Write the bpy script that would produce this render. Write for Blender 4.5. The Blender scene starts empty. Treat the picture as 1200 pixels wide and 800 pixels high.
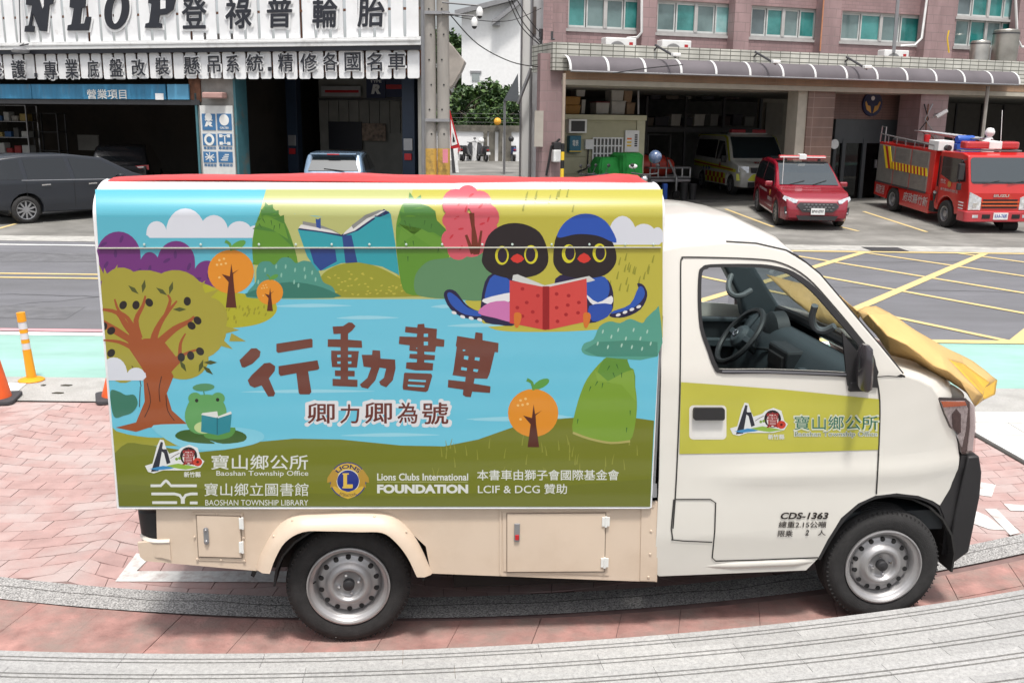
import bpy, bmesh, math, random
from mathutils import Vector, Matrix, noise
from mathutils.geometry import tessellate_polygon
random.seed(7)
SC = bpy.context.scene
PI = math.pi
# ---------------- camera ----------------
CF, CT, CR, CH = 1139.0, math.radians(12.7), 0.0119, 2.38
cam = bpy.data.cameras.new('camera'); camo = bpy.data.objects.new('camera', cam)
SC.collection.objects.link(camo); SC.camera = camo
cam.lens = 36 * CF / 1200; cam.sensor_width = 36; cam.clip_start = .05; cam.clip_end = 1500
camo.matrix_world = Matrix.Translation((0, 0, CH)) @ Matrix.Rotation(PI/2 - CT, 4, 'X') @ Matrix.Rotation(CR, 4, 'Z')
# ---------------- light ----------------
SUN_EL, SUN_AZ = 70, 172     # azimuth clockwise from +Y
w = bpy.data.worlds.new('World'); SC.world = w; w.use_nodes = True
nt = w.node_tree; bg = nt.nodes['Background']
sky = nt.nodes.new('ShaderNodeTexSky'); sky.sky_type = 'NISHITA'; sky.sun_disc = False
sky.sun_elevation = math.radians(SUN_EL); sky.sun_rotation = math.radians(SUN_AZ)
sky.air_density = 1.0; sky.dust_density = 4.0; sky.ozone_density = .6
hsv = nt.nodes.new('ShaderNodeHueSaturation'); hsv.inputs['Saturation'].default_value = .3; hsv.inputs['Value'].default_value = 1.1
nt.links.new(sky.outputs[0], hsv.inputs['Color']); nt.links.new(hsv.outputs[0], bg.inputs['Color'])
bg.inputs['Strength'].default_value = .15
sl = bpy.data.lights.new('sun', 'SUN'); sl.energy = 3.0; sl.angle = math.radians(7); sl.color = (1, .965, .91)
so = bpy.data.objects.new('sun', sl); SC.collection.objects.link(so)
ea, aa = math.radians(SUN_EL), math.radians(SUN_AZ)
sdir = Vector((math.sin(aa)*math.cos(ea), math.cos(aa)*math.cos(ea), math.sin(ea)))
so.rotation_euler = sdir.to_track_quat('Z', 'Y').to_euler(); so.location = sdir * 60
SC.view_settings.view_transform = 'Standard'; SC.view_settings.look = 'None'
SC.view_settings.exposure = .25; SC.view_settings.gamma = 1
# ---------------- helpers ----------------
def ray(x, y):
    u, v = x - 600, y - 400; c, s = math.cos(CR), math.sin(CR)
    a, b = (u*c + v*s) / CF, (-u*s + v*c) / CF
    return Vector((a, math.cos(CT) - b*math.sin(CT), -math.sin(CT) - b*math.cos(CT)))
def G(x, y, z=0):
    d = ray(x, y); t = (z - CH) / d.z; return Vector((d.x*t, d.y*t, z))
def LOTZ(Y): return .05*(min(max(Y, 22.5), 28.5)-22.5)
def GS(x, y):
    z = 0
    for _ in range(12): p = G(x, y, z); z = LOTZ(p.y)
    return p
class Frame:
    def __init__(s, ox, oy, deg):
        s.o = Vector((ox, oy)); s.a = math.radians(deg)
        s.e = Vector((math.cos(s.a), math.sin(s.a))); s.n = Vector((-s.e.y, s.e.x))
        s.M = Matrix.Translation((ox, oy, 0)) @ Matrix.Rotation(s.a, 4, 'Z')
    def U(s, px, py, yl=0):
        d = ray(px, py); dd = Vector((d.x, d.y)); t = (yl + s.o.dot(s.n)) / dd.dot(s.n)
        p = dd*t - s.o; return p.dot(s.e), d.z*t + CH
    def P(s, px, py, yl=0):
        x, z = s.U(px, py, yl); return Vector((x, yl, z))
    def GL(s, px, py):
        g = G(px, py); p = Vector((g.x, g.y)) - s.o; return p.dot(s.e), p.dot(s.n)
WORLD = Frame(0, 0, 0)
MATS = {}
def lin(c):
    return tuple(((v/255)/12.92 if v/255 <= .04045 else ((v/255+.055)/1.055)**2.4) for v in c)
def mat(name, c, r=.6, m=0, var=.08, sc=5, bump=0, bs=60, coat=0, c2=None, mix=.5, msc=1.5, srgb=False, spec=.5, stretch=None):
    if name in MATS: return MATS[name]
    if srgb: c = lin(c); c2 = lin(c2) if c2 else None
    M = bpy.data.materials.new(name); M.use_nodes = True; n = M.node_tree.nodes; l = M.node_tree.links
    b = n['Principled BSDF']; b.inputs['Roughness'].default_value = r; b.inputs['Metallic'].default_value = m
    b.inputs['Coat Weight'].default_value = coat; b.inputs['Coat Roughness'].default_value = .06
    b.inputs['Specular IOR Level'].default_value = spec
    tc = n.new('ShaderNodeTexCoord'); src = tc.outputs['Object']
    if stretch:
        mp = n.new('ShaderNodeMapping'); mp.inputs['Scale'].default_value = stretch; l.new(src, mp.inputs[0]); src = mp.outputs[0]
    nz = n.new('ShaderNodeTexNoise'); nz.inputs['Scale'].default_value = sc; nz.inputs['Detail'].default_value = 6; l.new(src, nz.inputs['Vector'])
    rp = n.new('ShaderNodeMix'); rp.data_type = 'RGBA'
    mr = n.new('ShaderNodeMapRange'); mr.inputs[1].default_value = .3; mr.inputs[2].default_value = .7; l.new(nz.outputs['Fac'], mr.inputs[0])
    rp.inputs[6].default_value = (*[max(0, v*(1-var)) for v in c], 1); rp.inputs[7].default_value = (*[min(1, v*(1+var)) for v in c], 1)
    l.new(mr.outputs[0], rp.inputs[0]); out = rp.outputs[2]
    if c2:
        n2 = n.new('ShaderNodeTexNoise'); n2.inputs['Scale'].default_value = msc; n2.inputs['Detail'].default_value = 8; n2.inputs['Roughness'].default_value = .65; l.new(src, n2.inputs['Vector'])
        m2 = n.new('ShaderNodeMapRange'); m2.inputs[1].default_value = 1-mix-.12; m2.inputs[2].default_value = 1-mix+.12; l.new(n2.outputs['Fac'], m2.inputs[0])
        r2 = n.new('ShaderNodeMix'); r2.data_type = 'RGBA'; l.new(m2.outputs[0], r2.inputs[0]); l.new(out, r2.inputs[6]); r2.inputs[7].default_value = (*c2, 1); out = r2.outputs[2]
    l.new(out, b.inputs['Base Color'])
    if bump:
        nb = n.new('ShaderNodeTexNoise'); nb.inputs['Scale'].default_value = bs; nb.inputs['Detail'].default_value = 4; l.new(src, nb.inputs['Vector'])
        bp = n.new('ShaderNodeBump'); bp.inputs['Strength'].default_value = min(1, bump); bp.inputs['Distance'].default_value = .01; l.new(nb.outputs['Fac'], bp.inputs['Height']); l.new(bp.outputs[0], b.inputs['Normal'])
    MATS[name] = M; return M
def tilemat(name, c, mortar, w, h, r=.5, off=.5, ms=.006, plane='xz', var=.16):
    if name in MATS: return MATS[name]
    M = mat(name, c, r=r, var=var, sc=2.0, c2=tuple(v*.72 for v in c), mix=.40, msc=1.3, stretch=(1, 1, .3)); n = M.node_tree.nodes; l = M.node_tree.links; b = n['Principled BSDF']
    tc = n.new('ShaderNodeTexCoord'); sp = n.new('ShaderNodeSeparateXYZ'); l.new(tc.outputs['Object'], sp.inputs[0])
    ad = n.new('ShaderNodeMath'); l.new(sp.outputs['X'], ad.inputs[0]); l.new(sp.outputs['Y'], ad.inputs[1])
    cb = n.new('ShaderNodeCombineXYZ'); l.new(ad.outputs[0], cb.inputs[0]); l.new(sp.outputs['Z'], cb.inputs[1])
    br = n.new('ShaderNodeTexBrick'); br.offset = off; br.inputs['Scale'].default_value = 1; br.inputs['Brick Width'].default_value = w; br.inputs['Row Height'].default_value = h
    br.inputs['Mortar Size'].default_value = ms; br.inputs['Mortar Smooth'].default_value = .1; l.new(cb.outputs[0], br.inputs['Vector'])
    br.inputs['Color1'].default_value = (.9, .9, .9, 1); br.inputs['Color2'].default_value = (1, 1, 1, 1); br.inputs['Bias'].default_value = 0
    src = b.inputs['Base Color'].links[0].from_socket
    mu = n.new('ShaderNodeMix'); mu.data_type = 'RGBA'; mu.blend_type = 'MULTIPLY'; mu.inputs[0].default_value = 1; l.new(src, mu.inputs[6]); l.new(br.outputs['Color'], mu.inputs[7])
    mm = n.new('ShaderNodeMix'); mm.data_type = 'RGBA'; l.new(br.outputs['Fac'], mm.inputs[0]); l.new(mu.outputs[2], mm.inputs[6]); mm.inputs[7].default_value = (*mortar, 1)
    l.new(mm.outputs[2], b.inputs['Base Color'])
    iv = n.new('ShaderNodeMath'); iv.operation = 'SUBTRACT'; iv.inputs[0].default_value = 1; l.new(br.outputs['Fac'], iv.inputs[1])
    bp = n.new('ShaderNodeBump'); bp.inputs['Strength'].default_value = .5; bp.inputs['Distance'].default_value = .004; l.new(iv.outputs[0], bp.inputs['Height']); l.new(bp.outputs[0], b.inputs['Normal'])
    return M
def glassmat(name, tint=(.75, .85, .85), f=.05, rough=.02):
    if name in MATS: return MATS[name]
    M = bpy.data.materials.new(name); M.use_nodes = True; n = M.node_tree.nodes; l = M.node_tree.links; n.remove(n['Principled BSDF'])
    t = n.new('ShaderNodeBsdfTransparent'); t.inputs[0].default_value = (*tint, 1); g = n.new('ShaderNodeBsdfGlossy'); g.inputs['Roughness'].default_value = rough
    fr = n.new('ShaderNodeLayerWeight'); fr.inputs[0].default_value = .5; pw_ = n.new('ShaderNodeMath'); pw_.operation = 'POWER'; pw_.inputs[1].default_value = 4; l.new(fr.outputs['Facing'], pw_.inputs[0]); ma = n.new('ShaderNodeMath'); ma.operation = 'MULTIPLY_ADD'; ma.use_clamp = True; ma.inputs[1].default_value = .7; ma.inputs[2].default_value = f; l.new(pw_.outputs[0], ma.inputs[0])
    mx = n.new('ShaderNodeMixShader'); l.new(ma.outputs[0], mx.inputs[0]); l.new(t.outputs[0], mx.inputs[1]); l.new(g.outputs[0], mx.inputs[2]); l.new(mx.outputs[0], n['Material Output'].inputs[0])
    MATS[name] = M; return M
def crom(pts, n=4, closed=True):
    out = []; N = len(pts)
    for i in range(N if closed else N-1):
        g = (lambda k: pts[k % N]) if closed else (lambda k: pts[min(max(k, 0), N-1)])
        p0, p1, p2, p3 = g(i-1), g(i), g(i+1), g(i+2)
        for j in range(n):
            t = j/n
            out.append(tuple(.5*((2*b)+(-a+c)*t+(2*a-5*b+4*c-d)*t*t+(-a+3*b-3*c+d)*t**3) for a, b, c, d in zip(p0, p1, p2, p3)))
    if not closed: out.append(tuple(pts[-1]))
    return out
class MB:
    def __init__(s): s.v = []; s.f = []; s.m = []; s.T = Matrix.Identity(4); s.k = 0
    def add(s, vs, fs):
        o = len(s.v); s.v += [tuple(s.T @ Vector(p)) for p in vs]; s.f += [tuple(i+o for i in f) for f in fs]; s.m += [s.k]*len(fs); return s
    def box(s, x0, y0, z0, x1, y1, z1):
        x0, x1 = sorted((x0, x1)); y0, y1 = sorted((y0, y1)); z0, z1 = sorted((z0, z1))
        return s.add([(x0,y0,z0),(x1,y0,z0),(x1,y1,z0),(x0,y1,z0),(x0,y0,z1),(x1,y0,z1),(x1,y1,z1),(x0,y1,z1)], [(3,2,1,0),(4,5,6,7),(0,1,5,4),(1,2,6,5),(2,3,7,6),(3,0,4,7)])
    def c(s, x, y, z, a, b, d): return s.box(x-a/2, y-b/2, z-d/2, x+a/2, y+b/2, z+d/2)
    def prism(s, pts, a0, a1, ax='y'):
        f = {'y': lambda p, a: (p[0], a, p[1]), 'x': lambda p, a: (a, p[0], p[1]), 'z': lambda p, a: (p[0], p[1], a)}[ax]
        ar = sum(pts[i][0]*pts[(i+1) % len(pts)][1]-pts[(i+1) % len(pts)][0]*pts[i][1] for i in range(len(pts)))
        if ar < 0: pts = pts[::-1]
        n = len(pts); vs = [f(p, a0) for p in pts] + [f(p, a1) for p in pts]
        fs = [tuple(range(n)), tuple(range(2*n-1, n-1, -1))] + [(i, i+n, (i+1) % n+n, (i+1) % n) for i in range(n)]
        if (ax == 'y') == (a1 < a0): fs = [t[::-1] for t in fs]
        return s.add(vs, fs)
    def tube(s, pts, r, n=8, closed=False):
        pts = [Vector(p) for p in pts]; N = len(pts); rs = r if isinstance(r, (list, tuple)) else [r]*N
        vs = []; fs = []; up = None
        for i, p in enumerate(pts):
            if closed: t = pts[(i+1) % N] - pts[i-1]
            else: t = pts[min(i+1, N-1)] - pts[max(i-1, 0)]
            t.normalize()
            if up is None:
                up = Vector((0, 0, 1)) if abs(t.z) < .9 else Vector((1, 0, 0))
            a = t.cross(up); a.normalize(); b = a.cross(t); up = b
            vs += [tuple(p + (a*math.cos(2*PI*k/n) + b*math.sin(2*PI*k/n))*rs[i]) for k in range(n)]
        for i in range(N if closed else N-1):
            j = (i+1) % N
            fs += [(i*n+k, i*n+(k+1) % n, j*n+(k+1) % n, j*n+k) for k in range(n)]
        if not closed: fs += [tuple(range(n-1, -1, -1)), tuple((N-1)*n+k for k in range(n))]
        return s.add(vs, fs)
    def cyl(s, p, q, r, n=16, r2=None): return s.tube([p, q], [r, r if r2 is None else r2], n)
    def lathe(s, prof, n=32, c=(0, 0, 0), ax='z'):
        vs = []; fs = []; N = len(prof)
        for k in range(n):
            a = 2*PI*k/n
            for r, h in prof:
                x, y = r*math.cos(a), r*math.sin(a)
                p = (x, y, h) if ax == 'z' else ((x, h, y) if ax == 'y' else (h, x, y))
                vs.append((p[0]+c[0], p[1]+c[1], p[2]+c[2]))
        for k in range(n):
            j = (k+1) % n
            for i in range(N-1):
                q = (k*N+i, j*N+i, j*N+i+1, k*N+i+1); fs.append(q if ax != 'y' else q[::-1])
        return s.add(vs, fs)
    def loft(s, rings, closed=True, caps=True):
        n = len(rings[0]); vs = [p for r in rings for p in r]; fs = []
        for i in range(len(rings)-1):
            for k in range(n if closed else n-1): fs.append((i*n+k, i*n+(k+1) % n, (i+1)*n+(k+1) % n, (i+1)*n+k))
        if caps and closed: fs += [tuple(range(n-1, -1, -1)), tuple((len(rings)-1)*n+k for k in range(n))]
        return s.add(vs, fs)
    def ball(s, c, r, n=12, sq=(1, 1, 1)):
        pr = [(max(1e-4, math.sin(PI*i/(n//2))*r), -math.cos(PI*i/(n//2))*r) for i in range(n//2+1)]
        T = s.T; s.T = T @ Matrix.Translation(c) @ Matrix.Diagonal((*sq, 1)); s.lathe(pr, n); s.T = T; return s
    def build(s, name, m, parent=None, smooth=False, bevel=0, seg=2, fix=True, solid=0, ang=40):
        me = bpy.data.meshes.new(name); me.from_pydata(s.v, [], s.f)
        for k in (m if isinstance(m, (list, tuple)) else [m]): me.materials.append(k)
        if s.m: me.polygons.foreach_set('material_index', s.m)
        if fix:
            b = bmesh.new(); b.from_mesh(me); bmesh.ops.recalc_face_normals(b, faces=b.faces); b.to_mesh(me); b.free()
        if smooth:
            me.polygons.foreach_set('use_smooth', [True]*len(me.polygons)); me.set_sharp_from_angle(angle=math.radians(ang))
        o = bpy.data.objects.new(name, me); SC.collection.objects.link(o)
        if parent: o.parent = parent
        if solid:
            q = o.modifiers.new('s', 'SOLIDIFY'); q.thickness = solid; q.offset = 0
            if smooth: q = o.modifiers.new('e', 'EDGE_SPLIT'); q.split_angle = math.radians(max(ang, 45))
        if bevel: q = o.modifiers.new('b', 'BEVEL'); q.width = bevel; q.segments = seg; q.limit_method = 'ANGLE'; q.harden_normals = False
        return o
def tag(o, label=None, cat=None, group=None, kind=None):
    for k, v in (('label', label), ('category', cat), ('group', group), ('kind', kind)):
        if v: o[k] = v
    return o
def thing(name, label, cat, fr=WORLD, at=(0, 0, 0), rot=0, group=None):
    o = bpy.data.objects.new(name, None); SC.collection.objects.link(o); o.empty_display_size = .2
    o.matrix_world = fr.M @ Matrix.Translation(at) @ Matrix.Rotation(math.radians(rot), 4, 'Z')
    return tag(o, label, cat, group)
def kids(o): return [c for c in bpy.data.objects if c.parent == o]
def copytree(o, parent=None):
    c = o.copy(); SC.collection.objects.link(c); c.parent = parent
    for ch in kids(o): copytree(ch, c)
    return c
TXT = {}
def textmesh(body, bold=0, shear=0, extr=0):
    cjk = any(ord(ch) > 0x2e00 for ch in body)
    if cjk and bold:
        vs, fs, ar = textmesh(body, 0, shear, 0); n = len(body); V_ = []; F_ = []; r = bold*.62
        for q in range(9):
            dx, dy = (0, 0) if q == 8 else (r*math.cos(PI*q/4), r*math.sin(PI*q/4)); o = len(V_)
            V_ += [(x + dx/max(1, ar), y + dy, q*.00006) for x, y, z in vs]; F_ += [tuple(i+o for i in f) for f in fs]
        return V_, F_, ar
    k = (body, bold, shear, extr)
    if k not in TXT:
        cu = bpy.data.curves.new('t', 'FONT'); cu.body = body; cu.offset = bold; cu.shear = shear; cu.extrude = extr; cu.resolution_u = 3; cu.dimensions = '2D'
        cu.fill_mode = 'FRONT' if not extr else 'BOTH'
        o = bpy.data.objects.new('t', cu); SC.collection.objects.link(o); bpy.context.view_layer.update()
        me = bpy.data.meshes.new_from_object(o.evaluated_get(bpy.context.evaluated_depsgraph_get()))
        vs = [tuple(v.co) for v in me.vertices]; fs = [tuple(p.vertices) for p in me.polygons]
        bpy.data.objects.remove(o); bpy.data.curves.remove(cu); bpy.data.meshes.remove(me)
        xs = [v[0] for v in vs]; ys = [v[1] for v in vs]; x0, x1, y0, y1 = min(xs), max(xs), min(ys), max(ys)
        TXT[k] = ([((x-x0)/(x1-x0), (y-y0)/(y1-y0), z) for x, y, z in vs], fs, (x1-x0)/(y1-y0))
    return TXT[k]
def text(body, name, m, parent, x0, x1, z0, z1, y, bold=0, shear=0, depth=0, yaw=None, back=False):
    "flat lettering on a plane facing -y of the parent's axes (or mapped through yaw)"
    vs, fs, _ = textmesh(body, bold, shear, .05 if depth else 0)
    b = MB(); f = yaw or (lambda x, yy, z: (x, yy, z))
    cj = any(ord(ch) > 0x2e00 for ch in body)
    if depth and cj:
        vs, fs, _ = textmesh(body, bold or .0, shear, 0); b.add([f(x0+(x1-x0)*u, y-w_*8, z0+(z1-z0)*v) for u, v, w_ in vs], fs); return b.build(name, m, parent, fix=False)
    b.add([f(x0+(x1-x0)*u, y - (depth*(.5+w_*10) if depth else w_*4), z0+(z1-z0)*v) for u, v, w_ in vs], [q for q in fs])
    return b.build(name, m, parent, fix=bool(depth))
def struct(o): o['kind'] = 'structure'; return o
def boolcut(o, cut):
    c = cut.build('cut', MATS['black'], None); md = o.modifiers.new('bo', 'BOOLEAN'); md.object = c; md.solver = 'EXACT'; md.operation = 'DIFFERENCE'
    bpy.context.view_layer.update()
    me = bpy.data.meshes.new_from_object(o.evaluated_get(bpy.context.evaluated_depsgraph_get())); old = o.data
    o.modifiers.clear(); o.data = me; bpy.data.meshes.remove(old); cm = c.data; bpy.data.objects.remove(c); bpy.data.meshes.remove(cm); return o
# ---------------- materials ----------------
mat('black', (.012, .012, .013), r=.45, var=.1)
mat('rubber', (.022, .021, .021), r=.85, var=.25, sc=20, bump=.3, bs=150)
mat('plastic_dark', (.025, .024, .026), r=.5, var=.1, bump=.15, bs=400)
mat('grey_metal', (.35, .35, .36), r=.4, m=.7)
mat('dark_metal', (.08, .08, .085), r=.5, m=.5)
mat('chrome', (.7, .7, .72), r=.15, m=1)
mat('white', (.75, .75, .74), r=.5)
mat('white_paint', (.72, .72, .69), r=.28, var=.02, coat=.5)
mat('red', (.45, .015, .02), r=.4); mat('yellow', (.75, .5, .03), r=.5); mat('blue', (.02, .09, .4), r=.4); mat('orange', (.8, .17, .03), r=.45)
mat('glass_dark', (.01, .012, .014), r=.05, var=0, spec=.8)
glassmat('glass_clear')
mat('concrete', (.33, .32, .30), r=.85, var=.2, sc=3, bump=.4, bs=60, c2=(.20, .19, .18), mix=.42, msc=.9)
def m(n): return MATS[n]
# ---------------- ground ----------------
def sheet(name, x0, x1, y0, y1, z, mt, nx=1, ny=1):
    b = MB(); vs = []; fs = []
    for j in range(ny+1):
        for i in range(nx+1): vs.append((x0+(x1-x0)*i/nx, y0+(y1-y0)*j/ny, z))
    for j in range(ny):
        for i in range(nx): fs.append((j*(nx+1)+i, j*(nx+1)+i+1, (j+1)*(nx+1)+i+1, (j+1)*(nx+1)+i))
    b.add(vs, fs); return struct(b.build(name, mt, fix=False))
lotm = mat('lot_concrete', (.235, .226, .208), r=.9, var=.25, sc=1.2, bump=.6, bs=25, c2=(.135, .13, .118), mix=.50, msc=.55)
sheet('ground', -400, 400, -60, 700, -.03, mat('far_ground', (.25, .25, .23), r=.9))
b = MB(); b.add([(x_, y_, z_) for y_, z_ in ((19.4, 0), (22.5, 0), (28.5, .3), (75, .3)) for x_ in (-60, 60)], [(2*i, 2*i+1, 2*i+3, 2*i+2) for i in range(3)]); struct(b.build('forecourt', lotm, fix=False))
asph = mat('asphalt', (.155, .155, .168), r=.85, var=.12, sc=2.5, bump=.5, bs=160, c2=(.125, .125, .132), mix=.45, msc=.7, stretch=(.35, 1, 1))
sheet('road', -60, 60, 10.72, 19.4, -.004, asph)
gut = mat('gutter_concrete', (.42, .41, .38), r=.9, var=.15, sc=6, bump=.5, bs=50, c2=(.27, .26, .25), mix=.42, msc=2.5)
sheet('gutter', -60, 60, 18.98, 19.85, .004, gut)
teal = mat('teal_lane_paint', (.25, .42, .365), r=.75, var=.08, sc=3, bump=.4, bs=120, c2=(.31, .53, .47), mix=.5, msc=1.2, stretch=(.4, 1, 1))
sheet('cycle_lane', -60, 60, 8.80, 10.72, 0, teal)
shoulder = mat('shoulder_concrete', (.42, .41, .39), r=.9, var=.12, sc=60, bump=.8, bs=90, c2=(.34, .33, .31), mix=.45, msc=3)
sheet('concrete_shoulder', -60, 60, 8.02, 8.80, .002, shoulder)
mk = mat('road_marking_white', (.78, .78, .76), r=.7, var=.05, c2=(.6, .6, .58), mix=.38, msc=9)
mkf = mat('marking_white_worn', (.62, .61, .59), r=.8, var=.12, sc=30, c2=(.40, .33, .31), mix=.40, msc=12)
mky = mat('road_marking_yellow', (.66, .50, .22), r=.75, var=.06, sc=15, c2=(.52, .42, .24), mix=.42, msc=7)
mkp = mat('road_marking_pink', (.60, .30, .32), r=.8)
def line(name, pts, wd, mt, z=.006):
    b = MB()
    for (a, c) in pts:
        a, c = Vector(a), Vector(c); t = (c-a).normalized(); n_ = Vector((-t.y, t.x))*wd/2
        b.add([(a.x-n_.x, a.y-n_.y, z), (c.x-n_.x, c.y-n_.y, z), (c.x+n_.x, c.y+n_.y, z), (a.x+n_.x, a.y+n_.y, z)], [(0, 1, 2, 3)])
    return struct(b.build(name, mt, fix=False))
line('white_lane_line', [((-60, 18.42), (1.4, 18.42))], .13, mk, .0035)
line('yellow_centre_line', [((-60, 14.93), (2.0, 14.93)), ((-60, 14.55), (2.0, 14.55))], .11, mky, .0035)
line('pink_lane_line', [((-60, 10.86), (3.4, 10.86))], .13, mkp, .0035)
line('white_lane_edge', [((-60, 10.66), (3.6, 10.66))], .16, mk, .0045)
pm_ = mat('asphalt_patch', (.135, .135, .143), r=.9, var=.2, sc=5, bump=.5, bs=150)
for q in (((-9.5, 16.2), (-6.9, 16.3), (-6.8, 17.4), (-9.4, 17.3)), ((7.4, 12.0), (9.3, 12.1), (9.2, 13.1), (7.5, 13.0)), ((-8.2, 11.6), (-5.4, 11.5), (-5.5, 12.3), (-8.1, 12.4)), ((9.0, 15.2), (13, 15.1), (13, 16.3), (9.1, 16.2))):
    b = MB(); b.add([(x, y, -.001) for x, y in q], [(0, 1, 2, 3)]); struct(b.build('road_patch', pm_, fix=False))
crk = mat('tar_line', (.07, .07, .072), r=.7)
for (xa, ya, xb, yb, sd) in ((-14, 13.4, -4, 13.0, 1), (-12, 17.6, -5, 16.8, 2), (4.6, 14.6, 14, 13.6, 3), (5.5, 17.4, 13, 17.9, 4), (-8, 11.0, -4.6, 13.9, 5)):
    b = MB(); vs = []; N_ = 70
    for k in range(N_+1):
        t_ = k/N_; x = xa+(xb-xa)*t_; y = ya+(yb-ya)*t_ + .16*noise.noise((t_*9, sd, 0)) + .05*noise.noise((t_*40, sd, 5)); vs += [(x, y-.009, .0005), (x, y+.009, .0005)]
    struct(b.add(vs, [(2*k, 2*k+2, 2*k+3, 2*k+1) for k in range(N_)]).build('road_crack', crk, fix=False))
YB = (2.4, 40)      # yellow box
def clipy(x, y, sl, y0, y1):   # line through x,y with slope dy/dx
    return (x+(y0-y)/sl, y0), (x+(y1-y)/sl, y1)
fa = [clipy(6.59+k, 18.47, 1.30, 10.78, 18.78) for k in (-6.45, -3.35, 0, 3.0, 6.0, 9.0, 12, 15)]
fa = [clipy(x, 18.17, 1.32, 10.78, 18.78) for x in (.95, 3.55, 6.33, 8.67, 11.3, 13.9, 16.5, 19, 22)]
fb = [clipy(x, 18.0, -1.68, 10.78, 18.78) for x in (-.8, .85, 3.35 - 1.8, 3.62, 5.38, 7.2, 9.0, 10.8, 12.6, 14.4, 16.2, 18)]
fb = [clipy(x, 18.0, -1.72, 10.78, 18.78) for x in (1.55, 3.62, 5.38, 7.23, 9.1, 11.0, 12.9, 14.8, 16.7, 18.6, 20.5)]
def clipx(seg, xm):
    (a, b_) = seg; a = Vector(a); b_ = Vector(b_)
    if a.x < xm and b_.x < xm: return None
    if a.x < xm: a = a + (b_-a)*((xm-a.x)/(b_.x-a.x))
    if b_.x < xm: b_ = b_ + (a-b_)*((xm-b_.x)/(a.x-b_.x))
    return (tuple(a), tuple(b_))
line('yellow_box_line', [q for q in (clipx(f, 1.6) for f in fa) if q], .15, mky, .0035)
line('yellow_box_line', [q for q in (clipx(f, 1.6) for f in fb) if q], .11, mky, .0040)
line('yellow_box_edge', [((1.6, 18.85), (40, 18.85)), ((1.6, 10.82), (40, 10.82)), ((1.6, 10.75), (1.6, 18.9))], .17, mky, .0045)
# bay lines on the forecourt
for (a_, c_) in (((783, 251), (808, 263)), ((850, 245), (906, 266)), ((985, 266), (1006, 271)), ((1012, 248), (1086, 272)), ((-30, 276), (20, 262))):
    p_, q_ = GS(*a_), GS(*c_); t_ = Vector((q_.x-p_.x, q_.y-p_.y)).normalized(); n_ = Vector((-t_.y, t_.x))*.045
    b = MB(); N_ = 6; vs = []
    for k in range(N_+1):
        m__ = p_.lerp(q_, k/N_)
        for sg in (-1, 1): X, Y = m__.x+n_.x*sg, m__.y+n_.y*sg; vs.append((X, Y, LOTZ(Y)+.006))
    b.add(vs, [(2*k, 2*k+1, 2*k+3, 2*k+2) for k in range(N_)]); struct(b.build('bay_line', mky, fix=True))
dr = MB(); dr.box(7.02, 18.95, .004, 7.75, 19.55, .012); o = dr.build('drain_cover', m('dark_metal')); tag(o, 'dark rectangular drain grate in the gutter opposite the white van', 'drain grate')
# ---- near pavement: stamped red concrete ----
arc = lambda X: 4.33 + (X + .9)**2/17.6          # inner line of the grey strip
edge = lambda X: 17.215 - math.sqrt(13.385**2 - (X+1.67)**2)
base = mat('joint_concrete', (.20, .13, .12), r=.95, var=.2, sc=8)
sheet('pavement', -60, 60, -40, 8.02, -.009, base)
pkc = (.41, .265, .245)
pink = [mat('stamped_concrete_%s' % n, tuple(v*k for v in pkc), r=.75, var=.13, sc=7, bump=.35, bs=40, c2=tuple(min(1, v*k*q) for v, q in zip(pkc, (1.05, 1.3, 1.33))), mix=mx_, msc=2.2) for n, k, mx_ in (('a', 1, .45), ('b', .97, .4), ('c', 1.03, .5))]
pinkn = [mat('band_concrete_%s' % n, tuple(v*k for v in (.36, .195, .17)), r=.75, var=.3, sc=9, bump=.5, bs=50, c2=(.27, .195, .17), mix=.46, msc=5) for n, k in (('a', 1), ('b', .9))]
def slab(pts, z0, z1, gap=.003):
    c = Vector((sum(p[0] for p in pts)/len(pts), sum(p[1] for p in pts)/len(pts))); b = MB(); q = []
    for p in pts:
        d = Vector(p) - c; L = d.length; q.append(tuple(c + d*(1 - min(.3, gap/L))))
    b.prism(q, z0, z1, 'z'); return b
pave = []
W, Hh, A = 1.55, .135, .20
def rowy(j, x): u = ((x/W + 40.5) % 1); return 3.9 + j*Hh - A*(1-(2*u-1)**2)
for j in range(0, 36):
    for i in range(-4, 4):
        xs0 = i*W - .5*W
        nb = 7; 
        for k in range(nb):
            a = xs0 + W*(k/nb) ; b_ = xs0 + W*((k+1)/nb)
            sh = W/nb*.5*(j % 2); 
            lo = [a+sh, b_+sh]
            if j % 2:
                if k == nb-1: continue
            segs = [(lo[0], lo[1])]
            if j % 2 and k == 0: segs.append((xs0, xs0+sh))
            if j % 2 and k == nb-2: segs.append((xs0+W-sh, xs0+W))
            for (l0, l1) in segs:
                l0 += 1e-4; l1 -= 1e-4; mid = (l0+l1)/2
                sl0 = 0 if l0 < xs0+.01 else -.22*(2*((l0-xs0)/W)-1)*Hh; sl1 = 0 if l1 > xs0+W-.01 else -.22*(2*((l1-xs0)/W)-1)*Hh
                pts = [(l0, rowy(j, l0)), (mid, rowy(j, mid)), (l1, rowy(j, l1)), (l1-sl1, rowy(j+1, l1)), (mid, rowy(j+1, mid)), (l0-sl0, rowy(j+1, l0))]
                pave.append(pts)
pv = []
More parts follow.
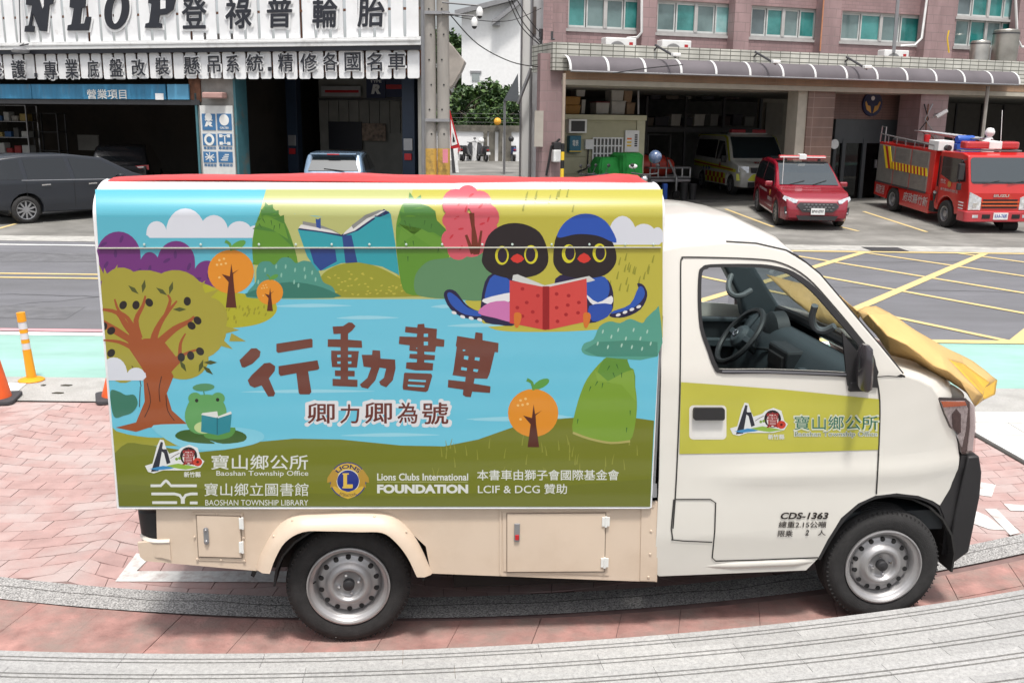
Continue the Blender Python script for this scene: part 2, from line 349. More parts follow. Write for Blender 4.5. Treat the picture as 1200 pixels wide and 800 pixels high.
for pts in pave:
    lo_ = min(p[1]-arc(p[0])-.26 for p in pts); hi = max(p[1] for p in pts); cx = sum(p[0] for p in pts)/6
    if cx > 4.6 or cx < -4.9: continue
    if hi < 4.4: continue
    if max(p[1]-arc(p[0])-.26 for p in pts) < .02 or min(p[1] for p in pts) > 7.98: continue
    pts = [(x, min(7.99, max(y, arc(x)+.228))) for x, y in pts]
    kx = [x for x, y in pts]
    if cx > 3.45 and sum(p[1] for p in pts)/6 > 10.4 - .95*cx + .35: continue
    pv.append(pts)
def vis(pts):   # roughly what shows beside the van
    cx = sum(p[0] for p in pts)/6; cy = sum(p[1] for p in pts)/6
    t = cx/cy
    return (cy < 5.1 and -3 < cx < 3.2) or t < -.36 or t > .45
pv.sort(key=lambda p: (not vis(p), sum(q[1] for q in p)))
pavo = bpy.data.objects.new('stamped_pavement', None); SC.collection.objects.link(pavo); struct(pavo)
for p in pv[:290]:
    slab(p, -.011, -.004+random.uniform(.0, .002), .0022).build('paving_brick', random.choice(pink), pavo, fix=False)
rest = MB()
for p in pv[290:]:
    q = slab(p, -.011, -.004+random.uniform(0, .002), .0022); rest.k = random.randrange(3); rest.add(q.v, q.f)
tag(rest.build('paving_bricks', pink, pavo, fix=False), kind='stuff')
# wide band between strip and steps: big stamped blocks
band = bpy.data.objects.new('front_band_paving', None); SC.collection.objects.link(band); struct(band)
x = -4.6
while x < 4.4:
    wd = random.uniform(.30, .42); n_ = 4; sk = .10
    sp = random.random() < .35
    ys = [(-.02, .5), (.5, 1.02)] if sp else [(-.02, 1.02)]
    for (f0, f1) in ys:
        pts = []
        for t in range(n_+1):
            X = x + wd*t/n_; y0 = edge(X) - .05; y1 = arc(X) - .002; pts.append((X + sk*f0, y0 + (y1-y0)*max(0, f0)))
        for t in range(n_, -1, -1):
            X = x + wd*t/n_; y0 = edge(X) - .05; y1 = arc(X) - .002; pts.append((X + sk*f1, min(y1, y0 + (y1-y0)*f1)))
        slab(pts, -.011, random.uniform(-.002, .0005), .0025).build('paving_block', random.choice(pinkn), band, fix=False)
    x += wd
# grey exposed aggregate strip
ag = mat('aggregate_concrete', (.36, .35, .34), r=.95, var=.75, sc=130, bump=.9, bs=130, c2=(.17, .165, .16), mix=.34, msc=90)
b = MB(); vs = []; fs = []; N = 60
for i in range(N+1):
    X = -5 + 9.6*i/N; vs += [(X, arc(X)+.01, .0045), (X, arc(X)+.225, .0045)]
fs = [(2*i, 2*i+2, 2*i+3, 2*i+1) for i in range(N)]
struct(b.add(vs, fs).build('aggregate_strip', ag, fix=False))
cr = MB(); pts = []
for i in range(90):
    X = -4.8+i*.09; pts.append((X, arc(X)+.135+noise.noise((X*3, 1, 2))*.025, .0052))
cr.add([q for p in pts for q in ((p[0], p[1]-.0028, p[2]), (p[0], p[1]+.0028, p[2]))], [(2*i, 2*i+2, 2*i+3, 2*i+1) for i in range(89)])
struct(cr.build('strip_crack', mat('crack', (.06, .055, .05), r=1), fix=False))
# white bay marking left of the rear wheel, symbol on the right
def gpoly(name, px, mt, z=.0015):
    P_ = [G(x, y) for x, y in px]; b = MB(); b.add([(p.x, p.y, z) for p in P_], [tuple(range(len(P_)))]); return struct(b.build(name, mt, fix=True))
gpoly('white_bay_marking', [(135, 681), (160, 648), (178, 651), (160, 669), (345, 669), (345, 682)], mkf)
gpoly('white_bay_marking', [(1142, 579), (1150, 565), (1167, 568), (1162, 582)], mkf)
gpoly('white_bay_marking', [(1129, 582), (1132, 579), (1141, 587), (1128, 589)], mkf)
gpoly('white_bay_marking', [(1118, 598), (1140, 597), (1158, 605), (1178, 621), (1160, 620), (1118, 606)], mkf)
gpoly('white_bay_marking', [(1154, 596), (1168, 596), (1195, 624), (1184, 627)], mkf)
gpoly('white_bay_marking', [(1176, 590), (1215, 593), (1215, 599), (1184, 598)], mkf)
# pale smooth paving at right with its kerb line
pale = mat('pale_granite_paving', (.56, .545, .515), r=.7, var=.05, sc=90, c2=(.58, .56, .52), mix=.45, msc=1.2)
k0, k1 = G(1120, 500), G(1260, 575)
palep = bpy.data.objects.new('pale_paving', None); SC.collection.objects.link(palep); struct(palep)
def kx(y): return k0.x + (y-k0.y)*(k1.x-k0.x)/(k1.y-k0.y)
for j in range(7):
    y0 = 8.0 - .32*j; y1 = y0 - .31
    for i in range(9):
        x0 = max(kx(y0), kx(y1))+.14 + (j % 2)*.0; xa = 3.2+i*.6+(j % 2)*.3; xb = xa+.594
        xa = max(xa, kx((y0+y1)/2)+.16)
        if xb-xa < .05: continue
        MB().prism([(xa, y1), (xb, y1), (xb, y0), (xa, y0)], -.01, .012, 'z').build('paving_slab', pale, palep, fix=False)
b = MB(); b.add([(k0.x, k0.y+.6, .016), (k1.x, k1.y, .016), (k1.x+.14, k1.y, .016), (k0.x+.14, k0.y+.6, .016), (k0.x, k0.y+.6, -.012), (k1.x, k1.y, -.012)], [(0, 1, 2, 3), (0, 4, 5, 1)])
struct(b.build('pale_kerb', mat('pale_kerb', (.72, .71, .68), r=.7), fix=True))
b = MB(); b.add([(k0.x-.035, k0.y+.6, .006), (k1.x-.035, k1.y, .006), (k1.x+.002, k1.y, .0065), (k0.x+.002, k0.y+.6, .0065)], [(0, 1, 2, 3)]); struct(b.build('kerb_joint', mat('crack', ())))
# ---- granite steps at the front ----
gr = [mat('granite_%s' % n, (.335*k, .33*k, .325*k), r=.75, var=.22, sc=160, bump=.2, bs=200, c2=(.44*k, .435*k, .425*k), mix=.45, msc=60) for n, k in (('a', 1), ('b', .93), ('c', 1.05))]
grout = mat('groove_grime', (.34, .26, .16), r=1, var=.3, sc=10)
stairs = thing('granite_steps', 'pale grey curved granite steps with twin grooved nosings in front of the van', 'steps', at=(-1.67, 3.8, 0))
R0 = 13.385; cy0 = 17.215 - 3.8
TR, RI = .292, .105
for k in range(8):
    Ro = R0 + TR*k; zt = RI*(k+1); off = random.random()*.05
    n_ = 15; a0 = -.36; da = .6/Ro
    j0 = int(-.30*Ro/.6) - 1; j1 = int(.36*Ro/.6) + 1
    und = MB(); rg = []
    for t in range(41):
        a = -.34 + .74*t/40
        rg.append([(math.sin(a)*(Ro+.006), cy0-math.cos(a)*(Ro+.006), -.03), (math.sin(a)*(Ro+.006), cy0-math.cos(a)*(Ro+.006), zt-.014), (math.sin(a)*(Ro+TR+.3), cy0-math.cos(a)*(Ro+TR+.3), zt-.014), (math.sin(a)*(Ro+TR+.3), cy0-math.cos(a)*(Ro+TR+.3), -.03)])
    und.loft(rg); und.build('step_bed', grout, stairs)
    for j in range(j0, j1):
        a = (j+off+(.37*k % 1))*da; gp = .0009/Ro; s_ = MB()
        for (r0, r1, z_) in ((0, .040, 0), (.050, .068, 0), (.078, TR+.002, 0)):
            rg = []
            for t in range(5):
                q = a+gp + (da-2*gp)*t/4; sn, cs = math.sin(q), math.cos(q); ra, rb = Ro+r0, Ro+r1
                rg.append([(sn*ra, cy0-cs*ra, zt-.05 if r0 else zt-.07), (sn*ra, cy0-cs*ra, zt), (sn*rb, cy0-cs*rb, zt), (sn*rb, cy0-cs*rb, zt-.05)])
            s_.loft(rg)
        s_.build('step_slab', random.choice(gr), stairs)
# =====================================================  THE VAN
V = Frame(-.745, 4.12, 6)
van = thing('box_van', 'cream mobile library van with a painted landscape on its box side and its window open', 'van', V)
cream = mat('cream_paint', (.66, .635, .58), r=.3, var=.015, coat=.6)
beige = mat('beige_paint', (.62, .50, .39), r=.4, var=.03, sc=3, coat=.25, bump=.05, bs=6, c2=(.55, .43, .325), mix=.40, msc=2.2)
trimdk = mat('trim_black', (.018, .017, .018), r=.55)
interior = mat('interior_grey', (.045, .058, .066), r=.6, var=.1, bump=.1, bs=200)
interior2 = mat('interior_dark', (.022, .026, .029), r=.6)
gap = mat('panel_gap', (.03, .028, .026), r=.8)
VW = 1.66
def ywall(x, z):            # how far the cab skin lies inboard of the tyre face
    y = -.035
    if z > 1.28: y += (z-1.28)*.10 + max(0, z-1.28)**2*.10
    if z < .50: y += (.50-z)*.10
    if x > 2.45: y += (x-2.45)**2*.42
    # waist crease
    y -= .010*math.exp(-((z-.79)/.05)**2) * max(0, min(1, (x-1.6)/.3))
    return y
def VB(px, py, off=0):      # pixel -> point on the cab skin
    yl = 0
    for _ in range(5):
        x, z = V.U(px, py, yl); yl = ywall(x, z)
    return Vector((x, yl-off, z))
def skin(outline, hole=None, cell=.045, off=0, fn=ywall, px=True):
    "closed outline (pixels) -> finely cut sheet laid on the body surface; returns (verts, faces)"
    cv = (lambda q: [(p.x, p.z) for p in (VB(*t) for t in q)]) if px else (lambda q: q)
    loops = [[Vector((a, c, 0)) for a, c in cv(outline)]]
    if hole: loops.append([Vector((a, c, 0)) for a, c in cv(hole)])
    flat = [v for l_ in loops for v in l_]; tri = tessellate_polygon(loops)
    bm = bmesh.new(); vs = [bm.verts.new(v) for v in flat]
    for t in tri:
        try: bm.faces.new([vs[i] for i in t])
        except ValueError: pass
    xs = [v.x for v in flat]; ys = [v.y for v in flat]
    for ax, lo, hi in ((0, min(xs), max(xs)), (1, min(ys), max(ys))):
        c_ = lo + cell
        while c_ < hi:
            no = Vector((1, 0, 0)) if ax == 0 else Vector((0, 1, 0))
            bmesh.ops.bisect_plane(bm, geom=bm.verts[:]+bm.edges[:]+bm.faces[:], plane_co=no*c_, plane_no=no, dist=1e-5); c_ += cell
    bm.verts.index_update()
    V_ = [(v.co.x, fn(v.co.x, v.co.y)-off, v.co.y) for v in bm.verts]; F_ = [tuple(v.index for v in f.verts) for f in bm.faces]
    bm.free(); return V_, F_
side = [(772, 296), (800, 290), (850, 286), (885, 288), (920, 296), (943, 310), (959, 323), (982, 350), (1002, 374), (1030, 407), (1057, 440), (1075, 446), (1090, 454), (1098, 466), (1104, 484), (1111, 500), (1118, 504), (1121, 520), (1123, 535), (1121, 550), (1112, 573), (1103, 593),
        (1092, 586), (1075, 580), (1050, 577), (1025, 580), (1005, 589), (985, 606), (970, 630), (958, 653), (944, 667), (772, 674), (766, 668), (768, 640), (772, 560)]
hole = [(822, 320), (828, 315), (836, 313), (880, 313), (903, 315), (925, 322), (950, 341), (975, 369), (998, 396), (1013, 416), (1018, 437), (980, 435), (900, 432), (848, 432), (840, 428), (832, 408), (823, 382), (821, 350)]
hole = crom(hole, 3)
sv, sf = skin(side, hole)
b = MB(); b.add(sv, sf); cab = b.build('cab_side', cream, van, smooth=True, solid=.012)
fv = [(x, VW - y, z) for x, y, z in sv]
b = MB(); b.add(fv, sf); b.build('cab_side', cream, van, smooth=True, solid=.012)
# roof, windscreen surround, bonnet: loft from near edge to far edge
def dens(L_, k=5):
    out = []
    for a, c_ in zip(L_, L_[1:]): out += [tuple(p+(q-p)*t/k for p, q in zip(a, c_)) for t in range(k)]
    return out + [tuple(L_[-1])]
def cross(px_list, crown, inb=(0, .03, .10, .30)):
    rings = []; px_list, crown = dens(px_list), [q[0] for q in dens([(c_,) for c_ in crown])]
    for (x_, y_), cr_ in zip(px_list, crown):
        p = VB(x_, y_); ring = []
        prof = [(0, 0), (.025, .35), (.085, .68), (.25, .92), (.5, 1)]
        for t, h in prof: ring.append((p.x, p.y + (VW-2*p.y)*t, p.z + cr_*h))
        ring += [(q[0], VW - q[1], q[2]) for q in ring[-2::-1]]
        rings.append(ring)
    return rings
roofpx = [(772, 296), (800, 290), (850, 286), (885, 288), (920, 296), (932, 302)]
b = MB(); b.loft(cross(roofpx, [.115, .115, .115, .11, .075, .05]), closed=False, caps=False); b.build('roof', cream, van, smooth=True, solid=.01)
# A pillars + windscreen
wspx = [(932, 302), (943, 310), (959, 323), (982, 350), (1002, 374), (1030, 407), (1057, 440)]
rings = cross(wspx, [.05, .045, .04, .04, .04, .04, .05])
g = MB(); g.loft(rings, closed=False, caps=False); g.build('windscreen', glassmat('glass_screen', (.62, .72, .72), .06), van, smooth=True)
b = MB(); e = [r[0] for r in rings]; b.tube([(p[0]-.012, p[1]+.012, p[2]-.006) for p in e], .016, 8); e2 = [r[-1] for r in rings]; b.tube([(p[0]-.012, p[1]-.012, p[2]-.006) for p in e2], .016, 8)
b.tube([(q[0]-.01, q[1], q[2]-.02) for q in rings[-1]], .03, 8)
b.build('windscreen_frame', trimdk, van, smooth=True)
b = MB(); b.tube([(p[0]+.004, p[1]+.004, p[2]+.010) for p in ([r[0] for r in cross(roofpx[2:], [0]*4)] + e)], .006, 6); b.build('roof_rail', trimdk, van, smooth=True)
# bonnet and nose
bon = [(1057, 440), (1075, 446), (1090, 454), (1098, 466)]
b = MB(); rr = cross(bon, [.05, .06, .07, .085]); N_ = len(rr); rr = [[(p[0]+.13*(k/(N_-1))*(1-abs(2*i/8-1)**3), p[1], p[2]) for i, p in enumerate(r_)] for k, r_ in enumerate(rr)]; last = rr[-1]
rr.append([(p[0]+.03*(1-abs(2*i/8-1)**3), p[1], p[2]-.03) for i, p in enumerate(last)]); rr.append([(p[0]+.035*(1-abs(2*i/8-1)**3), p[1], p[2]-.10) for i, p in enumerate(last)])
b.loft(rr, closed=False, caps=False); b.build('bonnet', cream, van, smooth=True, solid=.008)
b = MB(); rg = []
for z, ins, xx in ((1.06, .12, 3.02), (.95, .10, 3.08), (.84, .10, 3.11), (.70, .10, 3.12)):
    rg.append([(xx - .10*(2*t/8-1)**2, .10 + (VW-.2)*t/8, z) for t in range(9)])
b.loft(rg, closed=False, caps=False); b.build('nose_panel', cream, van, smooth=True, solid=.01)
b = MB(); b.prism([V.U(*q, .12) for q in ((1090, 456), (1118, 451), (1131, 460), (1133, 468), (1098, 468))], .12, VW-.12); b.build('bonnet_front', cream, van, bevel=.02, seg=3, smooth=True)
b = MB(); b.box(3.09, .45, .86, 3.125, VW-.45, .93); b.box(3.09, .40, .72, 3.125, VW-.40, .82); b.build('grille', trimdk, van, bevel=.01)
# bumper (black), wraps round the corner
bp_ = [(1122, 548), (1123, 535), (1124, 530), (1139, 530), (1141, 545), (1141, 560), (1137, 590), (1131, 620), (1126, 642), (1106, 655), (1104, 640), (1108, 615), (1103, 593), (1112, 573)]
def bx(px, py):
    x, z = V.U(px, py, .12); return x, z
rings = []
for k in range(9):
    t = k/8; y = .055 + (VW-.11)*t; bow = .05*(1-(2*t-1)**4)
    rings.append([(x_+bow*((x_-2.9)/.2), y, z_) for x_, z_ in (bx(*q) for q in [(1110, 600), (1122, 548), (1126, 530), (1139, 529), (1142, 548), (1140, 575), (1134, 605), (1127, 640), (1108, 654), (1104, 640), (1107, 620)])])
b = MB(); b.loft(rings); b.build('front_bumper', trimdk, van, smooth=True, bevel=.008)
bs_, bf_ = skin([(1123, 546), (1125, 533), (1131, 533), (1134, 560), (1128, 600), (1118, 645), (1107, 654), (1105, 640), (1107, 620), (1105, 604), (1100, 592), (1112, 572)], off=.003)
b = MB(); b.add(bs_, bf_); b.build('bumper_corner', trimdk, van, smooth=True, solid=.01)
edge_pts = [VB(*q) for q in dens([(774, 296), (800, 290), (850, 286), (885, 288), (920, 296), (943, 310), (959, 323), (982, 350), (1002, 374), (1030, 407), (1057, 440), (1075, 446), (1090, 454), (1098, 466)])]
b = MB(); b.tube([tuple(p + Vector((0, .006, -.002))) for p in edge_pts], .0125, 8); b.build('body_edge', cream, van, smooth=True)
# door gaps and creases as thin recessed-looking lines
def vline(pts, wpx=1.6, off=.0095, name='door_gap', mt=gap, par=van, n=4, sm=True):
    P_ = crom(pts, n, False) if sm else pts
    b = MB(); vs = []
    for i, p in enumerate(P_):
        a = Vector(P_[max(i-1, 0)]); c = Vector(P_[min(i+1, len(P_)-1)]); t = (c-a); t.normalize() if t.length else None
        nx, ny = -t.y*wpx/2, t.x*wpx/2
        vs += [tuple(VB(p[0]+nx, p[1]+ny, off)), tuple(VB(p[0]-nx, p[1]-ny, off))]
    b.add(vs, [(2*i, 2*i+2, 2*i+3, 2*i+1) for i in range(len(P_)-1)])
    return b.build(name, mt, par, fix=False)
vline([(788, 618), (792, 560), (796, 460), (797, 380), (797, 312), (799, 303), (806, 301), (880, 303), (915, 308), (945, 325), (975, 357), (1005, 393), (1022, 416), (1026, 440), (1030, 470), (1029, 520), (1026, 578)], 1.7)
vline([(788, 632), (786, 618), (789, 584)], 1.5, sm=False); vline([(790, 584), (832, 584), (838, 588), (837, 620), (834, 652), (838, 656), (880, 655), (958, 652)], 1.5, sm=False)
vline([(786, 631), (800, 632.5), (834, 634)], 1.3, sm=False)
vline([(1024, 441), (1040, 440), (1056, 441)], 1.2, sm=False)
# window rubber frame, quarter-light, sill strip
def ringskin(outer, inner, name, mt, off, par=van, th=.012):
    v_, f_ = skin(outer, inner, off=off); b = MB(); b.add(v_, f_); return b.build(name, mt, par, smooth=True, solid=th)
outr = [(818, 320), (822, 313), (832, 309.5), (880, 309), (905, 311), (929, 318), (955, 337), (980, 365), (1003, 392), (1020, 416), (1026, 442), (980, 440), (900, 437), (846, 437), (836, 431), (828, 410), (819.5, 384), (817, 350)]
outr = crom(outr, 3)
ringskin(outr, hole, 'window_frame', trimdk, .006)
vline([(845, 434), (900, 434.5), (1000, 438)], 2.6, .016, 'window_sill', mat('sill_grey', (.12, .12, .13), r=.4))
v_, f_ = skin([(985, 388), (992, 398), (1003, 411), (1014, 424), (1024, 437), (1027, 453), (992, 451), (990, 436)], off=.012); b = MB(); b.add(v_, f_); b.build('mirror_mount', trimdk, van, smooth=True, solid=.012)
# door mirror
p = VB(1003, 398); q = VB(1001, 450)
b = MB(); rg = []
for t, wx, wy in ((0, .012, .03), (.06, .022, .055), (.3, .027, .065), (.7, .028, .065), (.93, .024, .06), (1, .015, .04)):
    c_ = p.lerp(q, t) + Vector((0, -.10, 0)); rg.append([(c_.x + wx*math.cos(a), c_.y + wy*math.sin(a), c_.z) for a in [2*PI*k/12 for k in range(12)]])
b.loft(rg); mir = b.build('door_mirror', mat('mirror_shell', (.035, .03, .034), r=.25, coat=.4), van, smooth=True)
b = MB(); b.tube([tuple(q+Vector((.0, -.10, .02))), tuple(q+Vector((.03, -.03, .0))), tuple(q + Vector((.04, 0, .01)))], .022, 8); b.box(q.x-.03, -.06, q.z-.03, q.x+.07, -.0, q.z+.015); b.build('mirror_arm', trimdk, mir, smooth=True, bevel=.005)
b = MB(); q_ = V.P(861, 357, VW+.16); b.c(q_.x, VW+.16, q_.z, .045, .14, .20); b.build('door_mirror', MATS['mirror_shell'], van, bevel=.02); b = MB(); b.c(q_.x-.024, VW+.16, q_.z, .003, .12, .18); b.build('mirror_glass', m('chrome'), van)
# green band on the door, handle
band_ = mat('print_band', lin((176, 172, 66)), r=.3, var=.05, coat=.5)
v_, f_ = skin([(797.5, 447), (840, 450), (920, 456), (1029.5, 467), (1029.5, 526), (920, 529), (795.5, 531)], off=.0085); b = MB(); b.add(v_, f_); dband = b.build('door_band', band_, van, smooth=True)
def rr_(x0, y0, x1, y1, r, n=5):
    pts = []
    for cx, cy, a0 in ((x1-r, y0+r, -90), (x1-r, y1-r, 0), (x0+r, y1-r, 90), (x0+r, y0+r, 180)):
        for k in range(n+1): a = math.radians(a0+90*k/n); pts.append((cx+r*math.cos(a), cy+r*math.sin(a)))
    return pts
v_, f_ = skin(rr_(807, 474, 850.5, 514, 5), off=.0095); b = MB(); b.add(v_, f_); dh = b.build('door_handle', cream, van, smooth=True)
v_, f_ = skin(rr_(810.5, 490, 847, 512, 3), off=.0100); b = MB(); b.add(v_, f_); b.build('handle_recess', mat('cream_recess', (.66, .645, .61), r=.3), dh, smooth=True)
v_, f_ = skin(rr_(811, 476, 847, 490, 2.5), off=.022); b = MB(); b.add(v_, f_); b.build('handle_grip', trimdk, dh, smooth=True, solid=.018)
# sill moulding
pt = [VB(784, 664), VB(860, 661), VB(930, 658), VB(952, 656)]
b = MB(); b.tube([tuple(q + Vector((0, .014, 0))) for q in pt], [.012, .028, .029, .022], 10); b.build('sill_moulding', cream, van, smooth=True)
# fuel-flap style hatch is drawn by its gap; headlight
def patch(pts, name, mt, off, par=van, yy=None, solid=.004, smooth=True):
    v_, f_ = skin(pts, off=off, cell=.03); b = MB(); b.add(v_, f_); return b.build(name, mt, par, smooth=smooth, solid=solid)
hl = patch([(1097, 465), (1131, 466), (1139, 474), (1141, 500), (1139, 527), (1124, 529), (1119, 505), (1111, 500), (1104, 484)], 'headlight', mat('lamp_dark', (.05, .045, .045), r=.3), .002)
patch([(1101, 469), (1129, 469), (1133, 478), (1130, 505), (1126, 523), (1120, 510), (1113, 498), (1106, 483)], 'reflector', mat('lamp_chrome', (.66, .66, .66), r=.3, m=.35, var=.35, sc=60), .008, hl)
patch([(1101, 469), (1129, 469.5), (1131, 474), (1104, 476)], 'indicator', mat('lamp_orange', (.75, .16, .03), r=.2, coat=1), .013, hl)
patch([(1114, 484), (1119, 478), (1124, 484), (1124, 505), (1120, 508), (1115, 500)], 'lamp_bulb', mat('lamp_blackchrome', (.06, .06, .065), r=.12, m=.9), .013, hl)
patch([(1135, 470), (1140, 474), (1141, 500), (1138, 527), (1132, 527), (1135, 500)], 'lamp_edge', mat('lamp_clear', (.72, .68, .67), r=.15, coat=1), .012, hl)
gl = patch([(1098, 466), (1131, 467), (1139, 474), (1141.5, 500), (1139, 528), (1124, 530), (1119, 505), (1111, 500), (1104, 484)], 'lamp_cover', glassmat('glass_lamp', (.9, .88, .88), .1), .022, hl)
# inner wheel arches / dark underbody; low boxes added to deepen the shade beneath
b = MB(); b.box(-.55, .28, .26, 2.9, VW-.28, .46); b.box(1.5, .12, .27, 2.15, VW-.12, .40); b.box(.50, .18, .17, 1.35, .95, .45); b.box(.5, 1.1, .20, 1.9, VW-.1, .45); b.box(-.9, .2, .50, -.38, VW-.2, .6); b.tube([(-.1, .7, .27), (2.6, .7, .27)], .05); b.tube([(0, .15, .285), (0, VW-.15, .285)], .04); b.tube([(2.585, .15, .285), (2.585, VW-.15, .285)], .04)
b.build('chassis', mat('underbody', (.02, .019, .018), r=.9), van)
for yy, s_ in ((.02, 1), (VW-.02, -1)):
    b = MB(); rg = []
    for t in range(13):
        a = PI*(-.06 + 1.10*t/12); rg.append([(2.585+.375*math.cos(a), yy, .30+.345*math.sin(a)), (2.585+.375*math.cos(a), yy+.42*s_, .30+.345*math.sin(a))])
    b.loft(rg, closed=False, caps=False); b.build('wheel_arch', m('underbody') if 'underbody' in MATS else trimdk, van, smooth=True, solid=.01)
vline([(958, 654), (972, 629), (988, 606), (1007, 589), (1028, 580), (1050, 577.5), (1075, 580.5), (1092, 587), (1103, 597), (1109, 620), (1106, 650)], 6.5, .004, 'arch_lip', trimdk)
# interior
b = MB(); b.box(1.50, .06, .45, 2.9, VW-.06, .55); b.build('cab_floor', interior2, van)
b = MB(); b.box(1.30, .03, .55, 1.335, VW-.03, 1.15); b.box(1.36, .12, .55, 1.44, VW-.12, 1.22); b.build('cab_rear_trim', interior, van, bevel=.02)
b = MB()
def farpoly(b, pts, y0, y1): b.prism([V.U(*q, y0) for q in pts], y0, y1)
farpoly(b, [(780, 372), (960, 376), (965, 470), (780, 470)], VW-.14, VW-.05)
b.build('far_door_trim', interior2, van, bevel=.01)
b = MB(); farpoly(b, [(780, 396), (905, 398), (905, 408), (780, 405)], VW-.19, VW-.14); farpoly(b, [(780, 371), (900, 373), (900, 378), (780, 377)], VW-.16, VW-.13); b.build('armrest', interior, van, bevel=.008)
sc_ = MB()
dash = [(2.24, .86), (2.30, 1.13), (2.37, 1.26), (2.45, 1.285), (2.60, 1.22), (2.66, 1.0), (2.6, .7), (2.3, .6)]
sc_.prism([(x, z-.02) for x, z in dash], .05, VW-.05); da_ = sc_.build('dashboard', interior, van, bevel=.03, seg=3, smooth=True, ang=50)
b = MB(); b.box(2.27, .62, .82, 2.38, .90, 1.22); b.build('centre_console', interior2, da_, bevel=.015)
b = MB(); b.box(2.255, .66, 1.11, 2.275, .86, 1.18); b.box(2.255, .66, 1.02, 2.275, .86, 1.08); b.box(2.25, .67, .93, 2.275, .85, .98); b.build('radio', trimdk, da_, bevel=.004)
b = MB(); b.lathe([(.001, -.05), (.08, -.045), (.125, -.01), (.13, .06)], 20, (2.40, 1.18, 1.20), 'x'); b.build('instrument_cowl', interior2, da_, smooth=True)
b = MB(); b.box(2.29, .16, 1.05, 2.36, .52, 1.16); b.build('airbag_cover', interior, da_, smooth=True)
# steering wheel (left-hand drive: far side)
ctr = Vector((2.205, 1.18, 1.185)); T = Matrix.Translation(ctr) @ Matrix.Rotation(math.radians(-52), 4, 'Y')
b = MB(); b.T = T; b.tube([(.185*math.cos(2*PI*k/28), .185*math.sin(2*PI*k/28), 0) for k in range(28)], .017, 8, True)
stw = b.build('steering_wheel', mat('wheel_rim_black', (.03, .032, .034), r=.45), van, smooth=True)
b = MB(); b.T = T; b.lathe([(.001, .03), (.05, .028), (.075, .005), (.07, -.05), (.001, -.06)], 16); b.box(-.015, -.17, -.012, .02, .17, .006); b.box(.02, -.02, -.012, .175, .02, .004); b.build('wheel_hub', interior, stw, smooth=True, bevel=.005)
b = MB(); b.T = T; b.tube([(0, .018*math.cos(a), .034+0*a) if 0 else (.018*math.cos(a), .018*math.sin(a)*1.3, .034) for a in [2*PI*k/12 for k in range(12)]], .0035, 5, True); b.build('hub_badge', m('chrome'), stw)
b = MB(); b.tube([tuple(ctr), (2.5, 1.18, .95)], .035); b.tube([(2.28, 1.1, 1.13), (2.31, .98, 1.15)], .009); b.build('steering_column', interior2, van)
b = MB(); b.tube([(2.05, .83, .6), (2.03, .83, .85)], .012); b.ball((2.03, .83, .88), .028); b.build('gear_lever', trimdk, van, smooth=True)
# grab handles
def grab(p0, p1, bulge, name='grab_handle'):
    p0, p1 = Vector(p0), Vector(p1); pts = []
    for t in range(9):
        q = p0.lerp(p1, t/8); k = math.sin(PI*t/8)**.6; pts.append(tuple(q + Vector(bulge)*k))
    b = MB(); b.tube(pts, .017, 8); return b.build(name, mat('handle_grey', (.12, .13, .135), r=.35), van, smooth=True)
def VPt(px, py, y): return V.P(px, py, y)
grab(VPt(857, 322, 1.50), VPt(880, 340, 1.44), VPt(857, 345, 1.40)-VPt(868, 331, 1.47))
grab(VPt(955, 358, .16), VPt(978, 382, .14), VPt(955, 384, .2)-VPt(966, 370, .15))
b = MB(); farpoly(b, [(846, 308), (884, 311), (926, 378), (890, 380), (872, 372), (868, 350)], VW-.17, VW-.06); b.build('pillar_trim', interior, van, bevel=.02, seg=3)
b = MB(); b.box(1.50, .22, .62, 1.95, .74, .80); b.box(1.50, .92, .62, 1.95, 1.44, .80); b.build('seat', mat('seat_cloth', (.03, .03, .033), r=.9), van, bevel=.04, seg=3)
# side skirt of the box body ------------------------------------------------
def VS(px, py, yl=-.03): return V.U(px, py, yl)
sk = [VS(158, 594), VS(772, 588), VS(770, 681.5), VS(700, 679), VS(505, 671.5), VS(499, 640), VS(480, 622), VS(452, 612), VS(410, 609), VS(355, 613), VS(330, 628), VS(312, 668), VS(300, 668.5), VS(170, 657), VS(164, 652), VS(161, 636), VS(184, 634), VS(183, 597), VS(158, 597)]
b = MB(); b.prism([(x, z) for x, z in sk], -.03, -.012); skirt = b.build('side_skirt', beige, van)
b = MB(); b.prism([(x, z) for x, z in sk], VW+.012, VW+.03); b.build('side_skirt', beige, van)
# rear corner bumper, round black pad
x0, z0 = VS(161, 636); x1, z1 = VS(184, 655)
b = MB(); rg = []
for t in range(13):
    a = PI/2*t/12; rg.append([(x0+.10-.10*math.sin(a)+.0, -.03+.10-.10*math.cos(a) + (0), z0), (x0+.10-.10*math.sin(a), -.03+.10-.10*math.cos(a), z0-.07)])
rg = [[(x0+.14, -.03, z0), (x0+.14, -.03, z0-.085)]] + rg + [[(x0, VW-.1, z0), (x0, VW-.1, z0-.085)]]
b.loft(rg, closed=False, caps=False); b.build('rear_bumper', beige, van, smooth=True, solid=.012)
b = MB(); b.tube([(p[0][0]+.0, p[0][1], z0+.004) for p in rg[:-1]], .011, 6); b.build('bumper_lip', mat('lip_white', (.72, .66, .58), r=.4), van, smooth=True)
xa, za = VS(157, 598, 0); xb, zb = VS(184, 637, 0)
b = MB(); b.cyl((xa+.075, .075, za-.01), (xa+.085, .075, zb+.0), .078, 24); b.build('corner_pad', trimdk, van, smooth=True, bevel=.01)
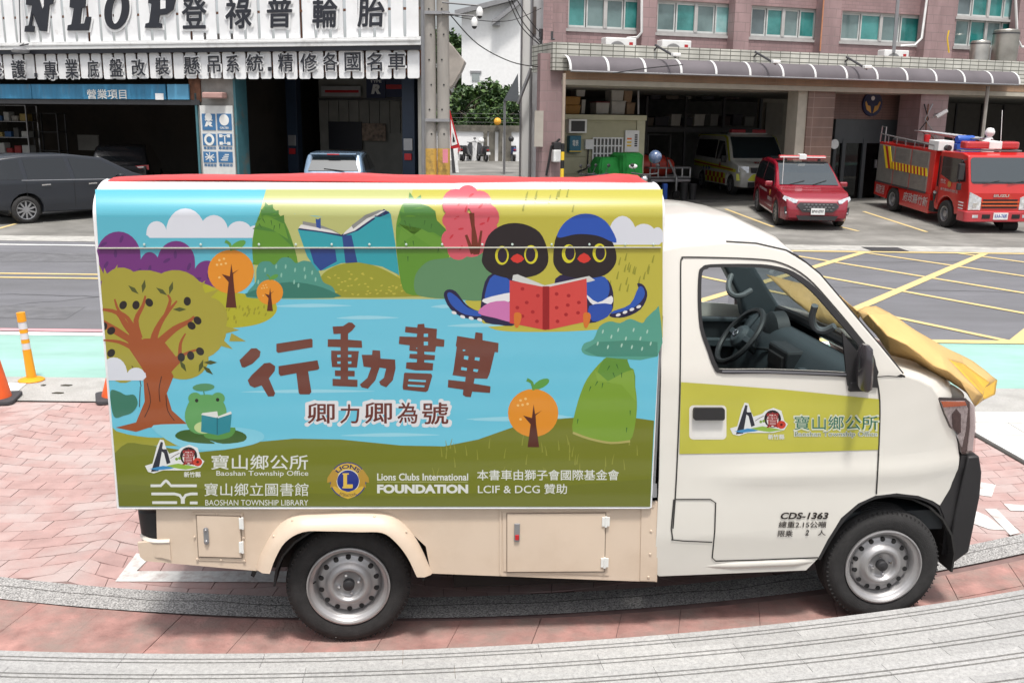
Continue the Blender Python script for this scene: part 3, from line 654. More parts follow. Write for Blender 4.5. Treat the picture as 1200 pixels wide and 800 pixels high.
# hatches on the skirt
def vrect(x0, y0, x1, y1, name, mt, y=-.036, th=.006, par=None, bev=.002):
    a = VS(x0, y1, y); c = VS(x1, y0, y); b = MB(); b.box(a[0], y, a[1], c[0], y+th, c[1]); return b.build(name, mt, par or van, bevel=bev)
def vquad(pts, name, mt, y=-.036, th=.006, par=None, bev=.0):
    b = MB(); b.prism([VS(*p, y) for p in pts], y, y+th); return b.build(name, mt, par or van, bevel=bev)
hf = vquad([(225, 600), (285, 601), (288, 658), (230, 656)], 'hatch_frame', beige, -.034, .004)
h1 = vquad([(230.5, 604), (281, 605.5), (283, 653), (233, 651.5)], 'hatch_door', beige, -.0415, .0075, hf)
h0 = vquad([(229.3, 603), (282.2, 604.3), (284.3, 654), (232, 652.8)], 'hatch_gap', mat('hatch_gap_tone', (.22, .17, .13), r=.7), -.0365, .0025, hf)
for (x, y) in ((226, 602), (254, 602), (283, 603), (228, 629), (285.5, 630), (231, 655), (259, 656), (286, 657)):
    q = VS(x, y, -.037); b = MB(); b.ball((q[0], -.037, q[1]), .006, 8, (1, .6, 1)); b.build('rivet', beige, hf, smooth=True)
for y in (608, 636):
    q = VS(281, y+5, -.045); b = MB(); b.box(q[0]-.003, -.05, q[1]-.025, q[0]+.012, -.042, q[1]+.025); b.cyl((q[0]+.012, -.046, q[1]-.028), (q[0]+.012, -.046, q[1]+.028), .006, 8); b.build('hinge', m('white_paint'), hf, bevel=.001)
q = VS(241.5, 628, -.05); b = MB(); b.add([], []); b.prism(rr_(q[0]-.011, q[1]-.04, q[0]+.011, q[1]+.04, .010), -.05, -.043); b.ball((q[0], -.051, q[1]+.028), .007, 8); b.ball((q[0], -.051, q[1]-.025), .008, 8); b.build('latch', m('grey_metal'), hf, bevel=.002)
hf2 = vquad([(589, 600), (715, 600), (714, 674), (590, 669)], 'hatch_frame', beige, -.034, .004)
vquad([(593.5, 601), (710.5, 600), (709, 670), (593.5, 670.5)], 'hatch_gap', mat('hatch_gap_tone', (.22, .17, .13), r=.7), -.0365, .0025, hf2)
vquad([(594.5, 602.2), (709.5, 601.5), (708, 669), (594.5, 669.5)], 'hatch_door', beige, -.0415, .0075, hf2)
for y in (611, 659):
    q = VS(710 - (y-611)*.03, y, -.045); b = MB(); b.box(q[0]-.018, -.048, q[1]-.022, q[0]+.018, -.041, q[1]+.022); b.cyl((q[0], -.046, q[1]-.026), (q[0], -.046, q[1]+.026), .007, 8); b.build('hinge', m('white_paint'), hf2, bevel=.001)
q = VS(606, 624, -.05); b = MB(); b.prism(rr_(q[0]-.013, q[1]-.044, q[0]+.013, q[1]+.044, .004), -.05, -.041); lt = b.build('latch', m('grey_metal'), hf2, bevel=.002)
b = MB(); b.box(q[0]-.009, -.0545, q[1]-.034, q[0]+.009, -.049, q[1]-.010); b.build('latch_button', m('red'), lt, bevel=.001)
vquad([(752, 588), (771.5, 588), (768.5, 680.5), (750, 680)], 'corner_strip', beige, -.036, .005)
for x, y in ((765, 593), (763, 622), (762, 649), (760, 676)):
    q = VS(x, y, -.037); b = MB(); b.ball((q[0], -.037, q[1]), .007, 8, (1, .6, 1)); b.build('rivet', beige, van, smooth=True)
vquad([(585.3, 596), (587.3, 596), (587.3, 673), (585.3, 673)], 'weld_seam', beige, -.035, .004)
# rear mudguard
outer = crom([(300, 668), (306, 650), (321, 624), (343, 606), (380, 602.5), (420, 601), (455, 604), (476, 619), (492, 642), (506, 674)], 4, False)
inner = crom([(316, 671), (322, 654), (334, 634), (355, 622), (385, 621), (420, 622), (448, 623), (464, 634), (478, 652), (489, 675)], 4, False)
b = MB(); rg = []
for (a, c_) in zip(outer, inner):
    A_ = Vector(VS(*a, -.05)); C_ = Vector(VS(*c_, -.10)); mid = A_.lerp(C_, .55)
    rg.append([(A_.x, -.028, A_.y), (A_.x+(C_.x-A_.x)*.12, -.05, A_.y+(C_.y-A_.y)*.12), (mid.x, -.098, mid.y + .004), (C_.x, -.104, C_.y), (C_.x, .02, C_.y-.0)])
b.loft(rg, closed=False, caps=False); mg = b.build('mudguard', beige, van, smooth=True, solid=.006, ang=60)
for t in (.22, .35, .62, .78):
    a = outer[int(t*len(outer))]; q = VS(a[0], a[1]+3, -.055); b = MB(); b.ball((q[0], -.062, q[1]), .006, 8); b.build('rivet', beige, mg, smooth=True)
b = MB(); rg = []
for t in range(13):
    a = PI*t/12; rg.append([(.01+.34*math.cos(a), .0, .30+.30*math.sin(a)), (.01+.34*math.cos(a), .40, .30+.30*math.sin(a))])
b.loft(rg, closed=False, caps=False); b.build('wheel_arch', trimdk, van, smooth=True, solid=.01)
b = MB(); x_, z_ = VS(590/2, 668); b.prism([(x_+.02, z_+.06), (x_+.06, z_+.06), (x_+.0, z_-.06), (x_-.015, z_-.05)], .02, .04); b.build('mud_flap', trimdk, van)
# box body --------------------------------------------------------------
ZT, ZC = 2.118, 1.985
def prof(z):
    if z <= ZC: return -.05
    t = min(.9995, (z-ZC)/(ZT-ZC)); return -.05 + .21*(1-math.sqrt(1-t*t))
def PM(px, py, off=0):
    yl = -.05
    for _ in range(30):
        x, z = V.U(px, py, yl); yl = .5*yl + .5*prof(z) if z > ZC-.05 else -.05
    yl = prof(z); t = min(.995, max(0, (z-ZC)/(ZT-ZC))); dy = .21*t/(math.sqrt(1-t*t)*(ZT-ZC)); n_ = math.sqrt(1+dy*dy); off += max(0, off-.008)*20*min(1, t*4)
    return Vector((x, yl - off/n_, z + off*dy/n_))
XL, XR = -.967, 1.392
zb0, zb1 = .722, .652
b = MB(); rg = []
zs = [None, .9, 1.3, 1.7, 1.9, ZC] + [ZC+(ZT-ZC)*math.sin(PI/2*t/24) for t in range(1, 25)]
for z in zs:
    rg.append([(XL, prof(z or 0)+.0, z or zb0), (XR, prof(z or 0), z or zb1)])
rg = [[(XL, -.02, zb0), (XR, -.02, zb1)]] + rg
b.loft(rg, closed=False, caps=False)
pwhite = mat('panel_white', (.68, .68, .675), r=.22, var=.01, coat=.8)
panel = b.build('box_panel', pwhite, van, smooth=True, solid=.012, ang=50)
b = MB()
for xx in (XL-.004, XR+.004):
    b.tube([(xx, prof(z)+.004, z) for z in [zb0 if xx < 0 else zb1, 1.0, 1.5, ZC] + [ZC+(ZT-ZC)*math.sin(PI/2*t/9) for t in range(1, 10)]], .0085, 8)
b.tube([(XL, -.052, zb0-.001), (XR, -.052, zb1-.001)], .0045, 8)
b.build('panel_edging', mat('edging_white', (.72, .72, .72), r=.35), van, smooth=True)
b = MB(); b.prism([(-.02, .72), (-.02, ZC), (.03, 2.06), (.16, ZT-.012), (VW-.16, ZT-.06), (VW+.0, ZC-.02), (VW, .72)], XL+.01, XR-.012, 'x'); b.build('box_body', pwhite, van)
b = MB(); b.tube([(XR+.018, -.03, .70), (XR+.018, -.03, 1.55)], .010, 6); b.tube([(XR+.018, -.03, .76), (XR+.018, -.04, .70)], .018, 8); b.build('drain_pipe', m('grey_metal'), van, smooth=True)
# red sheet over the roof
b = MB(); rg = []; ridge = [(116, 208, 3), (180, 205.5, 4), (260, 206, 3.5), (330, 204.5, 6), (385, 204, 7), (450, 206, 6), (520, 207, 6.5), (600, 208.5, 6), (660, 209.5, 6), (700, 210.5, 6), (730, 207, 9), (750, 205, 11), (764, 206.5, 10), (773, 213, 5)]
rg = []
for i in range(len(ridge)*4-3):
    k = i/4; a = int(min(k, len(ridge)-2)); t = k-a; px = ridge[a][0]*(1-t)+ridge[a+1][0]*t; pt_ = ridge[a][1]*(1-t)+ridge[a+1][1]*t; hh = ridge[a][2]*(1-t)+ridge[a+1][2]*t
    X = XL + (XR-XL)*(px-112)/(776.8-112); xe, zt = V.U(px, pt_, .22); xe, zl = V.U(px, pt_+hh, .13)
    wob = .006*noise.noise((X*5, 0, 3))
    rg.append([(X, .10, max(zl, 2.085)-.004), (X, .118, zl), (X, .19, (zl+zt)/2+.004+wob), (X, .26, zt), (X, .55, zt-.012+wob), (X, .9, zt-.05), (X, VW-.1, zt-.09), (X, VW+.02, ZC-.06)])
b.loft(rg, closed=False, caps=False)
b.build('roof_sheet', mat('red_sheet', (.62, .035, .03), r=.35, var=.1, bump=.3, bs=20), van, smooth=True, solid=.003, ang=70)
# panel seam + rivets
b = MB(); s1 = PM(118, 290.3, .0135); s2 = PM(776, 290, .0135); b.box(XL+.004, -.0665, s1.z-.0025, XR-.004, -.05, s1.z+.0025); b.build('panel_seam', mat('seam_grey', (.42, .42, .36), r=.4), panel, bevel=.001)
for px in (170, 236, 304, 347, 389, 433, 476, 518, 565, 600, 646, 690, 732, 765):
    q = PM(px, 286, 0); b = MB(); b.ball((q.x, -.064, q.z), .0055, 8, (1, .7, 1)); b.build('rivet', m('grey_metal') if 0 else mat('rivet_tint', (.45, .55, .5), r=.3), panel, smooth=True)
# wheels --------------------------------------------------------------
steel = mat('steel_wheel', (.42, .41, .41), r=.42, m=.65, var=.08, sc=14)
def tyre(b, R, rim, w, n=56):
    pr = [(rim-.005, .012), (rim+.004, .002), (rim+.018, -.002), (rim+.03, -.004), ((R+rim)/2, -.008), (R-.03, -.003), (R-.018, .006), (R-.006, .018), (R, .032)]
    k = 5
    for i in range(1, k):
        y = .03 + (w-.06)*i/k; pr += [(R, y-.006), (R-.008, y-.004), (R-.008, y+.004), (R, y+.006)]
    pr += [(R, w-.032), (R-.02, w-.008), (rim, w)]
    b.lathe(pr, n, ax='y')
def van_wheel(x, yside, steer=0):
    wheel = bpy.data.objects.new('wheel', None); SC.collection.objects.link(wheel); wheel.parent = van; wheel.location = (x, 0 if yside == 0 else VW, .286)
    wheel.rotation_euler = (0, 0, PI*(yside == 1) + math.radians(steer))
    b = MB(); tyre(b, .288, .192, .17)
    for k in range(72):
        a = 2*PI*k/72; c_, s_ = math.cos(a), math.sin(a); b.T = Matrix.Rotation(-a, 4, 'Y'); b.box(.270, .006, -.003, .2815, .028, .003)
    b.T = Matrix.Identity(4); b.build('tyre', m('rubber'), wheel, smooth=True, ang=35)
    b = MB(); b.lathe([(.190, .010), (.191, -.004), (.184, -.006), (.180, .006), (.176, .012), (.166, .016), (.160, .022), (.152, .055), (.148, .060), (.140, .045), (.130, .036), (.115, .036), (.104, .026), (.090, .008), (.078, .004), (.070, .010), (.064, .026), (.056, .032), (.030, .032), (.001, .032)], 64, ax='y')
    rim = b.build('rim', steel, wheel, smooth=True, ang=60)
    for k in range(14):
        a = 2*PI*(k+.5)/14; b = MB(); T = Matrix.Rotation(-a, 4, 'Y') @ Matrix.Translation((.128, .0345, 0)) @ Matrix.Rotation(math.radians(-12), 4, 'Z'); b.T = T
        b.lathe([(.0001, -.001), (.0112, -.001), (.0125, .002), (.0125, .01)], 14, ax='y'); b.build('vent_hole', m('black'), rim, smooth=True)
    b = MB(); b.lathe([(.0001, .000), (.020, .001), (.026, .006), (.027, .033)], 24, ax='y'); b.lathe([(.0001, -.002), (.009, -.001), (.010, .002)], 12, ax='y'); b.build('hub_cap', m('plastic_dark'), rim, smooth=True)
    for k in range(4):
        a = PI/2*k + .25; b = MB(); b.T = Matrix.Translation((.046*math.cos(a), 0, .046*math.sin(a))); b.lathe([(.0001, .018), (.006, .018), (.008, .022), (.0085, .034)], 8, ax='y'); b.build('wheel_nut', m('chrome'), rim, smooth=True)
    b = MB(); b.cyl((-.152, .02, .02), (-.158, .0, .022), .004, 8); b.build('valve', m('black'), rim)
    return wheel
van_wheel(.005, 0); van_wheel(2.585, 0, -2); van_wheel(.005, 1); van_wheel(2.585, 1)
# ---------------- printed artwork on the box panel (flat print) ----------------
PRI = {}
def pm(rgb, dark=1.0):
    k = 'print_%d_%d_%d' % rgb
    if k not in PRI:
        PRI[k] = mat(k, tuple(min(.9, v*PK) for v in lin(rgb)), r=.28, var=.01, coat=.55)
    return PRI[k]
PK = .74
LAY = [.0080]; TOPS = []
class Dec:
    def __init__(s, name, fn=PM, par=None): s.name = name; s.v = []; s.f = []; s.mi = []; s.ms = []; s.fn = fn; s.par = par or panel
    def _m(s, c):
        q = pm(c)
        if q not in s.ms: s.ms.append(q)
        return s.ms.index(q)
    def raw(s, vs, fs, c):
        k = s._m(c); s.q = getattr(s, 'q', 0) + 1; o = len(s.v); s.v += [(x, y, s.q) for x, y in vs]; s.f += [tuple(i+o for i in f) for f in fs]; s.mi += [k]*len(fs)
    def P(s, pts, c, sm=0, clip=True):
        if sm: pts = crom(pts, sm)
        pts = [(min(776, max(112 if y < 300 else 112 + (y-250)*.0817, x)), y) if clip and s.fn is PM else (x, y) for x, y in pts]
        loop = [Vector((x, y, 0)) for x, y in pts]; tri = tessellate_polygon([loop])
        ys = [p[1] for p in pts]
        if s.fn is PM and min(ys) < 256:
            bm = bmesh.new(); vs = [bm.verts.new(v) for v in loop]
            for t in tri:
                try: bm.faces.new([vs[i] for i in t])
                except ValueError: pass
            for yy in list(range(208, 262, 2)) + [300]:
                bmesh.ops.bisect_plane(bm, geom=bm.verts[:]+bm.edges[:]+bm.faces[:], plane_co=(0, yy, 0), plane_no=(0, 1, 0), dist=1e-4)
            for xx in range(118, 777, 12): bmesh.ops.bisect_plane(bm, geom=bm.verts[:]+bm.edges[:]+bm.faces[:], plane_co=(xx, 0, 0), plane_no=(1, 0, 0), dist=1e-4)
            bm.verts.index_update(); s.raw([(v.co.x, v.co.y) for v in bm.verts], [tuple(v.index for v in f.verts) for f in bm.faces], c); bm.free()
        else: s.raw([(p.x, p.y) for p in loop], [tuple(t) for t in tri], c)
        return s
    def E(s, cx, cy, rx, ry, c, rot=0, n=20, a0=0, a1=360):
        r = math.radians(rot); pts = []
        for k in range(n + (a1-a0 < 360)):
            a = math.radians(a0 + (a1-a0)*k/n); x, y = rx*math.cos(a), ry*math.sin(a); pts.append((cx+x*math.cos(r)-y*math.sin(r), cy+x*math.sin(r)+y*math.cos(r)))
        return s.P(pts, c)
    def S(s, pts, wd, c, sm=3):
        P_ = crom(pts, sm, False) if sm else pts; n = len(P_); ws = wd if isinstance(wd, (list, tuple)) else (wd, wd)
        L = []; R = []
        for i, p in enumerate(P_):
            a = Vector(P_[max(i-1, 0)]); b_ = Vector(P_[min(i+1, n-1)]); t = b_-a; t = t.normalized() if t.length > 0 else Vector((1, 0)); h = (ws[0]+(ws[1]-ws[0])*i/(n-1))/2
            L.append((p[0]-t.y*h, p[1]+t.x*h)); R.append((p[0]+t.y*h, p[1]-t.x*h))
        s.raw(L+R, [(i, i+1, n+i+1, n+i) for i in range(n-1)], c); return s
    def tx(s, body, x0, y0, x1, y1, c, bold=0, shear=0, rise=0, arc=None):
        vs, fs, _ = textmesh(body, bold, shear); f = arc or (lambda u, v: (x0+(x1-x0)*u, y1+(y0-y1)*v + rise*u)); 
        if vs[-1][2] > 0:
            n = len(vs)//9; m_ = len(fs)//9
            for q in range(9): s.raw([f(u, v) for u, v, w_ in vs[q*n:(q+1)*n]], fs[:m_], c)
        else: s.raw([f(u, v) for u, v, w_ in vs], fs, c)
        return s
    def end(s):
        xs = [v[0] for v in s.v]; ys = [v[1] for v in s.v]; bb = (min(xs), min(ys), max(xs), max(ys)); base = LAY[0]
        for (p, top, f) in TOPS:
            if f == s.fn and bb[0] < p[2] and p[0] < bb[2] and bb[1] < p[3] and p[1] < bb[3]: base = max(base, top + .00002)
        TOPS.append((bb, base + s.q*.000004, s.fn)); s.v = [tuple(s.fn(x, y, base + q*.000004)) for x, y, q in s.v]; b = MB(); b.v = s.v; b.f = s.f; b.m = s.mi; return b.build(s.name, s.ms, s.par, fix=False)
SKY, LAKE, OLV, KHA, HILL = (92, 186, 206), (110, 200, 224), (190, 182, 68), (186, 190, 118), (118, 124, 30)
d = Dec('printed_background')
d.P([(112, 224), (776.8, 224), (776, 300), (761.5, 592.5), (139.5, 592.5), (116, 320)], SKY)
d.P([(112, 330), (776.8, 330), (761.5, 592.5), (139.5, 592.5)], LAKE)
d.P([(312, 224), (500, 224), (520, 350), (300, 350), (296, 280)], KHA)
d.P([(484, 224), (776, 224), (776, 395), (700, 385), (660, 388), (600, 388), (572, 382), (562, 370), (560, 345), (470, 345), (460, 300)], OLV)
d.P([(560, 345), (776, 345), (776, 372), (740, 376), (715, 384), (660, 388), (600, 388), (575, 384), (562, 372)], OLV, 3)
d.end()
for x0, x1, y in ((320, 410, 358), (395, 450, 372), (505, 535, 359), (525, 592, 381), (396, 466, 372), (288, 434, 458), (402, 512, 509), (556, 640, 491), (548, 640, 490), (640, 670, 488)):
    d = Dec('printed_ripple'); d.P([(x0, y), ((x0+x1)/2, y-2.6), (x1-6, y-1), (x1, y), ((x0+x1)/2, y+1.6), (x0+8, y+1)], (155, 216, 232), 3); d.end()
d = Dec('printed_hill')
d.P([(136, 592.3), (132, 520), (150, 517), (180, 521), (230, 529), (265, 526), (300, 517), (345, 513), (400, 514), (470, 521), (520, 522), (560, 514), (600, 500), (640, 491), (680, 488), (720, 487), (745, 489), (766, 492), (761.5, 592.5)], HILL)
d.P([(140, 592.2), (137, 566), (300, 575), (500, 581), (762, 560), (761.5, 592.2)], (112, 118, 34), 0)
for k in range(34):
    x, y = random.uniform(500, 750), random.uniform(520, 560); s_ = random.uniform(-3, 3); d.S([(x, y), (x+s_*.3, y-6), (x+s_, y-12)], (1.6, .4), (146, 148, 58), 2)
d.end()
d = Dec('printed_mound')
d.P([(118, 500), (150, 508), (190, 512), (250, 505), (236, 520), (180, 521), (150, 518), (131, 530)], (160, 158, 48), 3); d.end()
d = Dec('printed_purple_bushes')
for cx, cy, rx, ry in ((139.5, 300, 26, 29), (176, 312, 12, 17), (207, 306, 22, 24), (243, 320, 15, 15)):
    pts = [(cx-rx, 345)] + [(cx-rx*math.cos(PI*k/14), cy-ry*math.sin(PI*k/14)) for k in range(15)] + [(cx+rx, 345)]
    d.P(pts, (112, 48, 122))
for x, y, r in ((125, 310, 30), (136, 297, 0), (143, 280, 20), (163, 318, 40), (122, 286, 60), (176, 315, 10), (196, 305, 60), (206, 298, 0), (222, 312, 20), (232, 327, 70), (141, 330, 30), (206, 325, 40), (245, 322, 10)):
    d.E(x, y, 2, 5, (86, 38, 106), r, 8)
d.end()
d = Dec('printed_cloud')
CL = (222, 226, 234)
def cloud(d, base, lobes, x0, x1, r=4, c=CL):
    d.P([(x0+r, base), (x0, base-r), (x0+1, base-9), (x1-1, base-9), (x1, base-r), (x1-r, base)], c, 0)
    for cx, rx, top in lobes: d.P([(cx-rx, base-3)] + [(cx-rx*math.cos(PI*k/12), base-3-(base-3-top)*math.sin(PI*k/12)**.8) for k in range(13)] + [(cx+rx, base-3)], c)
cloud(d, 278.5, ((184, 12, 259), (218, 23, 245), (251, 17, 252), (281, 15, 259), (299, 9, 264)), 172, 308); d.end()
def fringe(d, cx, cy, pts, c): d.P(pts, c)
d = Dec('printed_yellow_mound')
d.P([(224, 329), (240, 332), (262, 340), (290, 344), (316, 347), (325, 360), (318, 372), (300, 380), (272, 384), (252, 384), (240, 372)], (178, 176, 42), 4)
for k in range(26):
    a = random.uniform(0, 2*PI); q = random.uniform(.2, .9); d.E(282+38*q*math.cos(a), 365+15*q*math.sin(a), 1.1, 2.4, (152, 148, 34), 40*random.random(), 6)
d.end()
d = Dec('printed_olive_mound')
d.P([(372, 346), (376, 324), (392, 312), (412, 307.5), (432, 309), (455, 318), (480, 333), (500, 346)], (150, 154, 46), 4); d.P([(366, 339), (505, 341), (505, 347), (366, 348)], (150, 150, 46))
for k in range(46):
    x = random.uniform(384, 474); y = random.uniform(316 + abs(x-412)*.3, 345); d.E(x, y, 1.8, .9, (190, 182, 70), random.uniform(-30, 30), 6)
d.end()
def shoot(name, pts, layers, strokes, base=None, greens=((92, 146, 44), (72, 128, 48), (100, 152, 50))):
    d = Dec(name); d.P(pts, greens[0], 3)
    for k, l_ in enumerate(layers): d.P(l_, greens[1+k % 2])
    for x, y, a in strokes: d.S([(x, y), (x+6*math.cos(math.radians(a)), y+6*math.sin(math.radians(a)))], (1.5, .5), (52, 104, 36), 0)
    if base: d.S(base, 2.6, (176, 168, 96))
    return d.end()
shoot('printed_bamboo_shoot', [(297, 306), (296, 285), (300, 262), (310, 243), (322, 246), (335, 262), (344, 286), (349, 306), (346, 312), (300, 310)],
    [[(296, 268), (303, 264), (302, 255), (307, 256), (306, 246), (310, 247), (311, 238), (315, 242), (320, 241), (321, 248), (327, 247), (327, 254), (333, 252), (334, 262), (341, 280), (346, 292), (325, 272)], [(299, 262), (312, 252), (333, 262), (338, 280), (318, 268)]],
    [(304, 262, 60), (308, 256, 60), (318, 258, 80), (328, 262, 90), (322, 264, 100), (338, 300, 90)])
shoot('printed_bamboo_shoot', [(464, 278), (466, 255), (476, 236), (492, 240), (508, 256), (520, 276), (527, 290), (520, 330), (500, 344), (476, 343), (468, 320)],
    [[(465, 265), (470, 258), (468, 248), (474, 250), (472, 238), (478, 240), (480, 228), (486, 236), (493, 231), (495, 241), (502, 243), (510, 248), (512, 258), (522, 268), (528, 284), (508, 272), (488, 272)], [(466, 262), (480, 276), (470, 268), (464, 290), (494, 268), (526, 284), (526, 300), (500, 285)]],
    [(474, 258, 70), (480, 262, 80), (498, 258, 100), (506, 262, 100), (474, 282, 60), (484, 282, 80), (478, 300, 90), (514, 290, 100)])
shoot('printed_bamboo_shoot', [(671, 506), (674, 480), (684, 450), (696, 432), (712, 418), (730, 424), (742, 445), (746, 470), (744, 495), (737, 516), (715, 517), (690, 512)],
    [[(698, 440), (704, 425), (707, 420), (716, 415), (717, 408), (724, 404), (728, 412), (736, 414), (735, 422), (738, 430), (742, 432), (744, 440), (744, 468), (736, 446), (712, 448)], [(696, 432), (712, 446), (730, 436), (742, 432), (745, 470), (728, 450), (700, 445)]],
    [(700, 446, 120), (706, 448, 100), (692, 452, 110), (718, 436, 70), (728, 436, 90), (677, 490, 100), (738, 480, 90), (734, 500, 95), (714, 428, 120), (722, 426, 70)], [(671, 506), (690, 513), (715, 518), (738, 516)], ((124, 160, 48), (98, 146, 52), (132, 168, 58)))
d = Dec('printed_teal_bush')
d.P([(298, 349), (290, 343), (300, 330), (301, 315), (306, 307), (316, 306), (322, 310), (330, 302), (340, 302), (347, 308), (356, 305), (367, 308), (374, 318), (379, 330), (390, 336), (393, 347), (380, 349)], (74, 148, 132), 4)
d.P([(290, 347), (310, 336), (340, 330), (370, 334), (391, 342), (392, 348)], (46, 120, 104), 3)
for x, y in ((311, 316), (324, 312), (335, 312), (346, 316), (357, 315), (366, 319), (330, 322), (322, 330), (345, 330), (358, 324), (370, 327), (303, 330), (350, 334)): d.E(x, y, 1.1, 2.8, (136, 190, 170), 5, 8)
d.end()
d = Dec('printed_teal_bush')
d.P([(682, 412), (684, 402), (695, 397), (702, 382), (714, 376), (726, 378), (738, 373), (752, 378), (757, 372), (768, 362), (772, 362), (770, 417), (700, 417)], (84, 160, 140), 3)
d.P([(684, 410), (700, 400), (740, 398), (770, 400), (770, 417), (700, 417)], (64, 138, 118), 0)
for x, y in ((706, 388), (716, 394), (724, 386), (733, 396), (742, 386), (750, 396), (758, 388), (762, 402), (740, 406), (728, 404), (712, 406), (700, 402), (752, 408)): d.E(x, y, 1, 2.6, (170, 208, 190), 15, 8)
d.end()
d = Dec('printed_green_bush')
d.P([(486, 340), (486, 325), (492, 314), (504, 305), (524, 302), (536, 298), (552, 295), (570, 297), (576, 302), (576, 348), (530, 350), (495, 347)], (92, 140, 98), 4); d.end()
d = Dec('printed_open_book')
d.P([(349, 268), (372, 270), (398, 275), (401, 276), (420, 268), (440, 252), (455, 248), (458, 251), (464, 290), (468, 323), (466, 321), (448, 312), (420, 307), (400, 308), (380, 316), (372, 317), (360, 300)], (40, 160, 172))
d.P([(351, 266), (374, 266), (395, 272), (400, 275), (420, 262), (436, 254), (450, 246), (457, 250), (440, 256), (420, 270), (401, 277), (375, 272), (350, 269)], (20, 40, 90))
d.P([(353, 263), (375, 264), (398, 274), (372, 270), (350, 267)], (225, 225, 222)); d.P([(404, 272), (420, 258), (440, 250), (453, 247), (436, 256), (416, 270), (402, 275)], (226, 226, 222))
d.P([(355, 259), (372, 262), (395, 271), (370, 266), (355, 263)], (140, 142, 140)); d.P([(412, 264), (428, 252), (444, 247), (450, 247), (430, 256), (414, 268)], (140, 142, 140))
d.P([(401, 276), (412, 275), (419, 307), (405, 308)], (32, 66, 130)); d.P([(363, 291), (368, 289), (393, 292), (395, 306), (384, 312), (376, 317), (368, 308)], (30, 70, 140)); d.P([(370, 256), (373, 257), (376, 255), (376, 268), (371, 266)], (40, 80, 150)); d.end()
d = Dec('printed_pink_tree')
for x, y, r in ((534, 240, 16), (548, 233, 13), (562, 240, 14), (570, 255, 15), (560, 270, 17), (538, 262, 17), (530, 280, 13), (537, 292, 13), (552, 284, 18), (572, 268, 11), (528, 258, 10)): d.E(x, y, r, r*.95, (212, 92, 104), 0, 16)
for x, y, a in ((538, 240, 30), (552, 232, 60), (563, 243, 50), (572, 257, 20), (535, 255, 60), (529, 277, 40), (540, 290, 30), (540, 268, 80), (565, 262, 70), (546, 246, 20)): d.E(x, y, 1.2, 3.6, (200, 44, 60), a, 8)
d.S([(558, 298), (556, 275), (551, 250)], (7, 3), (112, 46, 26)); d.S([(554, 297), (546, 275)], (5, 3), (112, 46, 26), 0); d.S([(560, 296), (564, 270)], (4, 2.5), (112, 46, 26), 0); d.S([(555, 296), (554, 250)], (5, 3), (112, 46, 26), 0)
d.end()
d = Dec('printed_cloud'); cloud(d, 286.5, ((729, 17, 253), (754, 16, 262), (770, 8, 266)), 712, 776); d.end()
for k in range(30):
    if k % 5 == 0: d = Dec('printed_grass_marks')
    x, y = (random.uniform(612, 680), random.uniform(232, 250)) if k < 10 else (random.uniform(712, 765), random.uniform(305, 345))
    d.S([(x, y), (x+1, y-5), (x+2.2, y-9)], (2.2, 1), (146, 146, 46), 2)
    if k % 5 == 4: d.end()
BRN = (112, 62, 50)
def orange(cx, cy, r, trunk):
    d = Dec('printed_orange_tree'); d.E(cx, cy, r, r*.95, (228, 146, 38), 0, 28)
    for x, y in ((-.5, -.5), (-.3, -.56), (-.42, -.32), (-.22, -.36), (-.6, -.3), (-.5, .25)): d.E(cx+x*r, cy+y*r, r*.055, r*.05, (240, 196, 120), 0, 8)
    d.S([(cx+.02*r, cy-.9*r), (cx-.05*r, cy-1.2*r), (cx-.25*r, cy-1.32*r)], (r*.10, r*.14), (92, 150, 62), 2); d.E(cx+.32*r, cy-1.15*r, r*.36, r*.16, (92, 158, 66), -28, 12)
    T = (86, 36, 22); b0 = cy+trunk
    d.P([(cx-.22*r, b0), (cx+.24*r, b0), (cx+.12*r, cy+.45*r), (cx+.1*r, cy+.1*r), (cx+.35*r, cy-.1*r), (cx+.08*r, cy+.05*r), (cx+.02*r, cy-.35*r), (cx-.05*r, cy+.2*r), (cx-.4*r, cy+.1*r), (cx-.1*r, cy+.45*r)], T); return d.end()
orange(271, 318, 27, 42); orange(316.5, 342, 15.5, 22); orange(624.5, 483, 29.5, 40)
d = Dec('printed_olive_tree')
OT = (166, 158, 58)
for x, y, rx, ry in ((170, 372, 52, 56), (143, 355, 30, 42), (206, 352, 36, 36), (230, 385, 36, 36), (215, 420, 30, 24), (145, 410, 26, 38), (180, 400, 60, 40), (245, 372, 22, 24)): d.E(x, y, rx, ry, OT, 0, 26)
for x, y, a in ((134, 322, -70), (125, 326, -100), (233, 338, -50), (246, 345, -30), (268, 386, 0), (276, 396, 15), (262, 402, 30), (118, 322, -110)):
    r = math.radians(a); cx, cy = x, y; d.P([(cx-5*math.sin(r)-6*math.cos(r), cy+5*math.cos(r)-6*math.sin(r)), (cx+13*math.cos(r), cy+13*math.sin(r)), (cx+5*math.sin(r)-6*math.cos(r), cy-5*math.cos(r)-6*math.sin(r))], OT)
TB = (160, 82, 40)
d.P([(136, 500), (160, 494), (170, 470), (172, 448), (165, 420), (150, 400), (122, 384), (118, 374), (140, 384), (152, 392), (150, 380), (160, 390), (163, 402), (172, 398), (190, 398), (188, 412), (192, 430), (196, 432), (204, 410), (196, 425), (204, 440), (196, 460), (202, 480), (222, 498), (200, 503), (182, 498), (160, 505)], TB)
d.P([(168, 432), (172, 500), (206, 500), (194, 470), (196, 440), (212, 424), (190, 396), (170, 396), (150, 405)], TB)
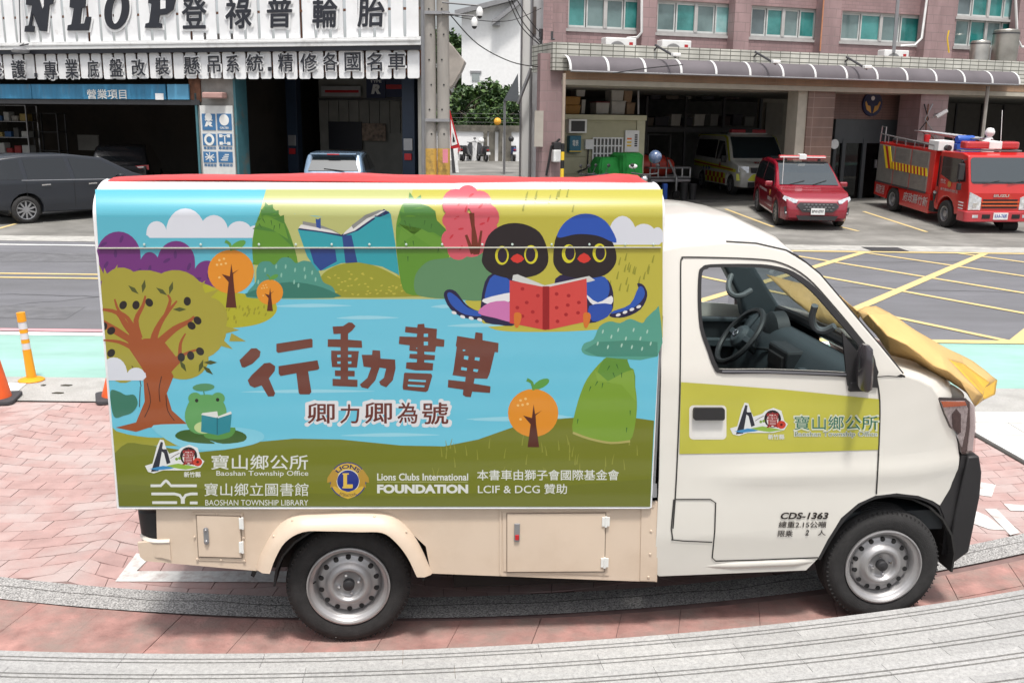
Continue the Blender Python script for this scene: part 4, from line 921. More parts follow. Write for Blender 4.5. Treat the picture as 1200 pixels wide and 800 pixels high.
for pts, w_ in (([(168, 408), (158, 392), (148, 380), (138, 366), (121, 362)], (11, 3)), ([(162, 392), (150, 372), (140, 364), (135, 350)], (6, 2)), ([(164, 396), (160, 375), (168, 358), (171, 346)], (8, 2)), ([(180, 410), (182, 392), (192, 372), (208, 352)], (11, 2)), ([(195, 368), (200, 352), (197, 345)], (5, 2)), ([(186, 402), (205, 385), (222, 376), (228, 370)], (10, 2)), ([(196, 436), (210, 420), (212, 402), (218, 390)], (7, 1.5)), ([(206, 420), (222, 412), (236, 408)], (5, 1.5)), ([(158, 408), (140, 400), (122, 398)], (6, 2))): d.S(pts, w_, TB)
for pts in ([(155, 428), (163, 440), (166, 452)], [(190, 440), (187, 455), (188, 470)], [(165, 452), (164, 476)], [(173, 448), (177, 470), (170, 488)], [(195, 462), (197, 480), (205, 492)]): d.S(pts, 1, (70, 30, 22))
for x, y, a in ((145, 357, 30), (160, 357, 10), (175.5, 354, -35), (220, 352.5, 0), (122, 382, 30), (131, 387, 50), (131, 413, 40), (225, 381, -50), (232, 375, -40), (224, 416, -10), (235, 411, -45), (213, 418, 0)): d.E(x, y, 4.3, 5.2, (26, 26, 26), a, 14)
for x, y, a in ((157, 339, 40), (169, 335, -80), (190, 341, 35), (201, 337, -75), (211, 362, 0), (236, 428, -70), (247, 424, 0), (244, 433, 40), (215, 428, 60)): d.P([(x-8*math.cos(math.radians(a)), y-8*math.sin(math.radians(a))), (x+2.6*math.sin(math.radians(a)), y-2.6*math.cos(math.radians(a))), (x+8*math.cos(math.radians(a)), y+8*math.sin(math.radians(a))), (x-2.6*math.sin(math.radians(a)), y+2.6*math.cos(math.radians(a)))], (76, 84, 36))
d.end()
d = Dec('printed_small_bush'); d.P([(130, 458), (140, 458), (148, 462), (158, 462), (162, 472), (156, 482), (146, 486), (134, 487)], (60, 122, 100), 4); d.end()
d = Dec('printed_cloud'); cloud(d, 445, ((134, 16, 418), (160, 11, 430)), 124, 172); d.end()
# lily pad with a plain green frog and a book
d = Dec('printed_lily_pad'); d.P([(178, 500), (200, 496), (250, 497), (300, 503), (310, 512), (296, 520), (262, 526), (232, 526), (206, 520)], (132, 208, 228), 3)
d.P([(206, 511), (212, 504), (232, 502), (270, 502), (288, 508), (286, 516), (262, 519), (246, 515), (252, 519), (222, 517)], (62, 98, 40), 3); d.end()
d = Dec('printed_frog'); FG = (100, 164, 96)
d.P([(217, 488), (221, 472), (230, 463), (250, 462), (262, 470), (266, 484), (260, 502), (240, 508), (224, 504)], FG, 3)
d.E(229, 466, 8, 7, FG); d.E(256, 466, 8, 7, FG); d.P([(240, 505), (258, 502), (276, 500), (272, 510), (258, 514), (242, 512)], (88, 148, 70), 3)
d.E(240, 500, 12, 7, (196, 214, 150)); d.E(231, 468.5, 2, 2.2, (36, 40, 30)); d.E(255.5, 467.5, 2, 2.2, (36, 40, 30))
d.P([(237, 484), (256, 488), (272, 484), (270, 505), (256, 509), (236, 505)], (44, 138, 152)); d.P([(238, 483), (255, 481), (256, 487), (271, 481), (272, 484), (256, 489), (236, 485)], (226, 228, 222)); d.S([(255, 488), (255, 508)], 1, (20, 90, 104), 0); d.end()
d = Dec('printed_leaf'); d.E(239, 453, 13, 4.5, (84, 146, 98), -3, 14); d.S([(240, 462), (238, 452)], 1.3, (84, 146, 98), 0); d.end()
# two plain dark birds with a spotted red book
NV = (22, 24, 66); BL = (32, 86, 176)
d = Dec('printed_bird')
d.P([(570, 374), (545, 372), (528, 362), (520, 346), (524, 339), (534, 341), (546, 356), (560, 364), (576, 366)], NV, 3); d.P([(566, 370), (545, 368), (530, 358), (524, 346), (527, 342), (536, 348), (548, 360), (566, 366)], BL, 3)
for k in range(4): d.E(532+k*10, 369+k*1.7-(3 if k == 0 else 0), 3.2, 1.9, (228, 228, 228), 20, 8)
d.P([(564, 372), (568, 330), (584, 318), (612, 320), (616, 345), (606, 378), (585, 380)], NV, 3); d.P([(568, 354), (574, 326), (588, 322), (604, 336), (600, 346), (588, 352)], BL, 3); d.P([(566, 350), (602, 342), (598, 352), (586, 356), (572, 356)], (232, 232, 234), 3); d.P([(560, 366), (574, 354), (598, 354), (602, 376), (580, 372)], (206, 120, 178), 3)
d.P([(565, 300), (572, 276), (590, 263), (612, 262), (632, 272), (641, 292), (641, 310), (628, 322), (600, 326), (576, 320), (566, 310)], (22, 22, 26), 4)
d.E(588, 299, 8, 11, (214, 206, 44)); d.E(588.5, 299, 5.6, 8.6, (30, 22, 46)); d.E(622, 298, 8, 11, (214, 206, 44)); d.E(621.5, 298, 5.6, 8.6, (30, 22, 46)); d.P([(598, 303), (606, 297), (614, 303), (606, 308)], (214, 54, 44), 2); d.end()
d = Dec('printed_bird')
d.P([(716, 366), (738, 358), (750, 345), (746, 332), (754, 334), (758, 346), (750, 362), (732, 371), (716, 371)], NV, 3); d.P([(718, 364), (738, 356), (748, 336), (754, 338), (754, 348), (742, 360), (718, 367)], BL, 3)
for k in range(4): d.E(724+k*8, 368.5-k*3.2, 3, 1.8, (228, 228, 228), -20, 8)
d.P([(650, 340), (656, 322), (700, 322), (716, 334), (718, 360), (708, 372), (690, 378), (662, 370)], NV, 3); d.P([(682, 336), (692, 326), (708, 324), (714, 338), (708, 352), (690, 352)], BL, 3); d.P([(686, 344), (700, 354), (716, 346), (716, 356), (696, 358)], (232, 232, 234), 3); d.P([(690, 358), (716, 356), (712, 370), (694, 376)], (30, 76, 168), 3)
d.P([(648, 300), (652, 276), (668, 264), (690, 262), (708, 270), (720, 290), (721, 308), (708, 322), (684, 326), (660, 322), (650, 312)], (22, 22, 26), 4)
d.P([(653, 278), (660, 262), (676, 252), (696, 252), (712, 262), (722, 284), (700, 276), (676, 274)], (28, 82, 178), 4)
d.E(666, 297, 8, 11, (214, 206, 44)); d.E(667.5, 296, 5.6, 8.6, (30, 22, 46)); d.E(702, 296, 8, 11, (214, 206, 44)); d.E(703, 296, 5.6, 8.6, (30, 22, 46)); d.P([(676, 303), (684, 296), (692, 303), (684, 308)], (214, 54, 44), 2); d.end()
d = Dec('printed_red_book')
d.P([(601, 322), (606, 321), (638, 334), (690, 323), (697, 328), (690, 330), (640, 338), (600, 328)], (210, 212, 208)); d.P([(597, 328), (638, 336), (638, 386), (597, 378)], (206, 66, 62)); d.P([(642, 336), (687, 326), (688, 376), (642, 386)], (212, 72, 66)); d.P([(635.5, 335), (643.5, 335), (643.5, 385), (639, 386), (635.5, 385)], (150, 16, 22))
for x, y in ((612, 338), (630, 346), (617, 354), (606, 360), (624, 365), (612, 370), (629, 376), (652, 344), (666, 346), (652, 360), (665, 357), (678, 354), (663, 368), (653, 376), (677, 366)): d.E(x, y, 2.3, 2.1, (168, 26, 34), 0, 10)
for x in (606, 687): d.P([(x-4, 372), (x-3, 366), (x+3, 366), (x+5, 371), (x+1, 383), (x-3, 382)], (214, 118, 40), 2)
d.end()
# big brown title: every stroke traced
d = Dec('printed_title')
def cz(pts): return [(270+x*.275, 365+y*.275) for x, y in pts]
def st(pts, w_, sm=0): d.S(cz(pts), (w_*.275, w_*.275), BRN, sm)
def pl(pts): d.P(cz(pts), BRN)
# xing
pl([(40, 205), (55, 190), (90, 155), (112, 154), (130, 168), (126, 190), (95, 220), (62, 236), (50, 234)])
pl([(75, 290), (92, 268), (145, 218), (170, 215), (192, 230), (190, 250), (165, 282), (192, 345), (186, 358), (162, 359), (134, 312), (104, 322), (84, 312)])
pl([(197, 135), (345, 113), (351, 118), (351, 150), (205, 174), (197, 168)]); pl([(206, 230), (372, 205), (380, 240), (372, 246), (332, 252), (346, 340), (338, 350), (298, 350), (292, 344), (282, 260), (215, 272), (207, 262)])
# dong
pl([(436, 62), (480, 60), (505, 44), (520, 46), (534, 60), (520, 78), (502, 92), (502, 118), (560, 122), (562, 152), (502, 150), (415, 148), (416, 116), (470, 116), (470, 92), (440, 94)])
pl([(470, 140), (502, 140), (502, 290), (470, 290)]); pl([(430, 164), (548, 166), (540, 236), (434, 234), (430, 200)])
pl([(436, 284), (542, 288), (542, 318), (436, 314)]); pl([(446, 248), (530, 250), (530, 274), (446, 272)])
pl([(560, 182), (604, 182), (606, 162), (638, 164), (640, 198), (702, 202), (704, 240), (692, 290), (664, 320), (640, 310), (634, 296), (654, 280), (664, 240), (636, 236), (618, 290), (586, 326), (560, 320), (552, 308), (584, 280), (600, 236), (568, 232)])
# shu
pl([(798, 52), (826, 50), (828, 66), (880, 72), (878, 112), (912, 118), (910, 148), (876, 146), (872, 170), (826, 168), (826, 180), (872, 184), (870, 204), (826, 204), (826, 214), (864, 218), (862, 248), (790, 248), (748, 240), (750, 214), (794, 214), (796, 200), (762, 196), (764, 178), (796, 178), (796, 168), (762, 164), (764, 142), (718, 136), (720, 104), (794, 106), (796, 92), (744, 86), (746, 62), (796, 66)])
pl([(744, 258), (856, 262), (860, 272), (842, 334), (832, 340), (736, 330), (734, 318), (740, 262)])
# che
pl([(1044, 86), (1074, 90), (1074, 120), (1142, 132), (1140, 172), (1126, 170), (1104, 262), (1094, 284), (1040, 282), (1036, 304), (1108, 316), (1106, 344), (1030, 338), (1024, 362), (1002, 360), (990, 352), (992, 330), (926, 320), (928, 288), (1000, 296), (1002, 276), (946, 268), (950, 250), (964, 150), (960, 142), (966, 102), (1040, 114)])
LK = LAKE
for x0, y0, x1, y1 in ((456, 182, 470, 192), (502, 182, 516, 192), (456, 210, 470, 220), (502, 210, 516, 220), (824, 92, 842, 106), (824, 126, 842, 142), (792, 152, 796, 156)): d.P(cz([(x0, y0), (x1, y0), (x1, y1), (x0, y1)]), LK)
for q in ([(760, 286), (834, 290), (832, 298), (758, 294)], [(756, 308), (828, 312), (826, 320), (756, 316)], [(996, 186), (1014, 188), (1012, 204), (994, 200)], [(1042, 192), (1062, 194), (1060, 208), (1040, 204)], [(984, 234), (1008, 238), (1006, 250), (982, 246)], [(1036, 242), (1056, 244), (1052, 256), (1034, 252)], [(964, 156), (1000, 162), (998, 170), (964, 166)] if 0 else [(990, 160), (1000, 160), (1000, 166), (990, 166)]): d.P(cz(q), LK)
d.end()
d = Dec('printed_subtitle')
WHT = (228, 228, 230)
cw = [(361, 472, 392, 495, '卿'), (399, 473, 421, 495, '力'), (428, 471, 459, 495, '卿'), (466, 471, 489, 495, '為'), (495, 471, 525, 496, '號')]
for x0, y0, x1, y1, t in cw: d.tx(t, x0-3, y0-3, x1+3, y1+3, WHT, .075)
for x0, y0, x1, y1, t in cw: d.tx(t, x0, y0, x1, y1, (104, 44, 34), .022)
d.end()
W2 = (226, 228, 222)
d = Dec('printed_office_name'); d.tx('寶山鄉公所', 248, 532, 361, 549, W2, .012); d.tx('Baoshan Township Office', 254, 550.5, 361.5, 558, W2, .004); d.end()
d = Dec('printed_library_name'); d.tx('寶山鄉立圖書館', 240, 565, 361.5, 580, W2, .006); d.tx('BAOSHAN TOWNSHIP LIBRARY', 241, 584.5, 361.5, 591, W2, .003); d.end()
d = Dec('printed_library_logo')
d.S([(177, 568), (189, 568), (193, 563.5), (195, 562), (197, 563.5), (201, 568), (231, 568)], 3.2, W2, 0); d.S([(178, 577.5), (205, 577.5), (211, 579), (214, 583), (214, 589)], 3.2, W2, 0); d.S([(232, 577.5), (224, 577.5), (218, 579), (215.5, 583), (215.5, 589)], 3.2, W2, 0); d.S([(179, 587.7), (208, 587.7)], 3.2, W2, 0); d.S([(223, 588), (232, 588)], 3.2, W2, 0); d.end()
def town_logo(fn, par, ox, oy, k, name='printed_town_logo'):
    d = Dec(name, fn, par); q = lambda pts: [(ox+x*k, oy+y*k) for x, y in pts]; Wt = (232, 234, 232); DK = (44, 46, 58)
    d.P(q([(-4, 36), (6, 33), (12, 10), (16, 1), (21, 2), (24, 12), (28, 20), (40, 16), (44, 12), (55, 8), (66, 12), (70, 26), (75, 30), (70, 38), (55, 42), (20, 42), (8, 46), (0, 44)]), Wt)
    d.P(q([(17, 4), (20, 5), (18, 20), (14, 43), (4, 44), (8, 32)]), DK); d.P(q([(20, 14), (25, 14), (30, 32), (25, 34)]), DK); d.P(q([(18, 12), (25, 19), (25, 22), (17, 16)]), DK)
    d.P(q([(2, 40), (20, 36), (38, 38), (30, 40), (12, 42)]), (60, 142, 196)); d.P(q([(24, 36), (40, 33), (68, 38), (50, 41), (36, 39)]), (150, 186, 70))
    d.E(ox+54*k, oy+23*k, 11.5*k, 12*k, (40, 24, 26)); d.E(ox+54*k, oy+25*k, 8*k, 9*k, (232, 228, 222)); d.tx('寶', ox+46*k, oy+14*k, ox+62*k, oy+35*k, (160, 36, 40), .02)
    d.E(ox+66*k, oy+31*k, 6*k, 5.5*k, (206, 66, 46)); d.E(ox+66*k, oy+31*k, 1.8*k, 1.8*k, (90, 20, 16)); d.E(ox+38*k, oy+27*k, 2*k, 2*k, (130, 166, 60), 0, 8); d.E(ox+42*k, oy+26*k, 2*k, 2*k, (130, 166, 60), 0, 8); d.S(q([(30, 26), (36, 22), (42, 19)]), .8*k, (90, 60, 60), 0)
    d.tx('新竹縣', ox+48*k, oy+44*k, ox+70*k, oy+51*k, (224, 226, 216), .05); return d
town_logo(PM, panel, 174, 513, .88).end()
# lions club emblem and words
d = Dec('printed_lions_emblem'); GD = (214, 176, 62); BB = (22, 46, 134)
cx, cy = 408, 562.5
d.E(cx, cy-1, 21.5, 21, BB, 0, 32); d.E(cx, cy-1, 20.3, 19.8, GD, 0, 32); d.E(cx, cy, 13.6, 13.4, (226, 226, 214), 0, 28); d.E(cx, cy, 12.8, 12.6, BB, 0, 28)
for s_ in (-1, 1): d.P([(cx+s_*11, cy-8), (cx+s_*17, cy-14), (cx+s_*20, cy-10), (cx+s_*24, cy-4), (cx+s_*24.5, cy+2), (cx+s_*20, cy+1), (cx+s_*21, cy+8), (cx+s_*16, cy+6), (cx+s_*12, cy+8), (cx+s_*13.5, cy)], (186, 146, 48))
d.P([(cx-14, cy+12), (cx-11, cy+9), (cx, cy+13), (cx+11, cy+9), (cx+14, cy+12), (cx+8, cy+18), (cx, cy+21), (cx-8, cy+18)], GD)
def arcf(r0, r1, a0, a1, cc=(408, 562.5)):
    def f(u, v):
        a = math.radians(a0+(a1-a0)*u); r = r0+(r1-r0)*v; return (cc[0]+r*math.sin(a), cc[1]-r*math.cos(a))
    return f
d.tx('LIONS', 0, 0, 1, 1, (30, 40, 90), .03, arc=arcf(14.6, 19.4, -52, 52)); d.tx('INTERNATIONAL', 0, 0, 1, 1, (60, 60, 60), .01, arc=arcf(18.6, 15.2, 214, 146))
d.tx('L', cx-5.5, cy-9, cx+5.5, cy+8, (226, 190, 80), .05); d.S([(cx-6.5, cy+7.5), (cx+5, cy+7.5)], 2, (226, 190, 80), 0); d.S([(cx-6.5, cy-8.3), (cx+1, cy-8.3)], 1.6, (226, 190, 80), 0); d.end()
d = Dec('printed_foundation_name'); d.tx('Lions Clubs International', 442, 553.5, 548.5, 562, W2, .02); d.S([(442, 563.6), (548, 563.6)], .6, (186, 190, 130), 0); d.tx('FOUNDATION', 442, 566.5, 548.5, 577, W2, .05); d.end()
d = Dec('printed_sponsor_line'); d.tx('本書車由獅子會國際基金會', 559, 549.5, 725, 561.5, W2, .016); d.end(); d = Dec('printed_sponsor_line'); d.tx('LCIF & DCG 贊助', 560, 566, 664, 577.5, W2, .012); d.end()
# print on the door
LAY[0] = .0100
fnD = lambda x, y, o: VB(x, y, o)
town_logo(fnD, dband, 858, 470, .86).end()
d = Dec('printed_office_name', fnD, dband); G1 = (36, 112, 92)
d.tx('寶山鄉公所', 929, 485, 1029, 504, (222, 226, 200), .06); d.tx('寶山鄉公所', 930, 486.5, 1027.5, 502.5, G1, .008); d.tx('Baoshan Township Office', 929.5, 504, 1027.5, 512.5, (222, 226, 214), .05); d.tx('Baoshan Township Office', 930.5, 505, 1026.5, 511.5, (96, 118, 100), -.004); d.end()
d = Dec('printed_number', fnD, cab); DK = (44, 36, 34)
d.tx('CDS-1363', 914, 599, 970, 607, DK, .03, .25); d.tx('總重2.15公噸', 911.5, 609.5, 967.5, 617, DK, .02, .1); d.tx('限乘', 910.5, 620, 928, 627.5, DK, .02, .1); d.tx('2', 942.5, 619.5, 947, 626, DK, .03, .25); d.tx('人', 957.5, 620, 966.5, 626, DK, .03); d.end()
# ---------------- yellow-brown sheet crumpled on the bonnet ----------------
tp = thing('protective_sheet', 'crumpled pale yellow protective paper sheet draped over the windscreen and bonnet of the van', 'sheet', V)
pp = {}
for t_ in '''a1005,364,.35 b1013,359.5,.5 c1026,358,.6 d1042,366,.6 e1055,375,.6 f1075,388,.6 g1098,402,.6 h1125,415,.62 i1140,423,.62 j1169,445,.6
k1018,368,.12 l1042,368,.3 m1075,391,.3 n1098,408,.28 o1112,421,.25 p1152,463,.12 q1028,380,.06 r1040,393,.04 s1062,404,.02 t1094,428,.0 u1110,434,.0 v1125,446,.02
w1010,374,.2 x1026,392,.2 y1044,416,.2 z1072,424,.16 A1090,436,.14 B1112,446,.12 C1132,460,.12 D1143,476,.10 E1131,427,.5 F1160,448,.45 G1153,455,.38 H1166,462,.42 I1152,469,.25'''.split(): pp[t_[0]] = tuple(float(v) for v in t_[1:].split(','))
Pv = {k: V.P(*v) for k, v in pp.items()}
def facets(names, faces, nm, mt, par, sub=2, wob=.006, th=.003, extra={}):
    PP = dict(Pv); PP.update({k: V.P(*v) for k, v in extra.items()}); ks = list(PP); b = MB(); b.add([tuple(PP[k]) for k in ks], [tuple(ks.index(c) for c in f) for f in faces])
    o = b.build(nm, mt, par, fix=True); bm = bmesh.new(); bm.from_mesh(o.data)
    bmesh.ops.delete(bm, geom=[v for v in bm.verts if not v.link_faces], context='VERTS')
    bmesh.ops.subdivide_edges(bm, edges=bm.edges[:], cuts=3, use_grid_fill=True)
    bmesh.ops.triangulate(bm, faces=[f for f in bm.faces if len(f.verts) > 3])
    for v in bm.verts:
        q = v.co; d_ = noise.noise((q.x*7, q.y*7, q.z*9)) + .5*noise.noise((q.x*19, q.y*19, q.z*21+5)); v.co = q + Vector((0, -1, .5))*d_*wob
    bmesh.ops.smooth_vert(bm, verts=[v for v in bm.verts if not v.is_boundary], factor=.12, use_axis_x=True, use_axis_y=True, use_axis_z=True); bm.to_mesh(o.data); bm.free(); o.data.polygons.foreach_set('use_smooth', [True]*len(o.data.polygons)); o.data.set_sharp_from_angle(angle=math.radians(11)); md = o.modifiers.new('s', 'SOLIDIFY'); md.thickness = th; return o
ym = mat('yellow_sheet', (.62, .40, .15), r=.55, var=.10, sc=2.5, bump=.25, bs=14)
ym2 = mat('yellow_sheet_inner', (.62, .36, .03), r=.45, var=.15, sc=6, bump=.3, bs=20)
facets('', 'abk bck cdk dlk kql qrl rml rsm stm tnm tun uon uvo vpo del elm efm fgm gnm ghn hno hEo hiE iFE ijF'.split(), 'outer_fold', ym, tp, wob=.007)
facets('', ['gh1', 'g12', 'h31', '1324', 'i3h'], 'inner_fold', ym2, tp, extra={'1': (1150, 438, .5), '2': (1128, 427, .42), '3': (1158, 455, .42), '4': (1142, 452, .36)}) if 0 else None
facets('', 'oEp EGp EFG FjG jHG HIG GIp IDp'.split(), 'inner_fold', ym2, tp, wob=.006)
# run of the sheet along the foot of the windscreen and up the far side of the glass
facets('', ['1 2 5 4'.replace(' ', ''), '2365', '3ab6', ], 'rear_fold', ym, tp, wob=.008, extra={'1': (898, 322, 1.42), '2': (940, 333, 1.25), '3': (985, 347, 1.0), '4': (930, 352, 1.15), '5': (962, 378, .85), '6': (1000, 388, .45)})
facets('', 'awk wxk xqk xrq xyr yzr zsr zAs Ats ABt But BCu Cvu CDv Dpv'.split(), 'under_fold', ym, tp, wob=.007)
# =====================================================  LEFT: tyre and chassis garage
L = Frame(-2.45, 25.5, -17)
gar = thing('tyre_garage', 'tyre garage with a slatted white sign across its front over two dark open bays', 'building', L)
slatm = [mat('slat_white_%s' % k, (.76*v, .765*v, .77*v), r=.6, var=.05, sc=3, c2=(.38, .33, .29), mix=.26, msc=2.2) for k, v in (('a', 1), ('b', .94), ('c', 1.04))]
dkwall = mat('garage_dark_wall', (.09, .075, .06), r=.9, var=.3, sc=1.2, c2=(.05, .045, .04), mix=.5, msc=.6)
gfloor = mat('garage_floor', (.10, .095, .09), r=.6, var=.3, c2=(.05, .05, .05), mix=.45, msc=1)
corr = mat('corrugated_wall', (.22, .215, .195), r=.7, var=.15, sc=2)
rust = mat('rusty_frame', (.16, .07, .04), r=.85, var=.4, sc=6)
bluem = mat('sign_blue', (.035, .20, .36), r=.5, var=.15, c2=(.10, .13, .15), mix=.33, msc=2.5, stretch=(2.5, 1, .4))
ink = mat('sign_black', (.02, .022, .03), r=.4)
def LX(px, py=100, yl=0): return L.U(px, py, yl)[0]
def LZ(px, py, yl=0): return L.U(px, py, yl)[1]
DP = 9.0
# shell
b = MB(); b.box(-22, 0, 0, -21.8, DP, 6.5); b.build('side_wall', corr, gar); b = MB(); b.prism([(-.02, 0), (.14, 0), (-.42*DP+.14, DP), (-.42*DP-.02, DP)], 0, 6.2, 'z'); b.build('end_wall', corr, gar)
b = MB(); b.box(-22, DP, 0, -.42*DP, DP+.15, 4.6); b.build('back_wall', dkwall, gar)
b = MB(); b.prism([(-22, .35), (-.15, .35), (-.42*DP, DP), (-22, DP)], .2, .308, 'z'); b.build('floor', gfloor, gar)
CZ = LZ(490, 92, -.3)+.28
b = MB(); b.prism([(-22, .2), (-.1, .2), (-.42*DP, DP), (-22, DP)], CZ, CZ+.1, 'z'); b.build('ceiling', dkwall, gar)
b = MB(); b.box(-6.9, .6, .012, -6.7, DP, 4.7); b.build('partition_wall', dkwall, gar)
# pale panelled partition seen in the right bay
x0, x1 = LX(374, 150, 5), LX(492, 150, 5)
XW = LX(494, 150, 5); pw = MB(); pw.box(x0, 5.05, .012, XW, 5.1, CZ); pwo = pw.build('panel_wall', corr, gar)
n_ = 10
for k in range(n_):
    a = x0 + (XW-x0)*k/n_; MB().box(a+.012, 5.0, 2.0, a+(XW-x0)/n_-.012, 5.05, 2.98).build('wall_panel', corr, pwo, bevel=.005)
MB().box(x0, 4.97, 3.0, XW, 5.04, 3.06).build('wall_rail', m('dark_metal'), pwo)
# roller boards / fascia frames
zb = LZ(250, 95, -.05)
b = MB(); b.box(-22, -.1, CZ-.2, .1, .0, 4.4); b.build('fascia', rust, gar)
for x_ in [-21.9+1.1*i for i in range(20)]:
    if x_ < .2: MB().box(x_-.03, -.22, CZ-.2, x_+.03, -.14, 6.1).build('sign_post', rust, gar)
for z_ in (4.35, 5.1, 5.9, CZ-.1, 3.8): MB().box(-22, -.24, z_-.03, .16, -.19, z_+.03).build('sign_rail', rust, gar)
# slats
YS = -.30
zt_b, zt_t = LZ(490, 43, YS), 6.1
edges = [(-2, 10), (13, 24), (27, 40), (44, 57), (60, 69)]
x = LX(0, 50, YS) - 8
xe = LX(492, 40, YS); pitch = .411
i = 0
while xe - .36 - i*pitch > -20:
    xa = xe - .36 - i*pitch; tl = random.uniform(-.012, .012)
    b = MB(); z0_ = zt_b + random.uniform(-.01, .01); b.prism([(xa, z0_), (xa+.325, z0_), (xa+.325+tl, zt_t), (xa+tl, zt_t)], YS, YS+.03); b.build('sign_slat', random.choice(slatm), gar, bevel=.004); i += 1
zb_b, zb_t = LZ(490, 92, YS), LZ(490, 59, YS)
i = 0; pitch2 = .38
while xe - .35 - i*pitch2 > -20:
    xa = xe - .34 - i*pitch2; b = MB(); b.prism(rr_(xa, zb_b+random.uniform(-.015, .015), xa+.315, zb_t, .045, 3), YS, YS+.03); b.build('sign_slat', random.choice(slatm), gar); i += 1
b = MB(); b.box(-22, -.46, LZ(490, 53, -.46), xe+.08, -.2, LZ(490, 43, -.46)); b.box(-22, -.48, LZ(490, 53, -.46)+.10, xe+.08, -.46, LZ(490, 53, -.46)+.16); b.build('sign_beam', mat('beam_pale', (.68, .685, .68), r=.5, var=.04, c2=(.42, .41, .40), mix=.35, msc=3), gar, bevel=.01)
b = MB(); b.box(-22, -.42, LZ(490, 58.5, -.42), xe+.05, -.22, LZ(490, 53, -.42)-.002); b.build('black_rail', ink, gar)  # plain black strip below the sign beam
wplate = mat('letter_plate', (.80, .80, .80), r=.5, var=.03)
def lt(t, x0, y0, x1, y1, bold, nm='sign_letter', shear=0, out=.03):
    y = YS - .03; a0, z1 = L.U(x0, y0, y); a1, z0 = L.U(x1, y1, y)
    _, zz1 = L.U(x1, y0, y)
    text(t, 'letter_backing', wplate, gar, a0-out, a1+out, z0-out, z1+out, y, bold+.05, shear)
    return text(t, nm, ink, gar, a0, a1, z0, z1, y-.02, bold, shear, .012)
# tall letters: upright strokes as traced slabs
def big(pts_list, holes=None):
    y = YS-.05
    for pts in pts_list:
        P_ = [L.U(px, py, y) for px, py in pts]; c_ = Vector((sum(p[0] for p in P_)/len(P_), sum(p[1] for p in P_)/len(P_)))
        Q_ = [tuple(c_ + (Vector(p)-c_)*1.0 + Vector((math.copysign(.045, p[0]-c_.x), math.copysign(.045, p[1]-c_.y)))) for p in P_]
        MB().prism(Q_, y+.018, y+.035).build('letter_backing', wplate, gar)
        MB().prism(P_, y-.02, y+.012).build('sign_letter', ink, gar)
big([[(29, 37.5), (30, 31), (34, 30), (38, 7), (31, 6), (31, 1), (31.5, -8), (44, -8), (50, 12), (52, 7), (52, -8), (64, -8), (62, 5), (58, 6), (55, 37), (47, 36.5), (39, 16), (37, 30), (41, 31), (40, 38)]])
big([[(79, 36), (80, 30), (84, 29), (87, 10), (82, 9), (83, -8), (101, -8), (100, 9), (96, 10), (94, 28), (99, 28), (101, 20), (107, 20), (104, 36)]])
y = YS-.05; ring = [L.U(137+14.5*math.cos(a)+2.5*math.sin(-a)*1.0, 12+23*math.sin(a), y) for a in [2*PI*k/28 for k in range(28)]]; rin = [L.U(137+5.5*math.cos(a)+2.0*math.sin(-a), 12+16*math.sin(a), y) for a in [2*PI*k/28 for k in range(28)]]
for nm, k_, yy, mt in (('letter_backing', 1.12, y+.02, wplate), ('sign_letter', 1, y, ink)):
    c_ = L.U(137, 12, y); b = MB(); A_ = [(c_[0]+(p[0]-c_[0])*k_, yy, c_[1]+(p[1]-c_[1])*k_) for p in ring]; B_ = [(p[0], yy, p[1]) for p in rin]
    b.loft([A_, B_], caps=False); b.build(nm, mt, gar, solid=.02)
big([[(170, 33), (171, 28), (175, 27), (178, 5), (174, 4), (175, -9), (200, -9), (206, 0), (203, 12), (195, 17.5), (187, 18), (186, 27), (190, 28), (190, 33)]])
MB().prism([L.U(*q, YS-.072) for q in [(188, 0), (194, 1), (194, 10), (188, 11)]], YS-.074, YS-.071).build('letter_gap', wplate, gar)
for t, x0, x1, y0, y1 in (('登', 213, 243, -2, 33), ('祿', 264, 295, -2, 33), ('普', 313, 343, -2, 32), ('輪', 366, 396, -2, 32), ('胎', 419, 451, -2, 31)): lt(t, x0, y0, x1, y1, .035, shear=.06)
for t, x0, x1, y0, y1 in (('修', -14, 4, 72, 92), ('護', 13, 31, 71, 92), ('專', 51, 68, 72, 93), ('業', 76, 93, 70, 92), ('底', 102, 117, 71, 91), ('盤', 128, 145, 69, 90), ('改', 154, 171, 70, 89), ('裝', 182, 199, 68, 88), ('懸', 215, 235, 67, 87), ('吊', 243, 259, 66, 86), ('系', 265, 281, 65, 85), ('統', 289, 309, 64, 84), ('精', 326, 344, 63, 84), ('修', 352, 372, 63, 84), ('各', 379, 396, 62, 83), ('國', 404, 423, 62, 83), ('名', 430, 448, 62, 83), ('車', 455, 475, 62, 82)): lt(t, x0, y0, x1, y1, .022, out=.02)
for px, py in ((42, 88), (316, 81)):
    q = L.U(px, py, YS-.04); MB().box(q[0]-.05, YS-.045, q[1]-.05, q[0]+.05, YS-.03, q[1]+.05).build('sign_dot', ink, gar)
# flood lamp hanging on the sign
q = L.P(24, 59, -.7)
fl = thing('flood_lamp', 'grey outdoor flood lamp hanging in front of the white slatted sign', 'lamp', L, tuple(q))
b = MB(); b.lathe([(.001, .09), (.10, .08), (.24, .0), (.22, -.06), (.001, -.09)], 16); b.build('lamp_head', m('grey_metal'), fl, smooth=True)
b = MB(); b.tube([(-.12, .3, .2), (-.02, .02, .12), (.12, .3, .2)], .018); b.tube([(-.02, .05, .2), (-.1, .3, 2.0)], .016); b.build('lamp_arm', m('dark_metal'), fl)
